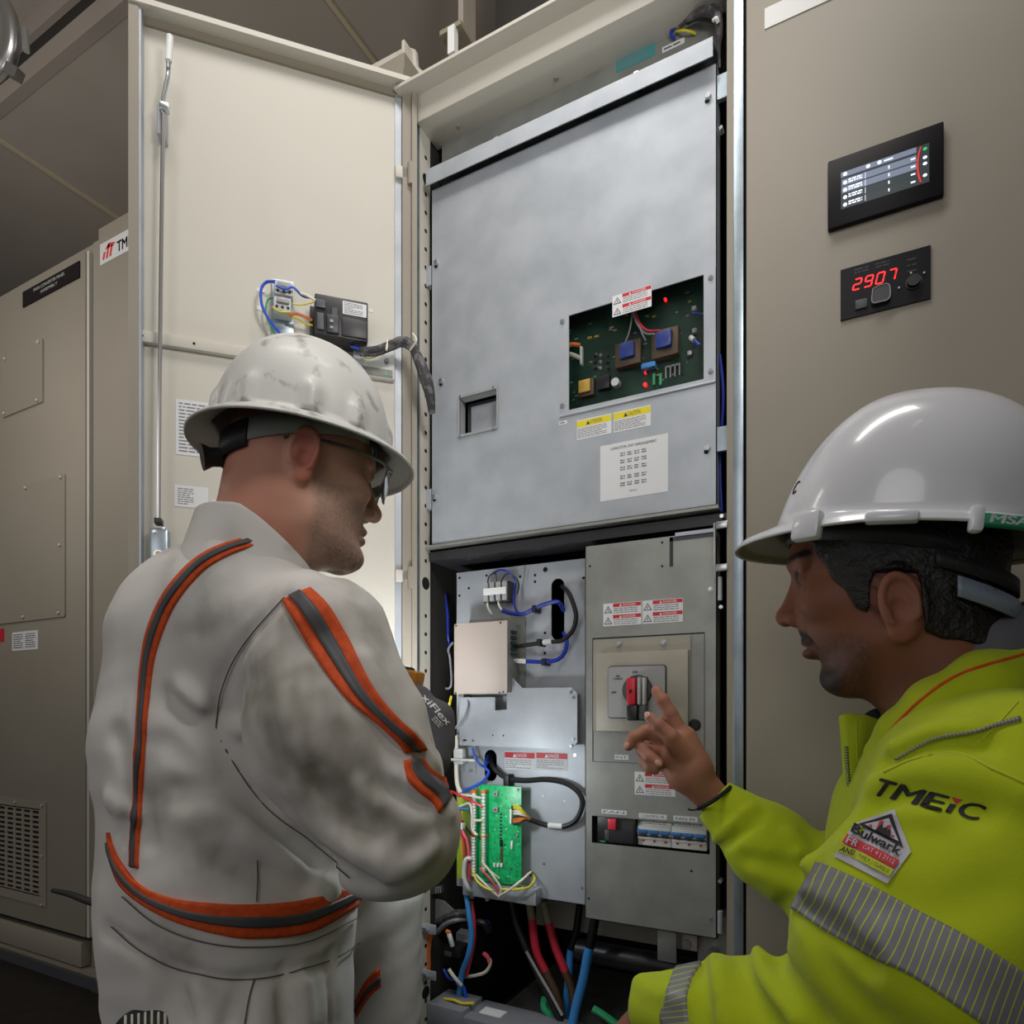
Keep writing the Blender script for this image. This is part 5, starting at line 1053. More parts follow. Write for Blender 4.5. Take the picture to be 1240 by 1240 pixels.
def head_sdf(cfg):
    FR = smooth_prof(cfg['front']); BK = smooth_prof(cfg['back']); WD = smooth_prof(cfg['width'])
    ez = cfg.get('ear_z', 0); ex = cfg.get('ear_x', -.004)
    def f(P):
        x, y, z = P[:, 0], np.abs(P[:, 1]), P[:, 2]; S = np.stack([x, y, z], 1)
        fr = hv(z, FR); bk = hv(z, BK); w = hv(z, WD); cx = (fr+bk)/2-.006; 
        a = np.where(x > cx, fr-cx, cx-bk); a = np.maximum(a, .004); w = np.maximum(w, .004)
        tp = np.clip((x-.03)/.07, 0, 1)**1.3; w2 = w*(1-.20*tp)
        n = 2.25; q = (np.abs((x-cx)/a)**n+(y/w2)**n)**(1/n); d = (q-1)*np.minimum(a, w2)*.92
        d = np.maximum(d, z-.135); d = np.maximum(d, -z-.135)
        # eye sockets, eyeballs, brow
        d = smax(d, -ell(S, (.103, .033, .022), (.017, .018, .012)), .010)
        d = smin(d, ball(S, (.079, .032, .021), .0125), .0015)
        d = smin(d, cone(S, (.087, .019, .0295), (.079, .047, .028), .0045, .004), .006)
        d = smin(d, cone(S, (.090, .012, .040), (.080, .046, .038), .007, .006), .012)
        # nose
        nx = cfg.get('nose', .117)
        d = smin(d, cone(S, (.088, 0, .022), (nx-.011, 0, -.018), .007, .0088), .010)
        d = smin(d, ball(S, (nx-.011, 0, -.022), .0115), .006)
        d = smin(d, ell(S, (nx-.022, .0125, -.026), (.010, .0065, .008)), .005)
        d = smax(d, -ell(S, (nx-.018, .0070, -.0345), (.006, .0032, .004)), .002)
        # cheekbone, lips, chin
        d = smin(d, ell(S, (.058, .050, -.012), (.024, .016, .018)), .022)
        mz = cfg.get('mouth_z', -.059); mx = cfg.get('mouth_x', .088)
        d = smin(d, ell(S, (mx, 0, mz+.006), (.012, .022, .0062)), .005); d = smin(d, ell(S, (mx-.001, 0, mz-.007), (.012, .019, .0072)), .005)
        d = smax(d, -ell(S, (mx+.012, 0, mz-.0005), (.007, .025, .0014)), .003)
        cc = cfg.get('chin', (.078, -.098)); d = smin(d, ell(S, (cc[0], .0, cc[1]), (.017, .021, .015)), .016)
        d = smin(d, cone(S, (cc[0]-.012, .018, cc[1]-.002), (.005, .056, -.062), .016, .014), .02)
        # ear
        R = rotm('Z', 24)@rotm('Y', cfg.get('ear_tilt', 10)); ec = A3((ex-.010, .076, ez))
        E = (S-ec)@R
        sh = ell(E, (0, .004, .002), (.019, .0065, .032)); sh = smin(sh, ell(E, (.004, .001, -.022), (.011, .007, .013)), .006)
        rim = np.sqrt((np.sqrt((E[:, 0]/.0165)**2+((E[:, 2]-.006)/.026)**2)-1)**2*.0195**2+(E[:, 1]-.0085)**2)-.0040
        rim = np.where(E[:, 2] < -.014, rim+.02*np.clip((-E[:, 2]-.014)/.02, 0, 1), rim)
        sh = smin(sh, rim, .003); sh = smax(sh, -ell(E, (.003, .012, -.002), (.0095, .008, .013)), .004)
        sh = smax(sh, -ell(E, (-.002, .013, .017), (.010, .0045, .009)), .004)
        sh = smin(sh, ell(E, (.0135, .006, -.003), (.004, .005, .008)), .003)
        d = smin(d, sh, .007)
        # neck
        na, nb = cfg['neck']; d = smin(d, cone(P, na, nb, cfg.get('nr', .058), cfg.get('nr2', .066)), .025)
        return d
    return f
def frame_mat(pos, fwd, pitch, roll=0):
    """local head frame: x forward, y left, z up; pitch > 0 looks down"""
    f = Vector((fwd[0], fwd[1], 0)).normalized(); l = UP.cross(f)
    m = Matrix((f, l, UP)).transposed().to_4x4(); m.translation = pos
    return m @ Matrix.Rotation(math.radians(pitch), 4, 'Y') @ Matrix.Rotation(math.radians(roll), 4, 'X')
camdir = lambda r, f: RT*r+FW*f
def xform(V, Mx): Mn = np.array(Mx); return V@Mn[:3, :3].T+Mn[:3, 3]
def inv_f(f, Mx):
    Mi = np.array(Mx.inverted()); return lambda P: f(P@Mi[:3, :3].T+Mi[:3, 3])
def part_mesh(name, f, lo, hi, h, Mx, mt, parent, colf=None, cast=None):
    v, F = polygonize(f, lo, hi, h); c = colf(v) if colf else None
    return mesh_from(name, xform(v, Mx) if Mx is not None else v, F, [mt], cols=c, parent=parent)
L3 = lambda c: A3(lin(c)[:3])
def mixc(base, col, w): return base*(1-w[:, None])+L3(col)[None]*w[:, None]
def rnd(P, seed=1):
    s = np.sin(P@A3((1271.3, 3119.7, 7413.1))+seed)*43758.5453; return s-np.floor(s)
def hand_sdf(J):
    """J: dict of finger chains (world points) with radii, palm points"""
    def f(P):
        d = np.full(len(P), 9.)
        for a, b, ra, rb in J['palm']: d = smin(d, cone(P, a, b, ra, rb), .012)
        out = d
        for ch in J['fingers']:
            pts, rs = ch; g = np.full(len(P), 9.)
            for i in range(len(pts)-1): g = smin(g, cone(P, pts[i], pts[i+1], rs[i], rs[i+1]), .003)
            out = smin(out, g, .005)
        return out
    return f
# ================================================================ people materials
mat('helmet_worn', 'c6c5c0', .45, spec=.45, coat=.06, noise=(42, '85817a', .57, .74), bump=(30, .08, .002))
mat('helmet_white', 'd6d7dc', .22, spec=.5, coat=.4)
mat('helmet_inner', '8f8b82', .7)
mat('band_grey', '8d9390', .6); mat('band_black', '1c1b1d', .6)
mat('tape_orange', 'd24f14', .8, noise=(120, 'bd4310', .4, .65)); mat('tape_grey', '47464a', .55)
mat('thread', '55524e', .9)
mat('glove', '5d5c62', .85, bump=(900, .5, .0006)); mat('glove_print', 'e6e6e6', .7); mat('glove_orange', 'd8916e', .7)
mat('tool_yellow', 'c5811a', .5); mat('lens', '717a70', .08, trans=.85); M['lens'].node_tree.nodes['Principled BSDF'].inputs['IOR'].default_value = 1.1
mat('gunmetal', '6f7076', .3, .7)
mat('undershirt', '15151a', .9); mat('lining_grey', '5d5c62', .9, bump=(500, .4, .001)); mat('boot', '2a211b', .6)
mat('hair', '120e0d', .55, bump=(160, .9, .004)); mat('strap_blue', '7f8b9b', .4)
mat('badge_white', 'b9b8c0', .7); mat('badge_lime', 'b4bf1f', .7); mat('badge_red', 'c4303c', .7); mat('print_black', '141416', .7)
mat('radio', '17171a', .5)
def band_mat():
    m = mat('tape_ribbed', '77757c', .5); nt = m.node_tree; b = nt.nodes['Principled BSDF']
    tc = nt.nodes.new('ShaderNodeUVMap'); s = nt.nodes.new('ShaderNodeSeparateXYZ'); nt.links.new(tc.outputs[0], s.inputs[0])
    k = nt.nodes.new('ShaderNodeMath'); k.operation = 'MULTIPLY'; k.inputs[1].default_value = 1; m['k'] = 1; nt.links.new(s.outputs[0], k.inputs[0]); k.name = 'count'
    fr = nt.nodes.new('ShaderNodeMath'); fr.operation = 'FRACT'; nt.links.new(k.outputs[0], fr.inputs[0])
    gt = nt.nodes.new('ShaderNodeMath'); gt.operation = 'GREATER_THAN'; gt.inputs[1].default_value = .84; nt.links.new(fr.outputs[0], gt.inputs[0])
    mx = nt.nodes.new('ShaderNodeMix'); mx.data_type = 'RGBA'; mx.inputs[6].default_value = lin('77757c'); mx.inputs[7].default_value = lin('aebf1c'); nt.links.new(gt.outputs[0], mx.inputs[0]); nt.links.new(mx.outputs[2], b.inputs['Base Color'])
    return m
m1 = band_mat(); m1.node_tree.nodes['count'].inputs[1].default_value = 34
M['tape_ribbed_long'] = m1
m2 = band_mat(); m2.node_tree.nodes['count'].inputs[1].default_value = 13; M['tape_ribbed_short'] = m2
# ---------------------------------------------------------------- hard hats
def shell_mesh(name, Mx, surf, nu, nv, thick, mats, parent, midx=None, close=True):
    """surf(u in 0..1 round, v in 0..1 down) -> outer point; inner skin is offset along the normal"""
    P = np.array([[surf(i/nu, j/nv) for i in range(nu)] for j in range(nv+1)])
    du = np.roll(P, -1, 1)-np.roll(P, 1, 1); dv = np.gradient(P, axis=0); N = np.cross(du, dv); nn = np.linalg.norm(N, axis=2, keepdims=True); N = N/(nn+1e-9)
    if N[nv//2, :, :2].ravel() @ P[nv//2, :, :2].ravel() < 0: N = -N
    N[0] = (0, 0, 1); I = P-N*thick; n1 = (nv+1)*nu; V = np.concatenate([P.reshape(-1, 3), I.reshape(-1, 3)]); F = []; mi = []
    for j in range(nv):
        for i in range(nu):
            k = (i+1) % nu; F.append((j*nu+i, (j+1)*nu+i, (j+1)*nu+k, j*nu+k)); mi.append(0)
            F.append((n1+j*nu+k, n1+(j+1)*nu+k, n1+(j+1)*nu+i, n1+j*nu+i)); mi.append(1 if len(mats) > 1 else 0)
    for i in range(nu): k = (i+1) % nu; F.append((nv*nu+i, n1+nv*nu+i, n1+nv*nu+k, nv*nu+k)); mi.append(0)
    return mesh_from(name, xform(V, Mx), np.array(F), mats, midx=mi, parent=parent)
gs = lambda x, s: math.exp(-(x/s)**2)
def adiff(a, b): return (a-b+math.pi) % (2*math.pi)-math.pi
# ================================================================ person in the white coverall
P1 = thing('person', 'person in a soiled grey white coverall with orange stripes, helmet and glasses, seen from behind', 'person', tuple(C(290, 1200, .95)-Vector((0, 0, C(290, 1200, .95).z))))
psi = math.radians(31); H1 = frame_mat(C(367, 560, .90)-Vector((0, 0, .0)), camdir(math.cos(psi), math.sin(psi)), 4)
_c = C(364, 560, .90); _c.z = CH+.3115; H1 = frame_mat(_c, camdir(math.cos(psi), math.sin(psi)), 5)
cfg1 = dict(front=[(-.135, -.01), (-.118, .030), (-.110, .060), (-.098, .082), (-.086, .084), (-.078, .082), (-.06, .085), (-.045, .089), (-.02, .090), (0, .089), (.02, .089), (.035, .094), (.06, .092), (.09, .078), (.115, .05), (.135, .0)],
    back=[(-.135, -.01), (-.115, -.03), (-.08, -.062), (-.04, -.080), (0, -.093), (.03, -.098), (.06, -.096), (.09, -.086), (.115, -.056), (.135, -.01)],
    width=[(-.135, .01), (-.118, .032), (-.10, .047), (-.08, .060), (-.05, .070), (-.02, .074), (.0, .076), (.04, .079), (.07, .077), (.10, .062), (.12, .042), (.135, .01)],
    neck=((-.034, 0, -.04), (-.058, 0, -.17)), nr=.064, nr2=.066, ear_z=.004, chin=(.077, -.095), mouth_x=.085)
hf1 = head_sdf(cfg1)
def col1(P):
    x, y, z = P[:, 0], np.abs(P[:, 1]), P[:, 2]; c = np.tile(L3('cf9f89'), (len(P), 1))
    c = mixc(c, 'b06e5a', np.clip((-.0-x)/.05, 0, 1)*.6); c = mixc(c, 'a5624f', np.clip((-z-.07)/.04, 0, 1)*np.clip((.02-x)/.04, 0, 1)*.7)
    ear = np.clip((y-.077)/.004, 0, 1)*np.clip((.02-np.abs(x+.012))/.006, 0, 1); c = mixc(c, 'b4604f', ear*.7)
    st = np.clip((x+.002)/.012, 0, 1)*np.clip((-z+.002)/.025, 0, 1)*np.clip(1-np.clip((x-.062)/.015, 0, 1)*np.clip((z+.035)/.02, 0, 1), 0, 1)
    st *= np.clip((z+.20-np.clip((.03-x)*2, 0, .1))/.03, 0, 1)*(1-ear)
    pore = .55+.45*(rnd(np.round(P*700), 3) > .45); c = mixc(c, '8c7d75', st*.62*pore)
    bd = np.clip((-z-.075)/.02, 0, 1)*np.clip((x-.02)/.02, 0, 1); c = mixc(c, '6a5a50', bd*.5*pore)
    lip = np.clip(1-np.sqrt(((x-.094)/.012)**2+(y/.022)**2+((z+.060)/.013)**2), 0, 1); c = mixc(c, 'a5584f', np.clip(lip*3, 0, 1))
    br = np.clip(1-np.abs(z-.040)/.006, 0, 1)*np.clip((x-.070)/.01, 0, 1)*np.clip((y-.008)/.006, 0, 1); c = mixc(c, '6f5546', br*.7)
    mo = np.clip(1-np.abs(z+.046)/.006, 0, 1)*np.clip((x-.078)/.006, 0, 1)*(y < .03); c = mixc(c, '4d3c34', mo*.7)
    eye = np.sqrt((x-.079)**2+(y-.032)**2+(z-.021)**2) < .0131; eye &= (x > .087); c[eye] = L3('b9aaa0'); ir = eye & (np.hypot(y-.032, z-.020) < .0055); c[ir] = L3('2f241e')
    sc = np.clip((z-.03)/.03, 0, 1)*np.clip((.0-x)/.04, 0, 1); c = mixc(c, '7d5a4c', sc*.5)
    return c
# body inside the clothes is one skin surface: head, neck, trunk, arms
J1 = dict(pel=C(285, 1185, .96), waist=C(283, 1075, .95), chest=C(272, 890, .95), ub=C(262, 775, .94), neck=H1 @ Vector((-.050, 0, -.125)),
          rs=C(385, 785, .81), re=C(472, 1005, .76), rw=C(503, 915, .925), ls=C(330, 770, 1.06), le=C(440, 1000, 1.10), lw=C(478, 870, 1.02))
fwd1 = camdir(.80, .60); rt1 = camdir(.60, -.80)
pel = J1['pel']; hr = pel+rt1*.09-Vector((0, 0, .03)); hl = pel-rt1*.09-Vector((0, 0, .03))
kr = Vector((*(hr+fwd1*.12).xy, .085)); ar = Vector((*(kr-fwd1*.38).xy, .085)); kl = Vector((*(hl+fwd1*.26+rt1*.0).xy, .46)); al = Vector((*(kl+fwd1*.02).xy, .12))
NE1 = A3(H1 @ Vector((-.058, 0, -.17)))
neckd = (Vector(H1 @ Vector((-.040, 0, -.05)))-J1['neck']).normalized()
def garment1_base(P, arms=True):
    g = {k: A3(v) for k, v in J1.items()}
    d = cone(P, g['waist'], g['chest'], .165, .155); d = smin(d, cone(P, g['chest'], g['ub'], .155, .118), .06)
    d = smin(d, cone(P, g['pel'], g['waist'], .168, .163), .05)
    d = smin(d, cone(P, A3(hr), A3(kr), .112, .09), .05); d = smin(d, cone(P, A3(kr), A3(ar), .088, .065), .03)
    d = smin(d, cone(P, A3(hl), A3(kl), .10, .075), .05); d = smin(d, cone(P, A3(kl), A3(al), .088, .070), .03)
    d = smin(d, cone(P, g['ub'], g['ls'], .11, .092), .06); d = smin(d, cone(P, g['ub'], g['rs'], .11, .086), .05)
    d = smin(d, cone(P, g['ub'], NE1, .10, .086), .05); d = smin(d, cone(P, NE1, g['neck']+A3(neckd)*.02, .080, .074), .03)
    if not arms: return d
    d = smin(d, cone(P, g['ls'], g['le'], .088, .072), .03); d = smin(d, cone(P, g['le'], g['lw'], .070, .045), .02)
    up = cone(P, g['rs'], g['re'], .090, .079)
    up = smin(up, ball(P, A3(C(395, 890, .775)), .088), .06)
    d = smin(d, up, .022); d = smin(d, cone(P, g['re'], g['rw'], .070, .038), .025)
    return d
def fold_fn(base, folds):
    L = [(hit(base, dens(p, 14)), a, s) for p, a, s in folds]
    def f(P):
        d = base(P); m_ = np.abs(d) < .05
        if m_.any():
            Q = P[m_]; o = np.zeros(len(Q))
            for pts, a, s in L: o += a*1.7*np.exp(-(polydist(Q, pts)/s)**2)
            d = d.copy(); d[m_] -= o
        return d
    return f
folds1 = [
 ([(262, 870), (268, 905), (300, 960), (350, 1010), (400, 1050), (436, 1070)], -.016, .018),
 ([(345, 725), (300, 770), (272, 820), (263, 870)], -.006, .012),
 ([(205, 845), (240, 880), (268, 905)], -.012, .014), ([(218, 838), (255, 868), (285, 885)], .010, .014),
 ([(200, 900), (235, 925), (270, 935)], -.006, .014), ([(300, 1010), (340, 1030), (400, 1075)], .007, .016), ([(270, 1040), (320, 1060), (370, 1075)], -.007, .014),
 ([(230, 990), (300, 985), (350, 1000)], .006, .02), ([(215, 960), (270, 955), (320, 975)], -.006, .016), ([(180, 900), (176, 960), (180, 1020)], -.004, .012),
 ([(140, 890), (160, 960), (152, 1010)], -.008, .012), ([(136, 970), (160, 985)], .008, .014),
 ([(445, 800), (470, 850), (500, 900)], .006, .016), ([(395, 770), (430, 830), (470, 900)], -.004, .02), ([(330, 800), (345, 860), (385, 930)], .006, .02),
 ([(385, 935), (420, 985), (455, 1010)], -.008, .013), ([(360, 960), (400, 1010), (450, 1050)], .008, .014), ([(440, 935), (480, 960), (520, 975)], -.005, .012),
 ([(465, 1000), (500, 1020), (535, 1010)], -.005, .014), ([(470, 1060), (505, 1045), (530, 1020)], .005, .012), ([(500, 905), (520, 930), (545, 950)], -.010, .010), ([(480, 940), (515, 965), (545, 985)], .004, .01),
 ([(130, 1128), (200, 1170), (300, 1190), (400, 1165)], -.007, .010), ([(345, 1175), (342, 1205), (346, 1240)], -.014, .007), ([(403, 1155), (402, 1200), (404, 1240)], -.014, .007),
 ([(300, 1190), (298, 1240)], -.004, .008), ([(240, 1190), (250, 1240)], .006, .012), ([(370, 1180), (372, 1240)], .006, .012), ([(175, 1150), (200, 1190), (190, 1235)], -.006, .014), ([(210, 1180), (228, 1230)], -.004, .01),
 ([(290, 1195), (275, 1240)], -.005, .01), ([(225, 640), (235, 700), (240, 760)], -.003, .02), ([(330, 650), (380, 680), (430, 720)], -.004, .012)]
g1a = fold_fn(garment1_base, folds1)
def garment1(P):
    d = g1a(P); m_ = np.abs(d) < .03
    if m_.any(): Q = P[m_]; d = d.copy(); d[m_] -= .0045*wob(Q, 36, 3)+.0022*wob(Q, 85, 4)
    cut = A3(J1['neck']); nrm = A3((Vector(H1 @ Vector((-.02, 0, -.03)))-J1['neck']).normalized())
    d = smax(d, (P-cut)@nrm-.006, .01)
    return d
def torso1(P):
    d = garment1_base(P, False); m_ = np.abs(d) < .03
    if m_.any(): Q = P[m_]; d = d.copy(); d[m_] -= .0035*wob(Q, 38, 3)+.0015*wob(Q, 90, 4)
    return d
grime = [([(330, 760), (380, 850), (430, 900), (450, 960)], .055, .55), ([(300, 850), (340, 900), (380, 960)], .04, .35), ([(178, 965), (184, 1000)], .022, .6), ([(420, 700), (450, 760), (480, 840)], .03, .35), ([(240, 760), (270, 740)], .03, .25), ([(270, 690), (280, 650)], .02, .2), ([(240, 1040), (300, 1060)], .03, .3), ([(350, 900), (400, 1000), (440, 1060)], .035, .35), ([(200, 960), (260, 1000)], .03, .25), ([(150, 1140), (220, 1190)], .03, .25), ([(480, 1010), (520, 1040)], .03, .3), ([(200, 1120), (210, 1160)], .03, .25)]
gr_pts = [(hit(garment1_base, dens(p, 14)), s, a) for p, s, a in grime]
def colg1(P):
    c = np.tile(L3('d0ccc7'), (len(P), 1))
    n = .5+.5*wob(P, 60, 11, 8); n2 = .5+.5*wob(P, 190, 12, 8); n3 = .5+.5*wob(P, 420, 13, 6)
    for pts, s, a in gr_pts: c = mixc(c, '6b6454', np.clip(a*1.5*np.exp(-(polydist(P, pts)/s)**2)*(.1+1.7*n*n2+.5*n3*n), 0, .9))
    c = mixc(c, '8d877c', np.clip((n*n2-.42)*1.6, 0, .4)); return c
def flipfix(v, F):
    a, b_, c = v[F[:, 0]], v[F[:, 1]], v[F[:, 2]]; vol = np.einsum('ij,ij->i', a, np.cross(b_, c)).sum()
    return F if vol > 0 else F[:, ::-1]
_pg = polygonize
def polygonize(f, lo, hi, h):
    v, F = _pg(f, lo, hi, h); return v, flipfix(v-v.mean(0), F)
def bounds(pts, pad): A = np.array([list(p) for p in pts]); return A.min(0)-pad, A.max(0)+pad
# body: head at fine pitch joined with a coarser trunk and arms, one mesh
def body_mesh(name, pieces, mats, parent):
    V = []; Fs = []; Cc = []; n = 0
    for v, F, c in pieces: V.append(v); Fs.append(F+n); Cc.append(c); n += len(v)
    return mesh_from(name, np.concatenate(V), np.concatenate(Fs), mats, cols=np.concatenate(Cc), parent=parent)
v, F = polygonize(hf1, (-.16, -.11, -.20), (.14, .11, .15), .0022)
head_piece = (xform(v, H1), F, col1(v))
def trunk1(P):
    g = {k: A3(v) for k, v in J1.items()}; d = cone(P, g['pel'], g['waist'], .13, .13); d = smin(d, cone(P, g['waist'], g['chest'], .13, .125), .05); d = smin(d, cone(P, g['chest'], g['ub'], .125, .09), .05)
    d = smin(d, cone(P, g['ub'], g['neck'], .07, .045), .03)
    for s_, e_, w_ in (('rs', 're', 'rw'), ('ls', 'le', 'lw')): d = smin(d, cone(P, g['ub'], g[s_], .07, .055), .03); d = smin(d, cone(P, g[s_], g[e_], .052, .042), .02); d = smin(d, cone(P, g[e_], g[w_], .042, .028), .02)
    for a, b_, c_ in ((hr, kr, ar), (hl, kl, al)): d = smin(d, cone(P, A3(a), A3(b_), .085, .055), .04); d = smin(d, cone(P, A3(b_), A3(c_), .055, .04), .02)
    return d
allp = list(J1.values())+[kr, ar, kl, al]
lo, hi = bounds(allp, .2); v, F = polygonize(trunk1, lo, hi, .008)
body_mesh('body', [head_piece, (v, F, np.tile(L3('cf9f89'), (len(v), 1)))], ['skin'], P1)
v, F = polygonize(garment1, np.maximum(lo, (-9, -9, -.005)), hi, .0046)
CV = mesh_from('coverall', v, F, ['cloth'], cols=colg1(v), parent=P1)
# orange and grey striping
def stripe(nm, A_, B_, parent=CV, f=garment1, k0=.36, k1=.64, lift=.0012):
    a = dens(A_, 5); b0 = dens(B_, 5); n = len(a); s = np.linspace(0, len(b0)-1, n); b_ = np.stack([np.interp(s, range(len(b0)), b0[:, i]) for i in (0, 1)], 1)
    o = ribbon(nm, f, A_, B_, ['tape_orange'], parent, lift=lift, m=8)
    i0 = [tuple(p) for p in (a+(b_-a)*k0)[::3]]+[tuple((a+(b_-a)*k0)[-1])]; i1 = [tuple(p) for p in (a+(b_-a)*k1)[::3]]+[tuple((a+(b_-a)*k1)[-1])]
    ribbon('reflective_strip', f, i0, i1, ['tape_grey'], o, lift=lift+.0022, m=4)
stripe('back_stripe', [(326, 654), (318, 651), (290, 654), (262, 663), (230, 683), (200, 718), (182, 755), (172, 800), (166, 880), (162, 960), (159, 1020), (158, 1048)], [(334, 662), (326, 659), (300, 664), (272, 675), (245, 693), (216, 727), (198, 764), (186, 806), (178, 880), (173, 960), (169, 1020), (168, 1052)], k0=.3, k1=.66)
stripe('sleeve_stripe', [(342, 727), (372, 780), (400, 822), (425, 852), (460, 880), (484, 903), (491, 912)], [(376, 713), (398, 735), (425, 780), (452, 832), (480, 868), (508, 895), (516, 908)], k0=.30, k1=.68)
stripe('sleeve_stripe', [(489, 921), (493, 945), (510, 962), (525, 973), (531, 985)], [(512, 918), (522, 932), (536, 941), (545, 950), (547, 962)], k0=.28, k1=.70)
bt = [(131, 1008), (140, 1035), (165, 1068), (200, 1085), (240, 1093), (300, 1095), (360, 1092), (410, 1078), (440, 1068)]; bb = [(134, 1042), (147, 1073), (180, 1100), (225, 1120), (270, 1132), (310, 1136), (370, 1130), (415, 1108), (448, 1082)]
stripe('waist_stripe', bt, bb, f=torso1, k0=.36, k1=.66)
stripe('leg_stripe', [(430, 1212), (440, 1192), (452, 1176), (460, 1172)], [(432, 1232), (444, 1212), (456, 1196), (461, 1194)], k0=.4, k1=.7)
for pth in ([(345, 725), (308, 768), (282, 805), (266, 845), (262, 880)], [(262, 880), (275, 910), (320, 975), (372, 1015), (425, 1062)], [(150, 1085), (190, 1118), (240, 1138), (300, 1146), (370, 1140), (430, 1112)], [(137, 1120), (170, 1150), (215, 1172), (270, 1184), (330, 1182), (400, 1162), (436, 1140)], [(312, 1040), (310, 1092)], [(308, 1184), (302, 1210), (296, 1240)]):
    seam('seam', garment1, pth, .0008, 'thread', CV, lift=.0030)
# collar
def coll1(P):
    a = A3(J1['neck']-neckd*.025); b_ = A3(J1['neck']+neckd*.065); ax = (b_-a)/np.linalg.norm(b_-a); t = (P-a)@ax; r = np.linalg.norm(P-a-t[:, None]*ax, axis=1)
    fr = ((P-a)@A3(fwd1)); R = .084-.08*np.clip(t, 0, .09)+.06*np.clip(-t+.02, 0, .05)
    top = .074-.5*np.clip(fr+.03, 0, .1)+.004*wob(P, 50, 3)
    return smax(smax(np.abs(r-R)-.0035, t-top, .004), -t-.03, .004)
lo, hi = bounds([J1['neck']], .17); v, F = polygonize(coll1, lo, hi, .0026); mesh_from('collar', v, F, ['cloth'], cols=colg1(v), parent=CV)
# hard hat with full brim
HM1 = H1 @ Matrix.Translation((.000, 0, .050)) @ Matrix.Rotation(math.radians(0), 4, 'Y')
ca = HM1.inverted() @ CAMP; phc = math.atan2(ca.y, ca.x)
def hat1(u, v):
    th = u*2*math.pi; c, s = math.cos(th), math.sin(th); a, b_ = .114, .103
    e = 1/((abs(c)**2.15+abs(s)**2.15)**(1/2.15))
    if v < .72:
        t = v/.72*math.pi/2; k = math.sin(t)**.92; z = .139*math.cos(t)**.9 if t < math.pi/2-1e-6 else 0
        r = k; bump = 0
        for off, am in ((-.62, .008), (.05, .0105), (.60, .008), (1.3, .006), (-1.4, .006), (2.4, .006), (-2.4, .006), (3.1, .006)): bump += am*gs(adiff(th, phc+off), .075)*(1 if z < .030 else gs(z-.030, .012))
        bump += .003*gs(adiff(th, 0)*k, .10)+.003*gs(adiff(th, math.pi)*k, .10)
        return ((a*r+bump)*c*e, (b_*r+bump)*s*e, z)
    q = (v-.72)/.28; ext = .033+.006*max(0, c)**2; zz = -.004*q-.012*q*q+.002*gs(q, .15); 
    if q > .93: zz -= .002
    return ((a+ext*q)*c*e, (b_+ext*q*.92)*s*e, zz)
hat = shell_mesh('hard_hat', HM1, hat1, 96, 60, .003, ['helmet_worn', 'helmet_inner'], P1)
def band(name, Mx, z_of, a, b_, h, th, t0, t1, mt, parent, n=60):
    V = []; F = []
    for i in range(n+1):
        t = math.radians(t0+(t1-t0)*i/n); c, s = math.cos(t), math.sin(t); z = z_of(c)
        for r, zz in ((0, -h/2), (th, -h/2), (th, h/2), (0, h/2)): V.append(((a+r)*c, (b_+r)*s, z+zz))
    for i in range(n):
        for k in range(4): F.append((4*i+k, 4*i+4+k, 4*i+4+(k+1) % 4, 4*i+(k+1) % 4))
    F.append((0, 1, 2, 3)); F.append((4*n+3, 4*n+2, 4*n+1, 4*n))
    return mesh_from(name, xform(np.array(V), Mx), np.array(F), [mt], parent=parent)
B1 = H1 @ Matrix.Translation((-.004, 0, 0)); zf = lambda c: .050+.026*c
band('head_band', B1, zf, .096, .0835, .030, .0025, -148, 148, 'band_grey', hat); band('rear_strap', B1, lambda c: zf(c)-.006, .098, .085, .034, .003, 140, 220, 'band_black', hat)
band('sweat_band', B1, zf, .101, .086, .034, .003, -38, 38, 'band_black', hat)
def knob(Mx, nm, parent, x, z, r=.017):
    b = MB(); p = Mx @ Vector((x, 0, z)); q_ = Mx @ Vector((x-.022, 0, z-.006)); b.tube([p, (p+q_)/2, q_], r*.75, 'band_black', 20, smooth=False, radii=[r*.7, r*.7, r]); return b.build(nm, parent)
knob(B1, 'ratchet_knob', hat, -.097, .004)
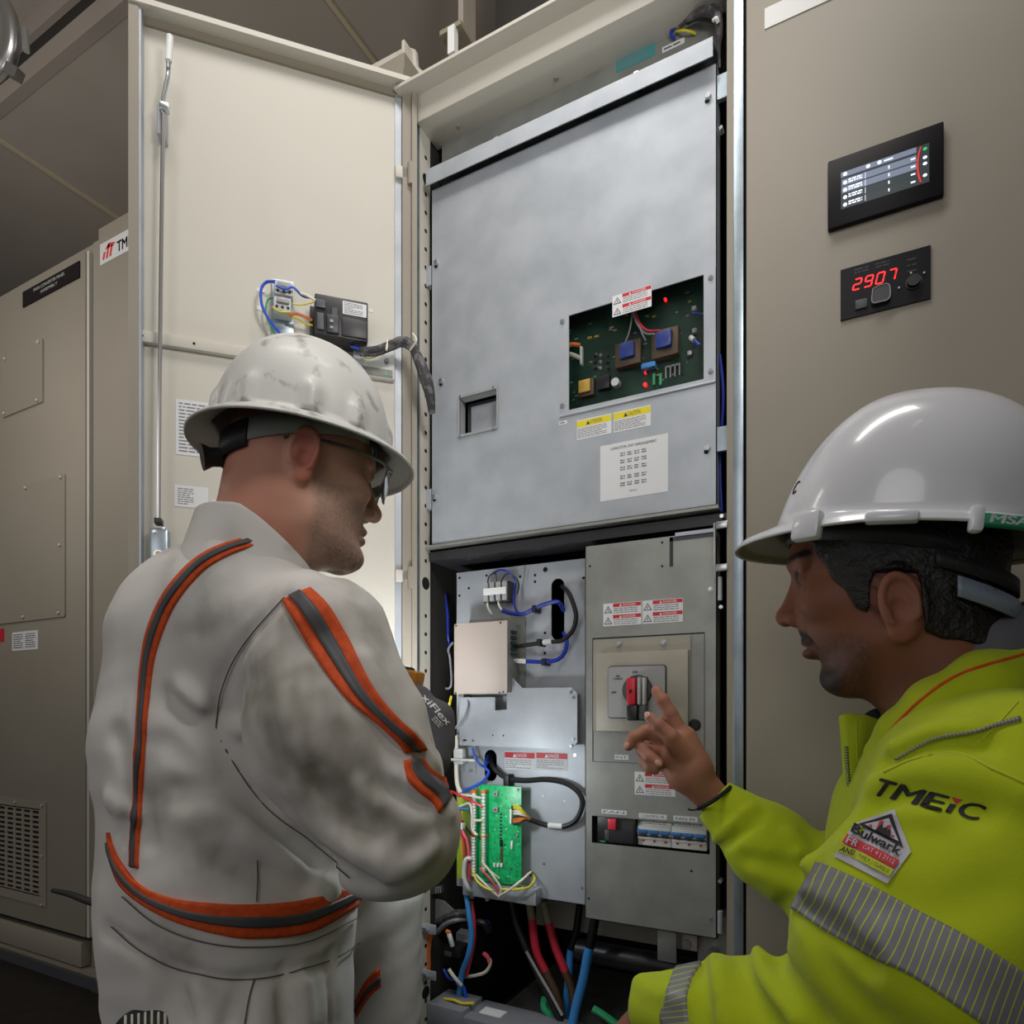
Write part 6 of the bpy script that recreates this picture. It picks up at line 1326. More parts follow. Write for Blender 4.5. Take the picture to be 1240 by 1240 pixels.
# glasses
b = MB(); W_ = lambda x, y, z: H1 @ Vector((x, y, z))
for s_ in (-1, 1): b.tube([W_(-.040, .074*s_, .022), W_(-.012, .079*s_, .029), W_(.04, .080*s_, .031), W_(.085, .072*s_, .029), W_(.101, .062*s_, .026)], .0021, 'gunmetal', 8)
for s_ in (-1, 1): b.tube([W_(.101, .062*s_, .026), W_(.112, .045*s_, .030), W_(.118, .020*s_, .030), W_(.117, .006*s_, .024)], .0014, 'gunmetal', 8)
b.tube([W_(.117, .006, .024), W_(.119, 0, .026), W_(.117, -.006, .024)], .0014, 'gunmetal', 8)
gl = b.build('safety_glasses', P1)
for s_ in (-1, 1):
    V = []; F = []; n = 10; m_ = 6
    for i in range(n+1):
        t = i/n; x = .101+.018*math.sin(t*math.pi/2); y = s_*(.062-.052*t)
        for j in range(m_+1): q_ = j/m_; V.append((x-.006*q_*q_, y*(1-.03*q_), 0.030-.042*q_*(1-.35*abs(2*t-1)**3)))
    V = np.array(V); V = np.concatenate([V, V-A3((.0015, 0, 0))]); N_ = (n+1)*(m_+1); K = m_+1
    for i in range(n):
        for j in range(m_): F += [(i*K+j, (i+1)*K+j, (i+1)*K+j+1, i*K+j+1), (N_+i*K+j, N_+i*K+j+1, N_+(i+1)*K+j+1, N_+(i+1)*K+j)]
    for i in range(n): F += [(i*K, N_+i*K, N_+(i+1)*K, (i+1)*K), (i*K+m_, (i+1)*K+m_, N_+(i+1)*K+m_, N_+i*K+m_)]
    mesh_from('lens', xform(V, H1), np.array(F), ['lens'], parent=gl)
    b = MB(); b.tube([Vector(p) for p in xform(V[[i*K+m_ for i in range(n+1)]], H1)], .0011, 'plastic_dark', 6, smooth=False); b.build('rim', gl)
# gloves and tool
c3 = C
gr = dict(palm=[(A3(c3(520, 918, .915)), A3(c3(521, 872, .93)), .030, .031), (A3(c3(508, 880, .92)), A3(c3(506, 848, .94)), .022, .022), (A3(c3(535, 900, .93)), A3(c3(533, 868, .945)), .018, .020)],
  fingers=[([A3(c3(502+8*k, 852+4*k, .945+.006*k)), A3(c3(494+8*k, 836+6*k, .965+.01*k)), A3(c3(482+6*k, 826+7*k, .99+.008*k)), A3(c3(478+6*k, 838+7*k, 1.0+.006*k))], [.0125, .012, .011, .009]) for k in range(4)]
   +[([A3(c3(498, 880, .91)), A3(c3(488, 862, .93)), A3(c3(482, 848, .955))], [.015, .013, .011])])
gf = hand_sdf(gr); allg = [p for c in gr['palm'] for p in c[:2]]+[p for c in gr['fingers'] for p in c[0]]; lo, hi = bounds(allg, .05)
v, F = polygonize(gf, lo, hi, .0022); RG = mesh_from('right_glove', v, F, ['glove'], parent=P1)
gl_ = dict(palm=[(A3(c3(474, 872, 1.03)), A3(c3(474, 842, 1.02)), .028, .030)], fingers=[([A3(c3(470+3*k, 828+5*k, 1.005+.008*k)), A3(c3(478+2*k, 818+8*k, .985+.008*k)), A3(c3(486, 824+9*k, .985+.008*k))], [.012, .0115, .010]) for k in range(4)]+[([A3(c3(468, 858, .99)), A3(c3(476, 840, .975)), A3(c3(484, 832, .972))], [.014, .013, .011])])
gf2 = hand_sdf(gl_); allg = [p for c in gl_['palm'] for p in c[:2]]+[p for c in gl_['fingers'] for p in c[0]]; lo, hi = bounds(allg, .05)
v, F = polygonize(gf2, lo, hi, .0025); mesh_from('left_glove', v, F, ['band_black'], parent=P1)
# print on the glove back
pw = C(518, 868, .90); uax = C(535, 883, .90)-C(503, 848, .90); vax = C(512, 850, .90)-C(500, 862, .90)
def draw(b):
    b.text('xiFlex', 0, .011, .0085, 0, 'glove_print', width=.052, bold=.02, shear=.15); b.text('37', -.014, .0015, .006, 0, 'glove_print', width=.009)
    b.lines(.006, .024, .0005, .009, 3, 0, 'glove_print', th=.4)
    b.cyl(-.010, -.012, .0075, 0, .0001, 'glove_orange', 16, ry=.006); b.text('ATG', .010, -.020, .0055, 0, 'glove_orange', width=.018, bold=.01, shear=.3); b.lines(-.012, .012, -.028, -.022, 2, 0, 'glove_print')
b = decal(pw, uax, vax, draw); subdiv_long(b, .004); o = b.build('glove_print', RG, smooth=False); drape(o, gf, .0008)
TL = thing('yellow_tool', 'small amber yellow test tool held between the gloved hands', 'tool', tuple(C(497, 826, .955)))
TF = Frame(C(497, 826, .955), camdir(.93, -.25)+UP*-.2, camdir(-.3, -.95)); TF.V = (TF.W.cross(TF.U)).normalized()
b = MB(TF); b.box(-.011, .013, -.019, .017, -.02, .012, 'tool_yellow', .004); b.build('body', TL)
b = MB(TF); 
for k in range(5): b.box(-.007, .004, -.012+.005*k, -.0095+.005*k, .011, .0128, 'plastic_black', .0005)
b.build('grip_ribs', TL)
b = MB(TF); b.cyl(-.012, .013, .008, -.02, .008, 'black', 16); b.build('cap', TL)
# boots
for a_, k_ in ((ar, 'r'), (al, 'l')):
    d_ = -fwd1 if k_ == 'r' else fwd1
    f_ = (lambda a_, d_: (lambda P: smin(cone(P, A3(a_), A3(Vector((*(a_+d_*.05).xy, .055))), .06, .052), cone(P, A3(Vector((*(a_-d_*.03).xy, .048))), A3(Vector((*(a_+d_*.15).xy, .045))), .046, .042), .03)))(a_, d_)
    lo, hi = bounds([a_, a_+d_*.2], .1); lo[2] = 0; v, F = polygonize(f_, np.maximum(lo, (-9, -9, -.02)), hi, .005); v[:, 2] = np.maximum(v[:, 2], .002); mesh_from('boot', v, F, ['boot'], parent=P1)
# gloves tucked in the hip pocket and a belt radio aerial
def kg(P): return smin(ell(P, A3(C(185, 1262, .80)), (.052, .02, .045), np.array([list(RT), list(FW), list(UP)]).T), ball(P, A3(C(160, 1262, .82)), .02), .02)
lo, hi = bounds([C(185, 1262, .80)], .09); v, F = polygonize(kg, lo, hi, .003); o = mesh_from('spare_glove', v, F, ['band_black'], parent=None); tag(o, 'black and white knit glove tucked in the rear hip pocket of the coverall', 'glove')
b = MB()
for k in range(9):
    xs = 152+k*8; b.tube([Vector(p) for p in hit(kg, [(xs, y+abs(k-4)*1.5) for y in range(1224, 1262, 3)])], .0016, 'white_wire', 5, smooth=False)
b.build('knit_ribs', o)
t = thing('belt_radio', 'black belt radio whose stub aerial points left behind the waist', 'radio', tuple(C(140, 1110, 1.0)))
b = MB(); b.tube([C(63, 1078, 1.02), C(85, 1083, 1.02), C(110, 1092, 1.01), C(150, 1102, .99)], .006, 'radio', 10, radii=[.0035, .0048, .006, .009]); b.build('aerial', t)
b = MB(Frame(C(165, 1120, .98), RT, -FW)); b.box(-.03, .03, -.07, .03, -.02, .02, 'radio', .005); b.build('case', t)
# ================================================================ person in the lime sweatshirt
P2 = thing('person', 'person in a lime hi-vis sweatshirt and glossy white hard hat, pointing at the rotary switch', 'person', tuple(C(1320, 1380, .66)-Vector((0, 0, C(1320, 1380, .66).z))))
psi = math.radians(31); _c = CAMP+RT*.421+FW*.74; _c.z = CH+.132; H2 = frame_mat(_c, camdir(-math.cos(psi), math.sin(psi)), 0)
cfg2 = dict(front=[(-.135, -.01), (-.118, .020), (-.112, .042), (-.104, .056), (-.095, .062), (-.085, .063), (-.075, .067), (-.06, .078), (-.045, .090), (-.02, .094), (0, .093), (.02, .094), (.035, .103), (.06, .100), (.09, .082), (.115, .05), (.135, .0)],
    back=[(-.135, -.02), (-.115, -.05), (-.08, -.076), (-.04, -.092), (0, -.103), (.03, -.107), (.06, -.104), (.09, -.092), (.115, -.06), (.135, -.01)],
    width=[(-.135, .01), (-.116, .030), (-.10, .045), (-.08, .057), (-.05, .067), (-.02, .073), (.0, .075), (.04, .078), (.07, .077), (.10, .062), (.12, .042), (.135, .01)],
    neck=((-.030, 0, -.05), (-.085, 0, -.17)), nr=.064, nr2=.070, ear_z=-.030, ear_x=-.002, chin=(.048, -.100), mouth_z=-.060, mouth_x=.076, nose=.116, ear_tilt=14)
hf2 = head_sdf(cfg2)
def col2(P):
    x, y, z = P[:, 0], np.abs(P[:, 1]), P[:, 2]; c = np.tile(L3('7f503c'), (len(P), 1))
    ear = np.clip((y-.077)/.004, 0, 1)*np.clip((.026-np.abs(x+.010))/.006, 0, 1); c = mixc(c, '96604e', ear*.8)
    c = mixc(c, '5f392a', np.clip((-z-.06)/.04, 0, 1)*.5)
    pore = .6+.4*(rnd(np.round(P*800), 5) > .4)
    st = np.clip((-z-.045-.35*(np.clip(.03-x, 0, .03)))/.02, 0, 1)*np.clip((x+.0)/.02, 0, 1); c = mixc(c, '2a1a14', st*.6*pore)
    cb = np.clip((-z-.083)/.008, 0, 1)*np.clip((x-.035)/.015, 0, 1); c = mixc(c, '15100e', cb*.85)
    lip = np.clip(1-np.sqrt(((x-.084)/.012)**2+(y/.022)**2+((z+.061)/.012)**2), 0, 1); c = mixc(c, '6f4038', np.clip(lip*3, 0, 1))
    mo = np.clip(1-np.abs(z+.046+.25*np.clip(y-.008, 0, 1))/.010, 0, 1)*np.clip((x-.060)/.006, 0, 1)*(y < .032); c = mixc(c, '0e0b0b', np.clip(mo*2, 0, .95))
    br = np.clip(1-np.abs(z-.041)/.0055, 0, 1)*np.clip((x-.068)/.008, 0, 1)*np.clip((y-.007)/.004, 0, 1); c = mixc(c, '0f0c0b', np.clip(br*2, 0, .95))
    eye = np.sqrt((x-.079)**2+(y-.032)**2+(z-.021)**2) < .0131; eye &= (x > .086); c[eye] = L3('2a1a15')
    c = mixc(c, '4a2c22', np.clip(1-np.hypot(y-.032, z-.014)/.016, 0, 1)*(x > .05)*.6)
    return c
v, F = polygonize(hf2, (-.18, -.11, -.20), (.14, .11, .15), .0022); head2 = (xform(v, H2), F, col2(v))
def hair2(P):
    x, y, z = P[:, 0], np.abs(P[:, 1]), P[:, 2]; d = hf2(P*1)-(.0055+.0014*wob(P, 260, 3, 8))
    hl_ = np.interp(x, [-.12, -.07, -.036, -.030, .010, .014, .026, .036, .048, .060, .075, .1], [-.072, -.066, -.055, .004, .008, -.034, -.026, -.006, .008, .030, .058, .062])
    d = smax(d, hl_-z+.003*wob(P, 200, 2), .004); d = np.where((y > .082) & (z < .008), np.maximum(d, .01), d)
    return np.maximum(d, -(hf2(P)+.004))
v, F = polygonize(hair2, (-.14, -.10, -.09), (.12, .10, .10), .0026); HR2 = mesh_from('hair', xform(v, H2), F, ['hair'], parent=P2)
b = MB(); rr = random.Random(3)
for k in range(90):       # loose strands over the hair and beard edge
    x0 = rr.uniform(-.10, .03); z0 = rr.uniform(-.03, .05); y0 = .0
    p = A3((x0, .1, z0)); 
    for _ in range(30): p = p-A3((0, 1, 0))*max(0., float(hair2(p[None])[0]))*.8
    if abs(float(hair2(p[None])[0])) > .003 or p[1] < .03: continue
    q_ = p+A3((-.012, .0012, -.010)); b.tube([H2 @ Vector(p), H2 @ Vector((p+q_)/2+A3((0, .001, 0))), H2 @ Vector(q_)], .0005, 'hair', 4)
o = b.build('loose_strands', HR2); o['kind'] = 'stuff'
# hand and arms
Hd = lambda x, y, d: A3(C(x, y, d))
h2 = dict(palm=[(Hd(868, 972, .955), Hd(836, 938, .955), .024, .028), (Hd(838, 936, .955), Hd(826, 896, .955), .026, .019), (Hd(824, 938, .955), Hd(812, 918, .965), .021, .019), (Hd(840, 925, .945), Hd(822, 900, .945), .018, .014), (Hd(846, 930, .95), Hd(830, 893, .955), .018, .014)],
  fingers=[([Hd(823, 890, .955), Hd(811, 864, .955), Hd(802, 848, .957), Hd(795, 837, .962)], [.0145, .0112, .0100, .0080]),
           ([Hd(828, 912, .94), Hd(812, 892, .93), Hd(797, 878, .932), Hd(786, 868, .936)], [.0150, .0118, .0100, .0072]),
           ([Hd(812, 902, .97), Hd(783, 886, .965), Hd(768, 893, .962), Hd(761, 903, .962)], [.0130, .0105, .0092, .0078]),
           ([Hd(812, 914, .972), Hd(779, 908, .958), Hd(787, 917, .942), Hd(797, 924, .936)], [.0130, .0105, .0095, .0080]),
           ([Hd(814, 926, .968), Hd(781, 923, .960), Hd(787, 930, .948), Hd(793, 932, .944)], [.0115, .0090, .0082, .0072])])
hf = hand_sdf(h2)
NK2 = H2 @ Vector((-.070, 0, -.13))
J2 = dict(rw=C(868, 970, .958), rf=C(932, 1024, .925), re=C(1032, 1105, .86), rs=C(1115, 985, .83), ls=C(1225, 985, .62), lu=C(1125, 1140, .60), le=C(1035, 1262, .635), lf=C(900, 1242, .71), lw=C(800, 1222, .79), ch=C(1175, 1010, .735), be=C(1250, 1200, .70), pe=C(1320, 1380, .66), nk=NK2)
f2 = camdir(-.92, .38); l2 = camdir(-.38, -.92)
pe = J2['pe']; hl2 = pe+l2*.09; hr2 = pe-l2*.09
kl2 = Vector((*(hl2+f2*.36+l2*.05).xy, .46)); kl2.z = min(kl2.z, J2['le'].z-.11); al2 = Vector((*(kl2-f2*.06).xy, .12)); kr2 = Vector((*(hr2+f2*.40-l2*.02).xy, .10)); ar2 = Vector((*(kr2-f2*.36).xy, .09))
def hang(P):
    d = cone(P, Hd(800, 1222, .79), Hd(772, 1262, .80), .030, .028); d = smin(d, cone(P, Hd(770, 1262, .80), Hd(762, 1320, .80), .028, .034), .015)
    for k in range(4): d = smin(d, cone(P, Hd(745+12*k, 1330, .80+.008*k), Hd(742+12*k, 1385-abs(k-1)*6, .80+.008*k), .010, .008), .005)
    return smin(d, cone(P, Hd(790, 1290, .79), Hd(802, 1335, .79), .013, .010), .008)
def trunk2(P):
    g = {k: A3(v) for k, v in J2.items()}; d = cone(P, g['pe'], g['be'], .13, .13); d = smin(d, cone(P, g['be'], g['ch'], .13, .10), .05); d = smin(d, cone(P, g['ch'], g['nk'], .09, .055), .04)
    d = smin(d, cone(P, g['ch'], g['ls'], .07, .055), .03); d = smin(d, cone(P, g['ch'], g['rs'], .07, .055), .03)
    d = smin(d, cone(P, g['ls'], g['le'], .055, .042), .02); d = smin(d, cone(P, g['le'], g['lw'], .042, .029), .02); d = smin(d, cone(P, g['rs'], g['re'], .052, .042), .02); d = smin(d, cone(P, g['re'], g['rw'], .042, .026), .02)
    for a, b_, c_ in ((hl2, kl2, al2), (hr2, kr2, ar2)): d = smin(d, cone(P, A3(a), A3(b_), .08, .05), .04); d = smin(d, cone(P, A3(b_), A3(c_), .05, .035), .02)
    return smin(d, hang(P), .01)
pts2 = list(J2.values())+[kl2, al2, kr2, ar2]; lo, hi = bounds(pts2, .2); lo[2] = -.0
def skinc(P, base='7f503c'):
    return np.tile(L3(base), (len(P), 1))
vt_, Ft = polygonize(trunk2, lo, hi, .008)
allg = [p for c in h2['palm'] for p in c[:2]]+[p for c in h2['fingers'] for p in c[0]]; lo_, hi_ = bounds(allg, .04)
vh, Fh = polygonize(hf, lo_, hi_, .0018)
def handcol(P):
    c = np.tile(L3('a5725d'), (len(P), 1)); tips = [(ch[0][-1], .02) for ch in h2['fingers']]
    for t_, r_ in tips: c = mixc(c, 'b5806c', np.clip(1-np.linalg.norm(P-t_, axis=1)/r_, 0, 1)*.7)
    return mixc(c, '6d4435', np.clip(.5+.8*wob(P, 120, 7), 0, 1)*.25)
# knuckle creases
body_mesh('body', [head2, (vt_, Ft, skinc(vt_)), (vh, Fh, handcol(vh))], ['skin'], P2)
mat('nail', 'c79a88', .35)
for (x, y), ax in (((783.5, 865), (-5, -7)), ((797.5, 924), (5, 4)), ((758.5, 903), (-3, 7))):
    p = hit(hf, [(x, y)])[0]; n_ = grad(hf, p[None])[0]; a_ = A3(RT)*ax[0]-A3(UP)*ax[1]; a_ = a_-n_*(a_@n_); a_ /= np.linalg.norm(a_); b_ = np.cross(n_, a_)
    R_ = np.stack([a_, b_, n_], 1); f_ = lambda P: ell(P, p-n_*.0006, (.0055, .0042, .0016), R_); v, F = polygonize(f_, p-.01, p+.01, .0007); mesh_from('fingernail', v, F, ['nail'], parent=P2)
b = MB(); P_ = [C(847, 978, .925), C(860, 972, .915), C(874, 962, .92), C(884, 953, .94), C(872, 956, .985), C(852, 970, .985), C(846, 979, .955), C(847, 978, .925)]; b.tube(P_, .003, 'undershirt', 8); b.tube([C(848, 978, .925), C(840, 981, .92), C(833, 980, .92)], .0012, 'undershirt', 6); b.build('bracelet', P2)
# sweatshirt
def g2base(P):
    g = {k: A3(v) for k, v in J2.items()}
    d = cone(P, g['be'], g['ch'], .165, .125); d = smin(d, cone(P, g['pe'], g['be'], .165, .16), .05)
    d = smin(d, cone(P, g['ch'], g['nk']-A3((0, 0, .06)), .115, .085), .04)
    d = smin(d, cone(P, g['ch'], g['rs'], .10, .080), .05); d = smin(d, cone(P, g['rs'], g['re'], .082, .070), .03)
    fa = cone(P, g['re'], g['rf'], .066, .056); fa = smin(fa, cone(P, g['rf'], g['rw'], .056, .034), .015); d = smin(d, fa, .02)
    d = smin(d, cone(P, g['ch'], g['ls'], .115, .105), .06)
    d = smin(d, cone(P, g['ls'], g['lu'], .108, .112), .04); ua = cone(P, g['lu'], g['le'], .108, .085)
    d = smin(d, ua, .03); fo = cone(P, g['le'], g['lf'], .082, .068); fo = smin(fo, cone(P, g['lf'], g['lw'], .066, .040), .02); d = smin(d, fo, .018)
    d = smin(d, cone(P, A3(C(1095, 985, .76)), A3(C(1062, 1025, .75)), .050, .042), .04)
    return d
folds2 = [
 ([(968, 1100), (1000, 1120), (1050, 1160)], -.012, .012), ([(895, 1150), (905, 1190), (940, 1240)], -.010, .010), ([(935, 1125), (945, 1170), (990, 1230)], -.009, .011), ([(985, 1130), (1010, 1180), (1060, 1230)], -.005, .012),
 ([(915, 1145), (930, 1190), (965, 1235)], .008, .012), ([(865, 1160), (872, 1200), (880, 1240)], .006, .010), ([(852, 1166), (850, 1200), (856, 1240)], -.007, .008),
 ([(1035, 1000), (1060, 975), (1110, 965), (1180, 985)], -.009, .011), ([(1030, 1020), (1075, 992), (1130, 985)], .007, .012), ([(1060, 950), (1110, 930), (1180, 935), (1240, 960)], .006, .014),
 ([(1075, 925), (1120, 905), (1190, 905)], -.007, .010), ([(1085, 905), (1130, 885), (1180, 880)], .006, .010),
 ([(868, 1030), (905, 1005), (925, 985)], -.010, .005), ([(860, 1022), (893, 990), (912, 975)], .004, .006), ([(940, 1105), (965, 1075), (985, 1050)], -.006, .010), ([(905, 1040), (950, 1050), (985, 1060)], -.005, .012), ([(960, 1010), (975, 1040), (980, 1070)], .006, .012),
 ([(1090, 1090), (1140, 1100), (1200, 1080)], -.004, .02), ([(1060, 1150), (1100, 1200), (1160, 1240)], .006, .02), ([(770, 1185), (790, 1200), (830, 1210)], .004, .01)]
g2a = fold_fn(g2base, folds2)
def garment2(P):
    d = g2a(P); m_ = np.abs(d) < .03
    if m_.any(): Q = P[m_]; d = d.copy(); d[m_] -= .0040*wob(Q, 32, 8)+.0018*wob(Q, 80, 9)
    nk = A3(J2['nk']); up = A3(((H2 @ Vector((-.045, 0, -.05)))-J2['nk']).normalized())
    q_ = P-nk; t_ = q_@up; rr_ = np.linalg.norm(q_-t_[:, None]*up, axis=1); d = smax(d, -np.maximum(rr_-.072, -t_-.03), .012)
    q_ = P-A3(C(1068, 900, .80)); d = smax(d, -ell(P, A3(C(1072, 905, .76)), (.034, .05, .06), np.array([list(RT), list(FW), list(UP)]).T), .01)
    d = smax(d, (A3(J2['rw'])-P)@A3((J2['rf']-J2['rw']).normalized())-.0, .003) if False else d
    c1 = A3(J2['rw']); a1 = A3((J2['rw']-J2['rf']).normalized()); m2_ = np.linalg.norm(P-c1, axis=1) < .12; d = np.where(m2_, np.maximum(d, (P-c1)@a1-.004), d)
    c2 = A3(J2['lw']); a2 = A3((J2['lw']-J2['lf']).normalized()); m3 = np.linalg.norm(P-c2, axis=1) < .12; d = np.where(m3, smax(d, (P-c2)@a2-.034, .02), d)
    return d
def colg2(P):
    c = np.tile(L3('a9b81d'), (len(P), 1)); n = .5+.5*wob(P, 60, 21, 8); n2 = .5+.5*wob(P, 220, 22, 8)
    return mixc(c, '7f8f1c', np.clip((n*n2-.40)*1.2, 0, .35))
lo2, hi2 = bounds([v for k, v in J2.items()], .19); v, F = polygonize(garment2, lo2, hi2, .0046)
SW2 = mesh_from('sweatshirt', v, F, ['cloth'], cols=colg2(v), parent=P2)
# trousers and boots
def tr2(P):
    d = cone(P, A3(pe), A3(hl2), .15, .12); d = smin(d, cone(P, A3(pe), A3(hr2), .15, .12), .04)
    for a, b_, c_ in ((hl2, kl2, al2), (hr2, kr2, ar2)): d = smin(d, cone(P, A3(a), A3(b_), .105, .075), .04); d = smin(d, cone(P, A3(b_), A3(c_), .075, .055), .02)
    return d-.003*wob(P, 40, 5)
lo_, hi_ = bounds([pe, hl2, hr2, kl2, kr2, al2, ar2], .17); lo_[2] = .0; v, F = polygonize(tr2, lo_, hi_, .007); mat('denim', '262b38', .9); v[:, 2] = np.maximum(v[:, 2], .003); mesh_from('trousers', v, F, ['denim'], parent=P2)
for a_, d_ in ((al2, f2), (ar2, -f2)):
    f_ = (lambda a_, d_: (lambda P: smin(cone(P, A3(a_), A3(Vector((*(a_+d_*.03).xy, .055))), .056, .052), cone(P, A3(Vector((*(a_-d_*.04).xy, .048))), A3(Vector((*(a_+d_*.15).xy, .045))), .046, .042), .03)))(a_, d_)
    lo_, hi_ = bounds([a_, a_+d_*.2], .1); lo_[2] = -.01; v, F = polygonize(f_, lo_, hi_, .005); v[:, 2] = np.maximum(v[:, 2], .002); mesh_from('boot', v, F, ['boot'], parent=P2)
# hood, lining, undershirt, placket
def chain(name, pts, r, mt, parent, h=.003, ex=.2, sq=None, k=.012):
    Q = [A3(C(*p)) for p in pts]
    def f(P):
        d = np.full(len(P), 9.)
        for i in range(len(Q)-1): d = smin(d, cone(P, Q[i], Q[i+1], r[i], r[i+1]), k)
        return d-.0015*wob(P, 70, 5)
    lo, hi = bounds([Vector(q) for q in Q], max(r)+.02); v, F = polygonize(f, lo, hi, h); return mesh_from(name, v, F, [mt], cols=colg2(v), parent=parent), f
HD, hdf = chain('hood', [(1072, 915, .715), (1098, 888, .69), (1135, 858, .665), (1190, 830, .65), (1260, 812, .66), (1325, 826, .72), (1320, 835, .82), (1240, 880, .88)], [.022, .026, .030, .032, .034, .038, .036, .03], 'cloth', SW2)
chain('hood_lining', [(1094, 888, .72), (1116, 852, .70), (1150, 818, .68), (1200, 790, .672), (1260, 768, .68), (1320, 760, .72)], [.016, .022, .027, .032, .036, .03], 'lining_grey', SW2)
chain('undershirt', [(1064, 878, .775), (1088, 885, .765), (1070, 930, .76), (1046, 978, .755)], [.020, .028, .022, .010], 'undershirt', SW2)
seam('piping', hdf, [(1064, 905), (1084, 878), (1118, 845), (1165, 815), (1240, 792)], .0016, 'tape_orange', HD)
seam('seam', garment2, [(1070, 935), (1110, 918), (1160, 912), (1200, 930), (1245, 950)], .0013, 'badge_lime', SW2)
seam('seam', garment2, [(1178, 905), (1200, 885), (1232, 850)], .0012, 'badge_lime', SW2)
PLF = Frame(C(1045, 920, .745), camdir(.97, .2), camdir(.2, -.97)); pq = lambda x, y: PLF.at(x, y, 0)
o2 = [pq(*p) for p in ((1022, 868), (1030, 863), (1050, 866), (1071, 872), (1068, 905), (1058, 940), (1044, 970), (1036, 992), (1031, 975), (1029, 935), (1027, 900))]
b = MB(PLF); b.poly(o2, -.012, .0, 'lime_flap' if 'lime_flap' in M else (mat('lime_flap', 'a9b81d', .9, bump=(600, .3, .0008)) and 'lime_flap')); bmesh.ops.bevel(b.bm, geom=list(b.bm.edges), offset=.0035, segments=3, affect='EDGES', profile=.5); fl = b.build('collar_flap', SW2, ang=1.2)
b = MB(PLF); 
for a_, c_ in (((1026, 872), (1034, 985)), ((1034, 872), (1037, 960)), ((1058, 872), (1052, 935))): pass
for k in range(26):
    t_ = k/25; x, y = 1026.5+(1034-1026.5)*t_**1.5, 905+83*t_; u, v_ = pq(x, y); b.box(u-.0016, u+.0004, v_-.0007, v_+.0007, -.004, .001, 'black')
b.build('zipper', fl)
b = MB(PLF); b.tube([(*pq(1036, 873), .001), (*pq(1037, 910), .001), (*pq(1040, 960), .001)], .0009, 'badge_lime', 6, world=False); b.tube([(*pq(1064, 878), .001), (*pq(1058, 915), .001), (*pq(1046, 960), .001)], .0009, 'badge_lime', 6, world=False); b.build('stitching', fl)
# striped reflective bands
ribbon('reflective_band', garment2, [(990, 1044), (1010, 1052), (1060, 1075), (1120, 1108), (1180, 1140), (1240, 1178), (1310, 1225)], [(960, 1100), (985, 1118), (1040, 1150), (1100, 1180), (1160, 1220), (1220, 1262), (1280, 1310)], ['tape_ribbed_long'], SW2, m=14)
ribbon('reflective_band', garment2, [(820, 1172), (811, 1195), (808, 1215), (800, 1230), (812, 1262)], [(850, 1166), (836, 1190), (832, 1215), (834, 1235), (838, 1262)], ['tape_ribbed_short'], SW2, m=8)
ribbon('shoulder_trim', garment2, [(1085, 918), (1130, 893), (1180, 884), (1235, 870)], [(1087, 921), (1132, 896.5), (1182, 887), (1237, 873)], ['tape_ribbed_long'], SW2, m=2)
# lettering
org = C(1120, 967, .50); ux = C(1180, 978, .50)-C(1065, 948, .50); uy = C(1120, 950, .50)-C(1116, 984, .50)
def draw(b):
    S = .0133; W = .083
    x = -W/2; gl_ = [('T', .014), ('M', .022), ('E', .016), ('I', .0075), ('C', .019)]
    for ch, w_ in gl_:
        if ch == 'I': b.poly([(x+.0016, -S/2), (x+.0062, -S/2), (x+.0062+.4*S*.6, -S/2+S*.6), (x+.0016+.4*S*.6, -S/2+S*.6)], 0, .0001, 'print_black'); b.poly([(x+.0045, S/2), (x+.0135, S/2), (x+.0085, S*.12)], 0, .0001, 'badge_red')
        else: b.text(ch, x+w_*.5, -S/2, S, 0, 'print_black', width=w_*.90, shear=.4, bold=.03)
        x += w_+.0016
b = decal(org, ux, uy, draw); subdiv_long(b, .005); o = b.build('sleeve_lettering', SW2, smooth=False); drape(o, garment2, .0012)
org = C(1060, 1024, .50); ux = C(1086, 1030, .5)-C(1034, 1003, .5); uy = C(1074, 982, .5)-C(1046, 1064, .5)
def draw(b):
    k = .00064; q_ = lambda pts: [(x*k, y*k) for x, y in pts]
    b.poly(q_([(-28, -30), (28, -34), (36, 14), (6, 44), (-30, 12)] if False else [(-36, -34), (34, -34), (42, 12), (2, 48), (-34, 10)]), 0, .0001, 'badge_white')
    b.poly(q_([(2, 42), (-27, 12), (32, 12)]), .0002, .0003, 'print_black'); b.poly(q_([(2, 36), (-20, 15), (25, 15)]), .0004, .0005, 'badge_white')
    for x in (-13, -3, 7, 17): b.poly(q_([(x-3, 16), (x+1, 16), (x+1-(x-2)*.0, 36-abs(x-2)*1.15), (x-3, 33-abs(x-2)*1.15)]), .0006, .0007, 'badge_red')
    b.poly(q_([(-6, 14), (14, 14), (14, 18), (11, 24), (8, 20), (5, 25), (1, 21), (-2, 26), (-4, 20)]), .0008, .0009, 'print_black')
    b.text('Bulwark', 1*k, 0*k, 11*k, .0003, 'print_black', width=62*k, bold=.03)
    b.poly(q_([(-33, -4), (35, -4), (34, -15), (-34, -15)]), .0003, .0004, 'badge_red'); b.text('FR', -23*k, -13.5*k, 8*k, .0006, 'badge_white', width=13*k, bold=.02); b.text('CAT 4 | 2112', 12*k, -12*k, 5*k, .0006, 'badge_white', width=40*k)
    b.poly(q_([(-34, -16), (34, -16), (33, -26), (-35, -26)]), .0003, .0004, 'badge_lime'); b.text('ANSI', -22*k, -24.5*k, 6.5*k, .0006, 'print_black', width=17*k, bold=.02); b.text('TYPE R | CLASS 3', 11*k, -23.5*k, 4*k, .0006, 'print_black', width=38*k)
b = decal(org, ux, uy, draw); subdiv_long(b, .004); o = b.build('safety_badge', SW2, smooth=False)
push = None
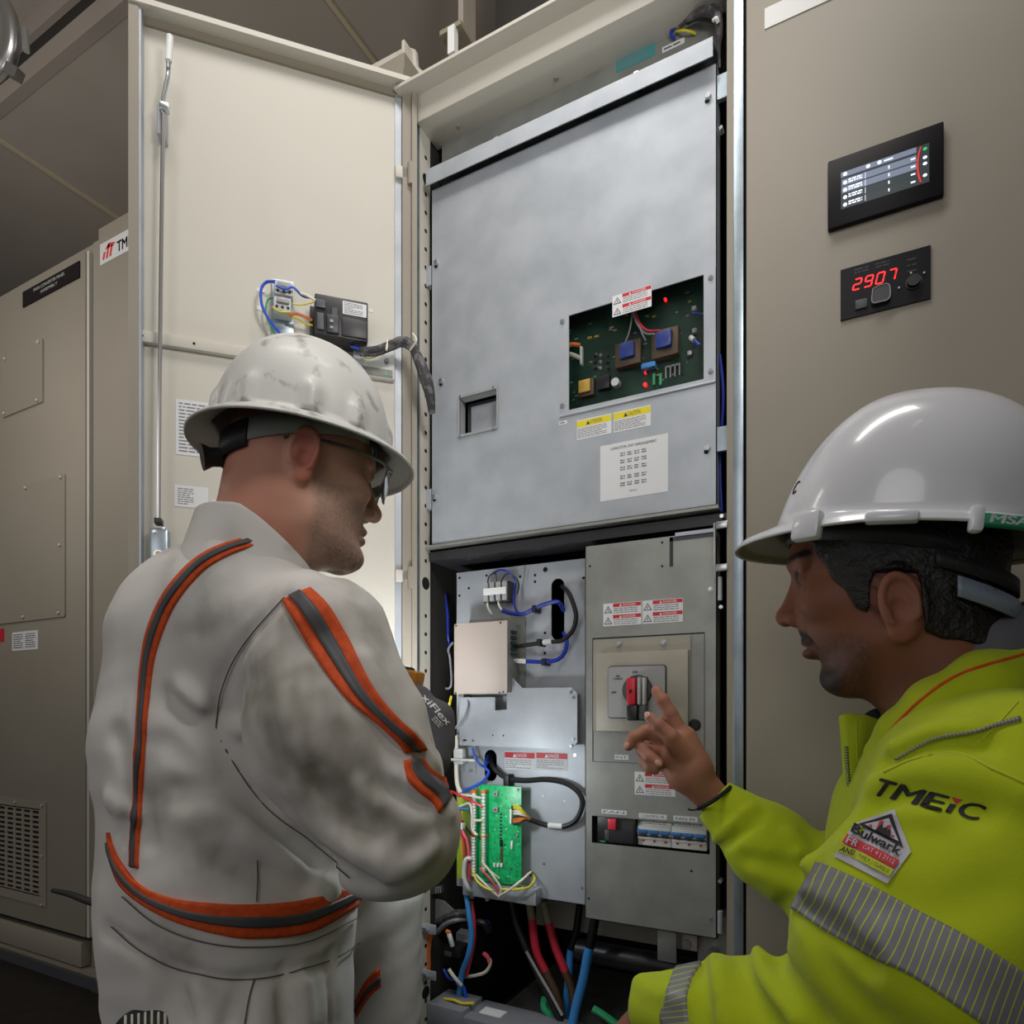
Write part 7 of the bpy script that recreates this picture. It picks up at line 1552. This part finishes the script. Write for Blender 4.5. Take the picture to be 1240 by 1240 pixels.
F_ = b.f; me = o.data; lev = [max(0, (Vector(v_.co)+Vector((0, 0, 0)) and 0)) for v_ in me.vertices]
Wn = F_.W; T_ = (o.parent.matrix_basis @ o.matrix_parent_inverse); lev = [((T_ @ v_.co)-org).dot(Wn)*6 for v_ in me.vertices]; drape(o, garment2, .0012, push=lev)
# glossy hard hat with a front peak
HM2 = H2 @ Matrix.Translation((-.018, 0, .060)) @ Matrix.Rotation(math.radians(-8), 4, 'Y')
def hat2(u, v):
    th = u*2*math.pi; c, s = math.cos(th), math.sin(th); a, b_ = .134, .114
    e = 1/((abs(c)**2.2+abs(s)**2.2)**(1/2.2))
    if v < .78:
        t = v/.78*math.pi/2; k = math.sin(t)**.88; z = .150*max(0, math.cos(t))**.80
        r = k; x = a*r*c*e; y = b_*r*s*e
        z += .008*gs(y, .017)*gs(x+.02, .11)*(1 if z > .05 else max(0, z/.05)); z -= .004*gs(abs(y)-.034, .012)*gs(x+.02, .09)
        x *= 1+.06*max(0, -c)*(1-z/.16)
        if c > 0: x *= 1-.17*min(1, z/.12)*c
        return (x, y, z)
    q = (v-.78)/.22; pk = max(0, c)**1.6; ext = .010+.036*pk; return ((a+ext*q)*c*e*(1+.06*max(0, -c)), (b_+(.010)*q)*s*e, -.006*q-.014*q*pk-(.004 if q > .9 else 0))
h2m = shell_mesh('hard_hat', HM2, hat2, 110, 64, .003, ['helmet_white', 'helmet_inner'], P2)
def on_hat(u, v): return HM2 @ Vector(hat2(u, v))
def hat_uv(px, py):
    best = None
    for i in range(5, 190):
        for j in range(10, 64):
            uu, vv = .0+i/400, j/64; p = on_hat(uu, vv); d = p-CAMP; dep = d.dot(FW)
            x = 620+FPX*d.dot(RT)/dep; y = HOR-FPX*d.z/dep; e_ = (x-px)**2+(y-py)**2+ (dep*60)
            if best is None or e_ < best[0]: best = (e_, uu, vv)
    return best[1:]
def hat_block(px, py, w_, h_, d_, nm, mt='helmet_white', txt=None):
    uu, vv = hat_uv(px, py); p = on_hat(uu, vv); t_ = (on_hat(uu-.01, vv)-on_hat(uu+.01, vv)).normalized(); vv2 = max(.02, vv-.03); up_ = (on_hat(uu, vv2)-p).normalized(); up_ = (up_+UP*1.5).normalized()
    if t_.dot(RT) < 0: t_ = -t_
    n_ = t_.cross(up_).normalized()
    if n_.dot(CAMP-p) < 0: n_ = -n_
    Fb = Frame(p, t_, n_); Fb.V = n_.cross(t_).normalized(); 
    if Fb.V.z < 0: Fb.V = -Fb.V
    b = MB(Fb); b.box(-w_/2, w_/2, -h_/2, h_/2, -.008, d_, mt, min(.004, h_*.3)); 
    if txt: b.text(txt, 0, -h_*.30, h_*.62, d_, 'white', width=w_*.78, shear=.25, bold=.03)
    return b.build(nm, h2m)
hat_block(979, 645, .030, .030, .006, 'front_slot'); hat_block(1081, 661, .046, .011, .005, 'side_slot'); hat_block(1184, 646, .012, .026, .004, 'rear_slot')
mat('label_green', '1f8a6a', .4); hat_block(1220, 646, .044, .0125, .002, 'maker_label', 'label_green', 'MSA')
b = MB(); uu, vv = hat_uv(966, 592); b.tube([on_hat(uu+.004, vv-.016), on_hat(uu-.003, vv-.020), on_hat(uu-.008, vv-.008), on_hat(uu-.008, vv+.008), on_hat(uu-.003, vv+.018), on_hat(uu+.004, vv+.014)], .0012, 'print_black', 6); b.build('printed_letter', h2m)
B2 = H2 @ Matrix.Translation((-.006, 0, 0)); band('head_band', B2, lambda c: .046+.026*c, .106, .084, .022, .003, -150, 150, 'band_black', h2m); band('nape_strap', B2, lambda c: .010+.045*c, .112, .089, .020, .003, 120, 240, 'strap_blue', h2m); band('rear_harness', B2, lambda c: .030+.04*c, .111, .088, .016, .003, 110, 250, 'band_black', h2m)
knob(B2, 'ratchet_knob', h2m, -.112, -.034)
# ================================================================ light
w = bpy.data.worlds.new('world'); SC.world = w; w.use_nodes = True
w.node_tree.nodes['Background'].inputs[0].default_value = (.95, .97, 1, 1); w.node_tree.nodes['Background'].inputs[1].default_value = .35
def area(name, loc, tgt, sx, sy, power, col=(1, .97, .93), spread=180):
    l = bpy.data.lights.new(name, 'AREA'); l.shape = 'RECTANGLE'; l.size = sx; l.size_y = sy; l.energy = power; l.color = col; l.spread = math.radians(spread)
    o = bpy.data.objects.new(name, l); COL.objects.link(o); o.location = loc
    d = Vector(tgt)-Vector(loc); o.rotation_euler = d.to_track_quat('-Z', 'Y').to_euler(); return o
area('ceiling_lamp', (-.38, .52, 2.74), (-.5, .80, 0), 1.2, .2, 12.5)
area('ceiling_lamp', (-3.2, 0, 2.7), (-3.2, .3, 0), 1.2, .25, 8, (1, .92, .8))
area('door_fill', (.05, .42, 1.78), (-.95, .88, 1.5), .22, .16, 2.9, (1, .98, .95), 130)  # unseen fill, added to brighten the open door and the near face
area('ceiling_fill', (-1.9, .2, 1.5), (-1.6, 1.5, 2.58), .8, .5, 4.5, (1, .96, .9))  # added out of view, only to brighten the ceiling
def point(name, loc, r, power, col):
    l = bpy.data.lights.new(name, 'POINT'); l.energy = power; l.shadow_soft_size = r; l.color = col; o = bpy.data.objects.new(name, l); COL.objects.link(o); o.location = loc
point('room_fill', (-.2, -1.2, 1.7), .45, 19, (1, .97, .94))  # unseen soft fill added behind the camera
point('work_light', C(522, 950, 1.10), .02, 1.25, (.88, .95, 1))
area('work_light', C(440, 880, 1.12), DF.pt(*DF.at(462, 740, 0), 0), .06, .06, 1.6, (.95, .98, 1), 120)  # second unseen light, added to whiten the lower door
SC.view_settings.view_transform = 'Standard'; SC.view_settings.look = 'None'; SC.view_settings.exposure = 0; SC.view_settings.gamma = 1
SC.view_settings.use_curve_mapping = False
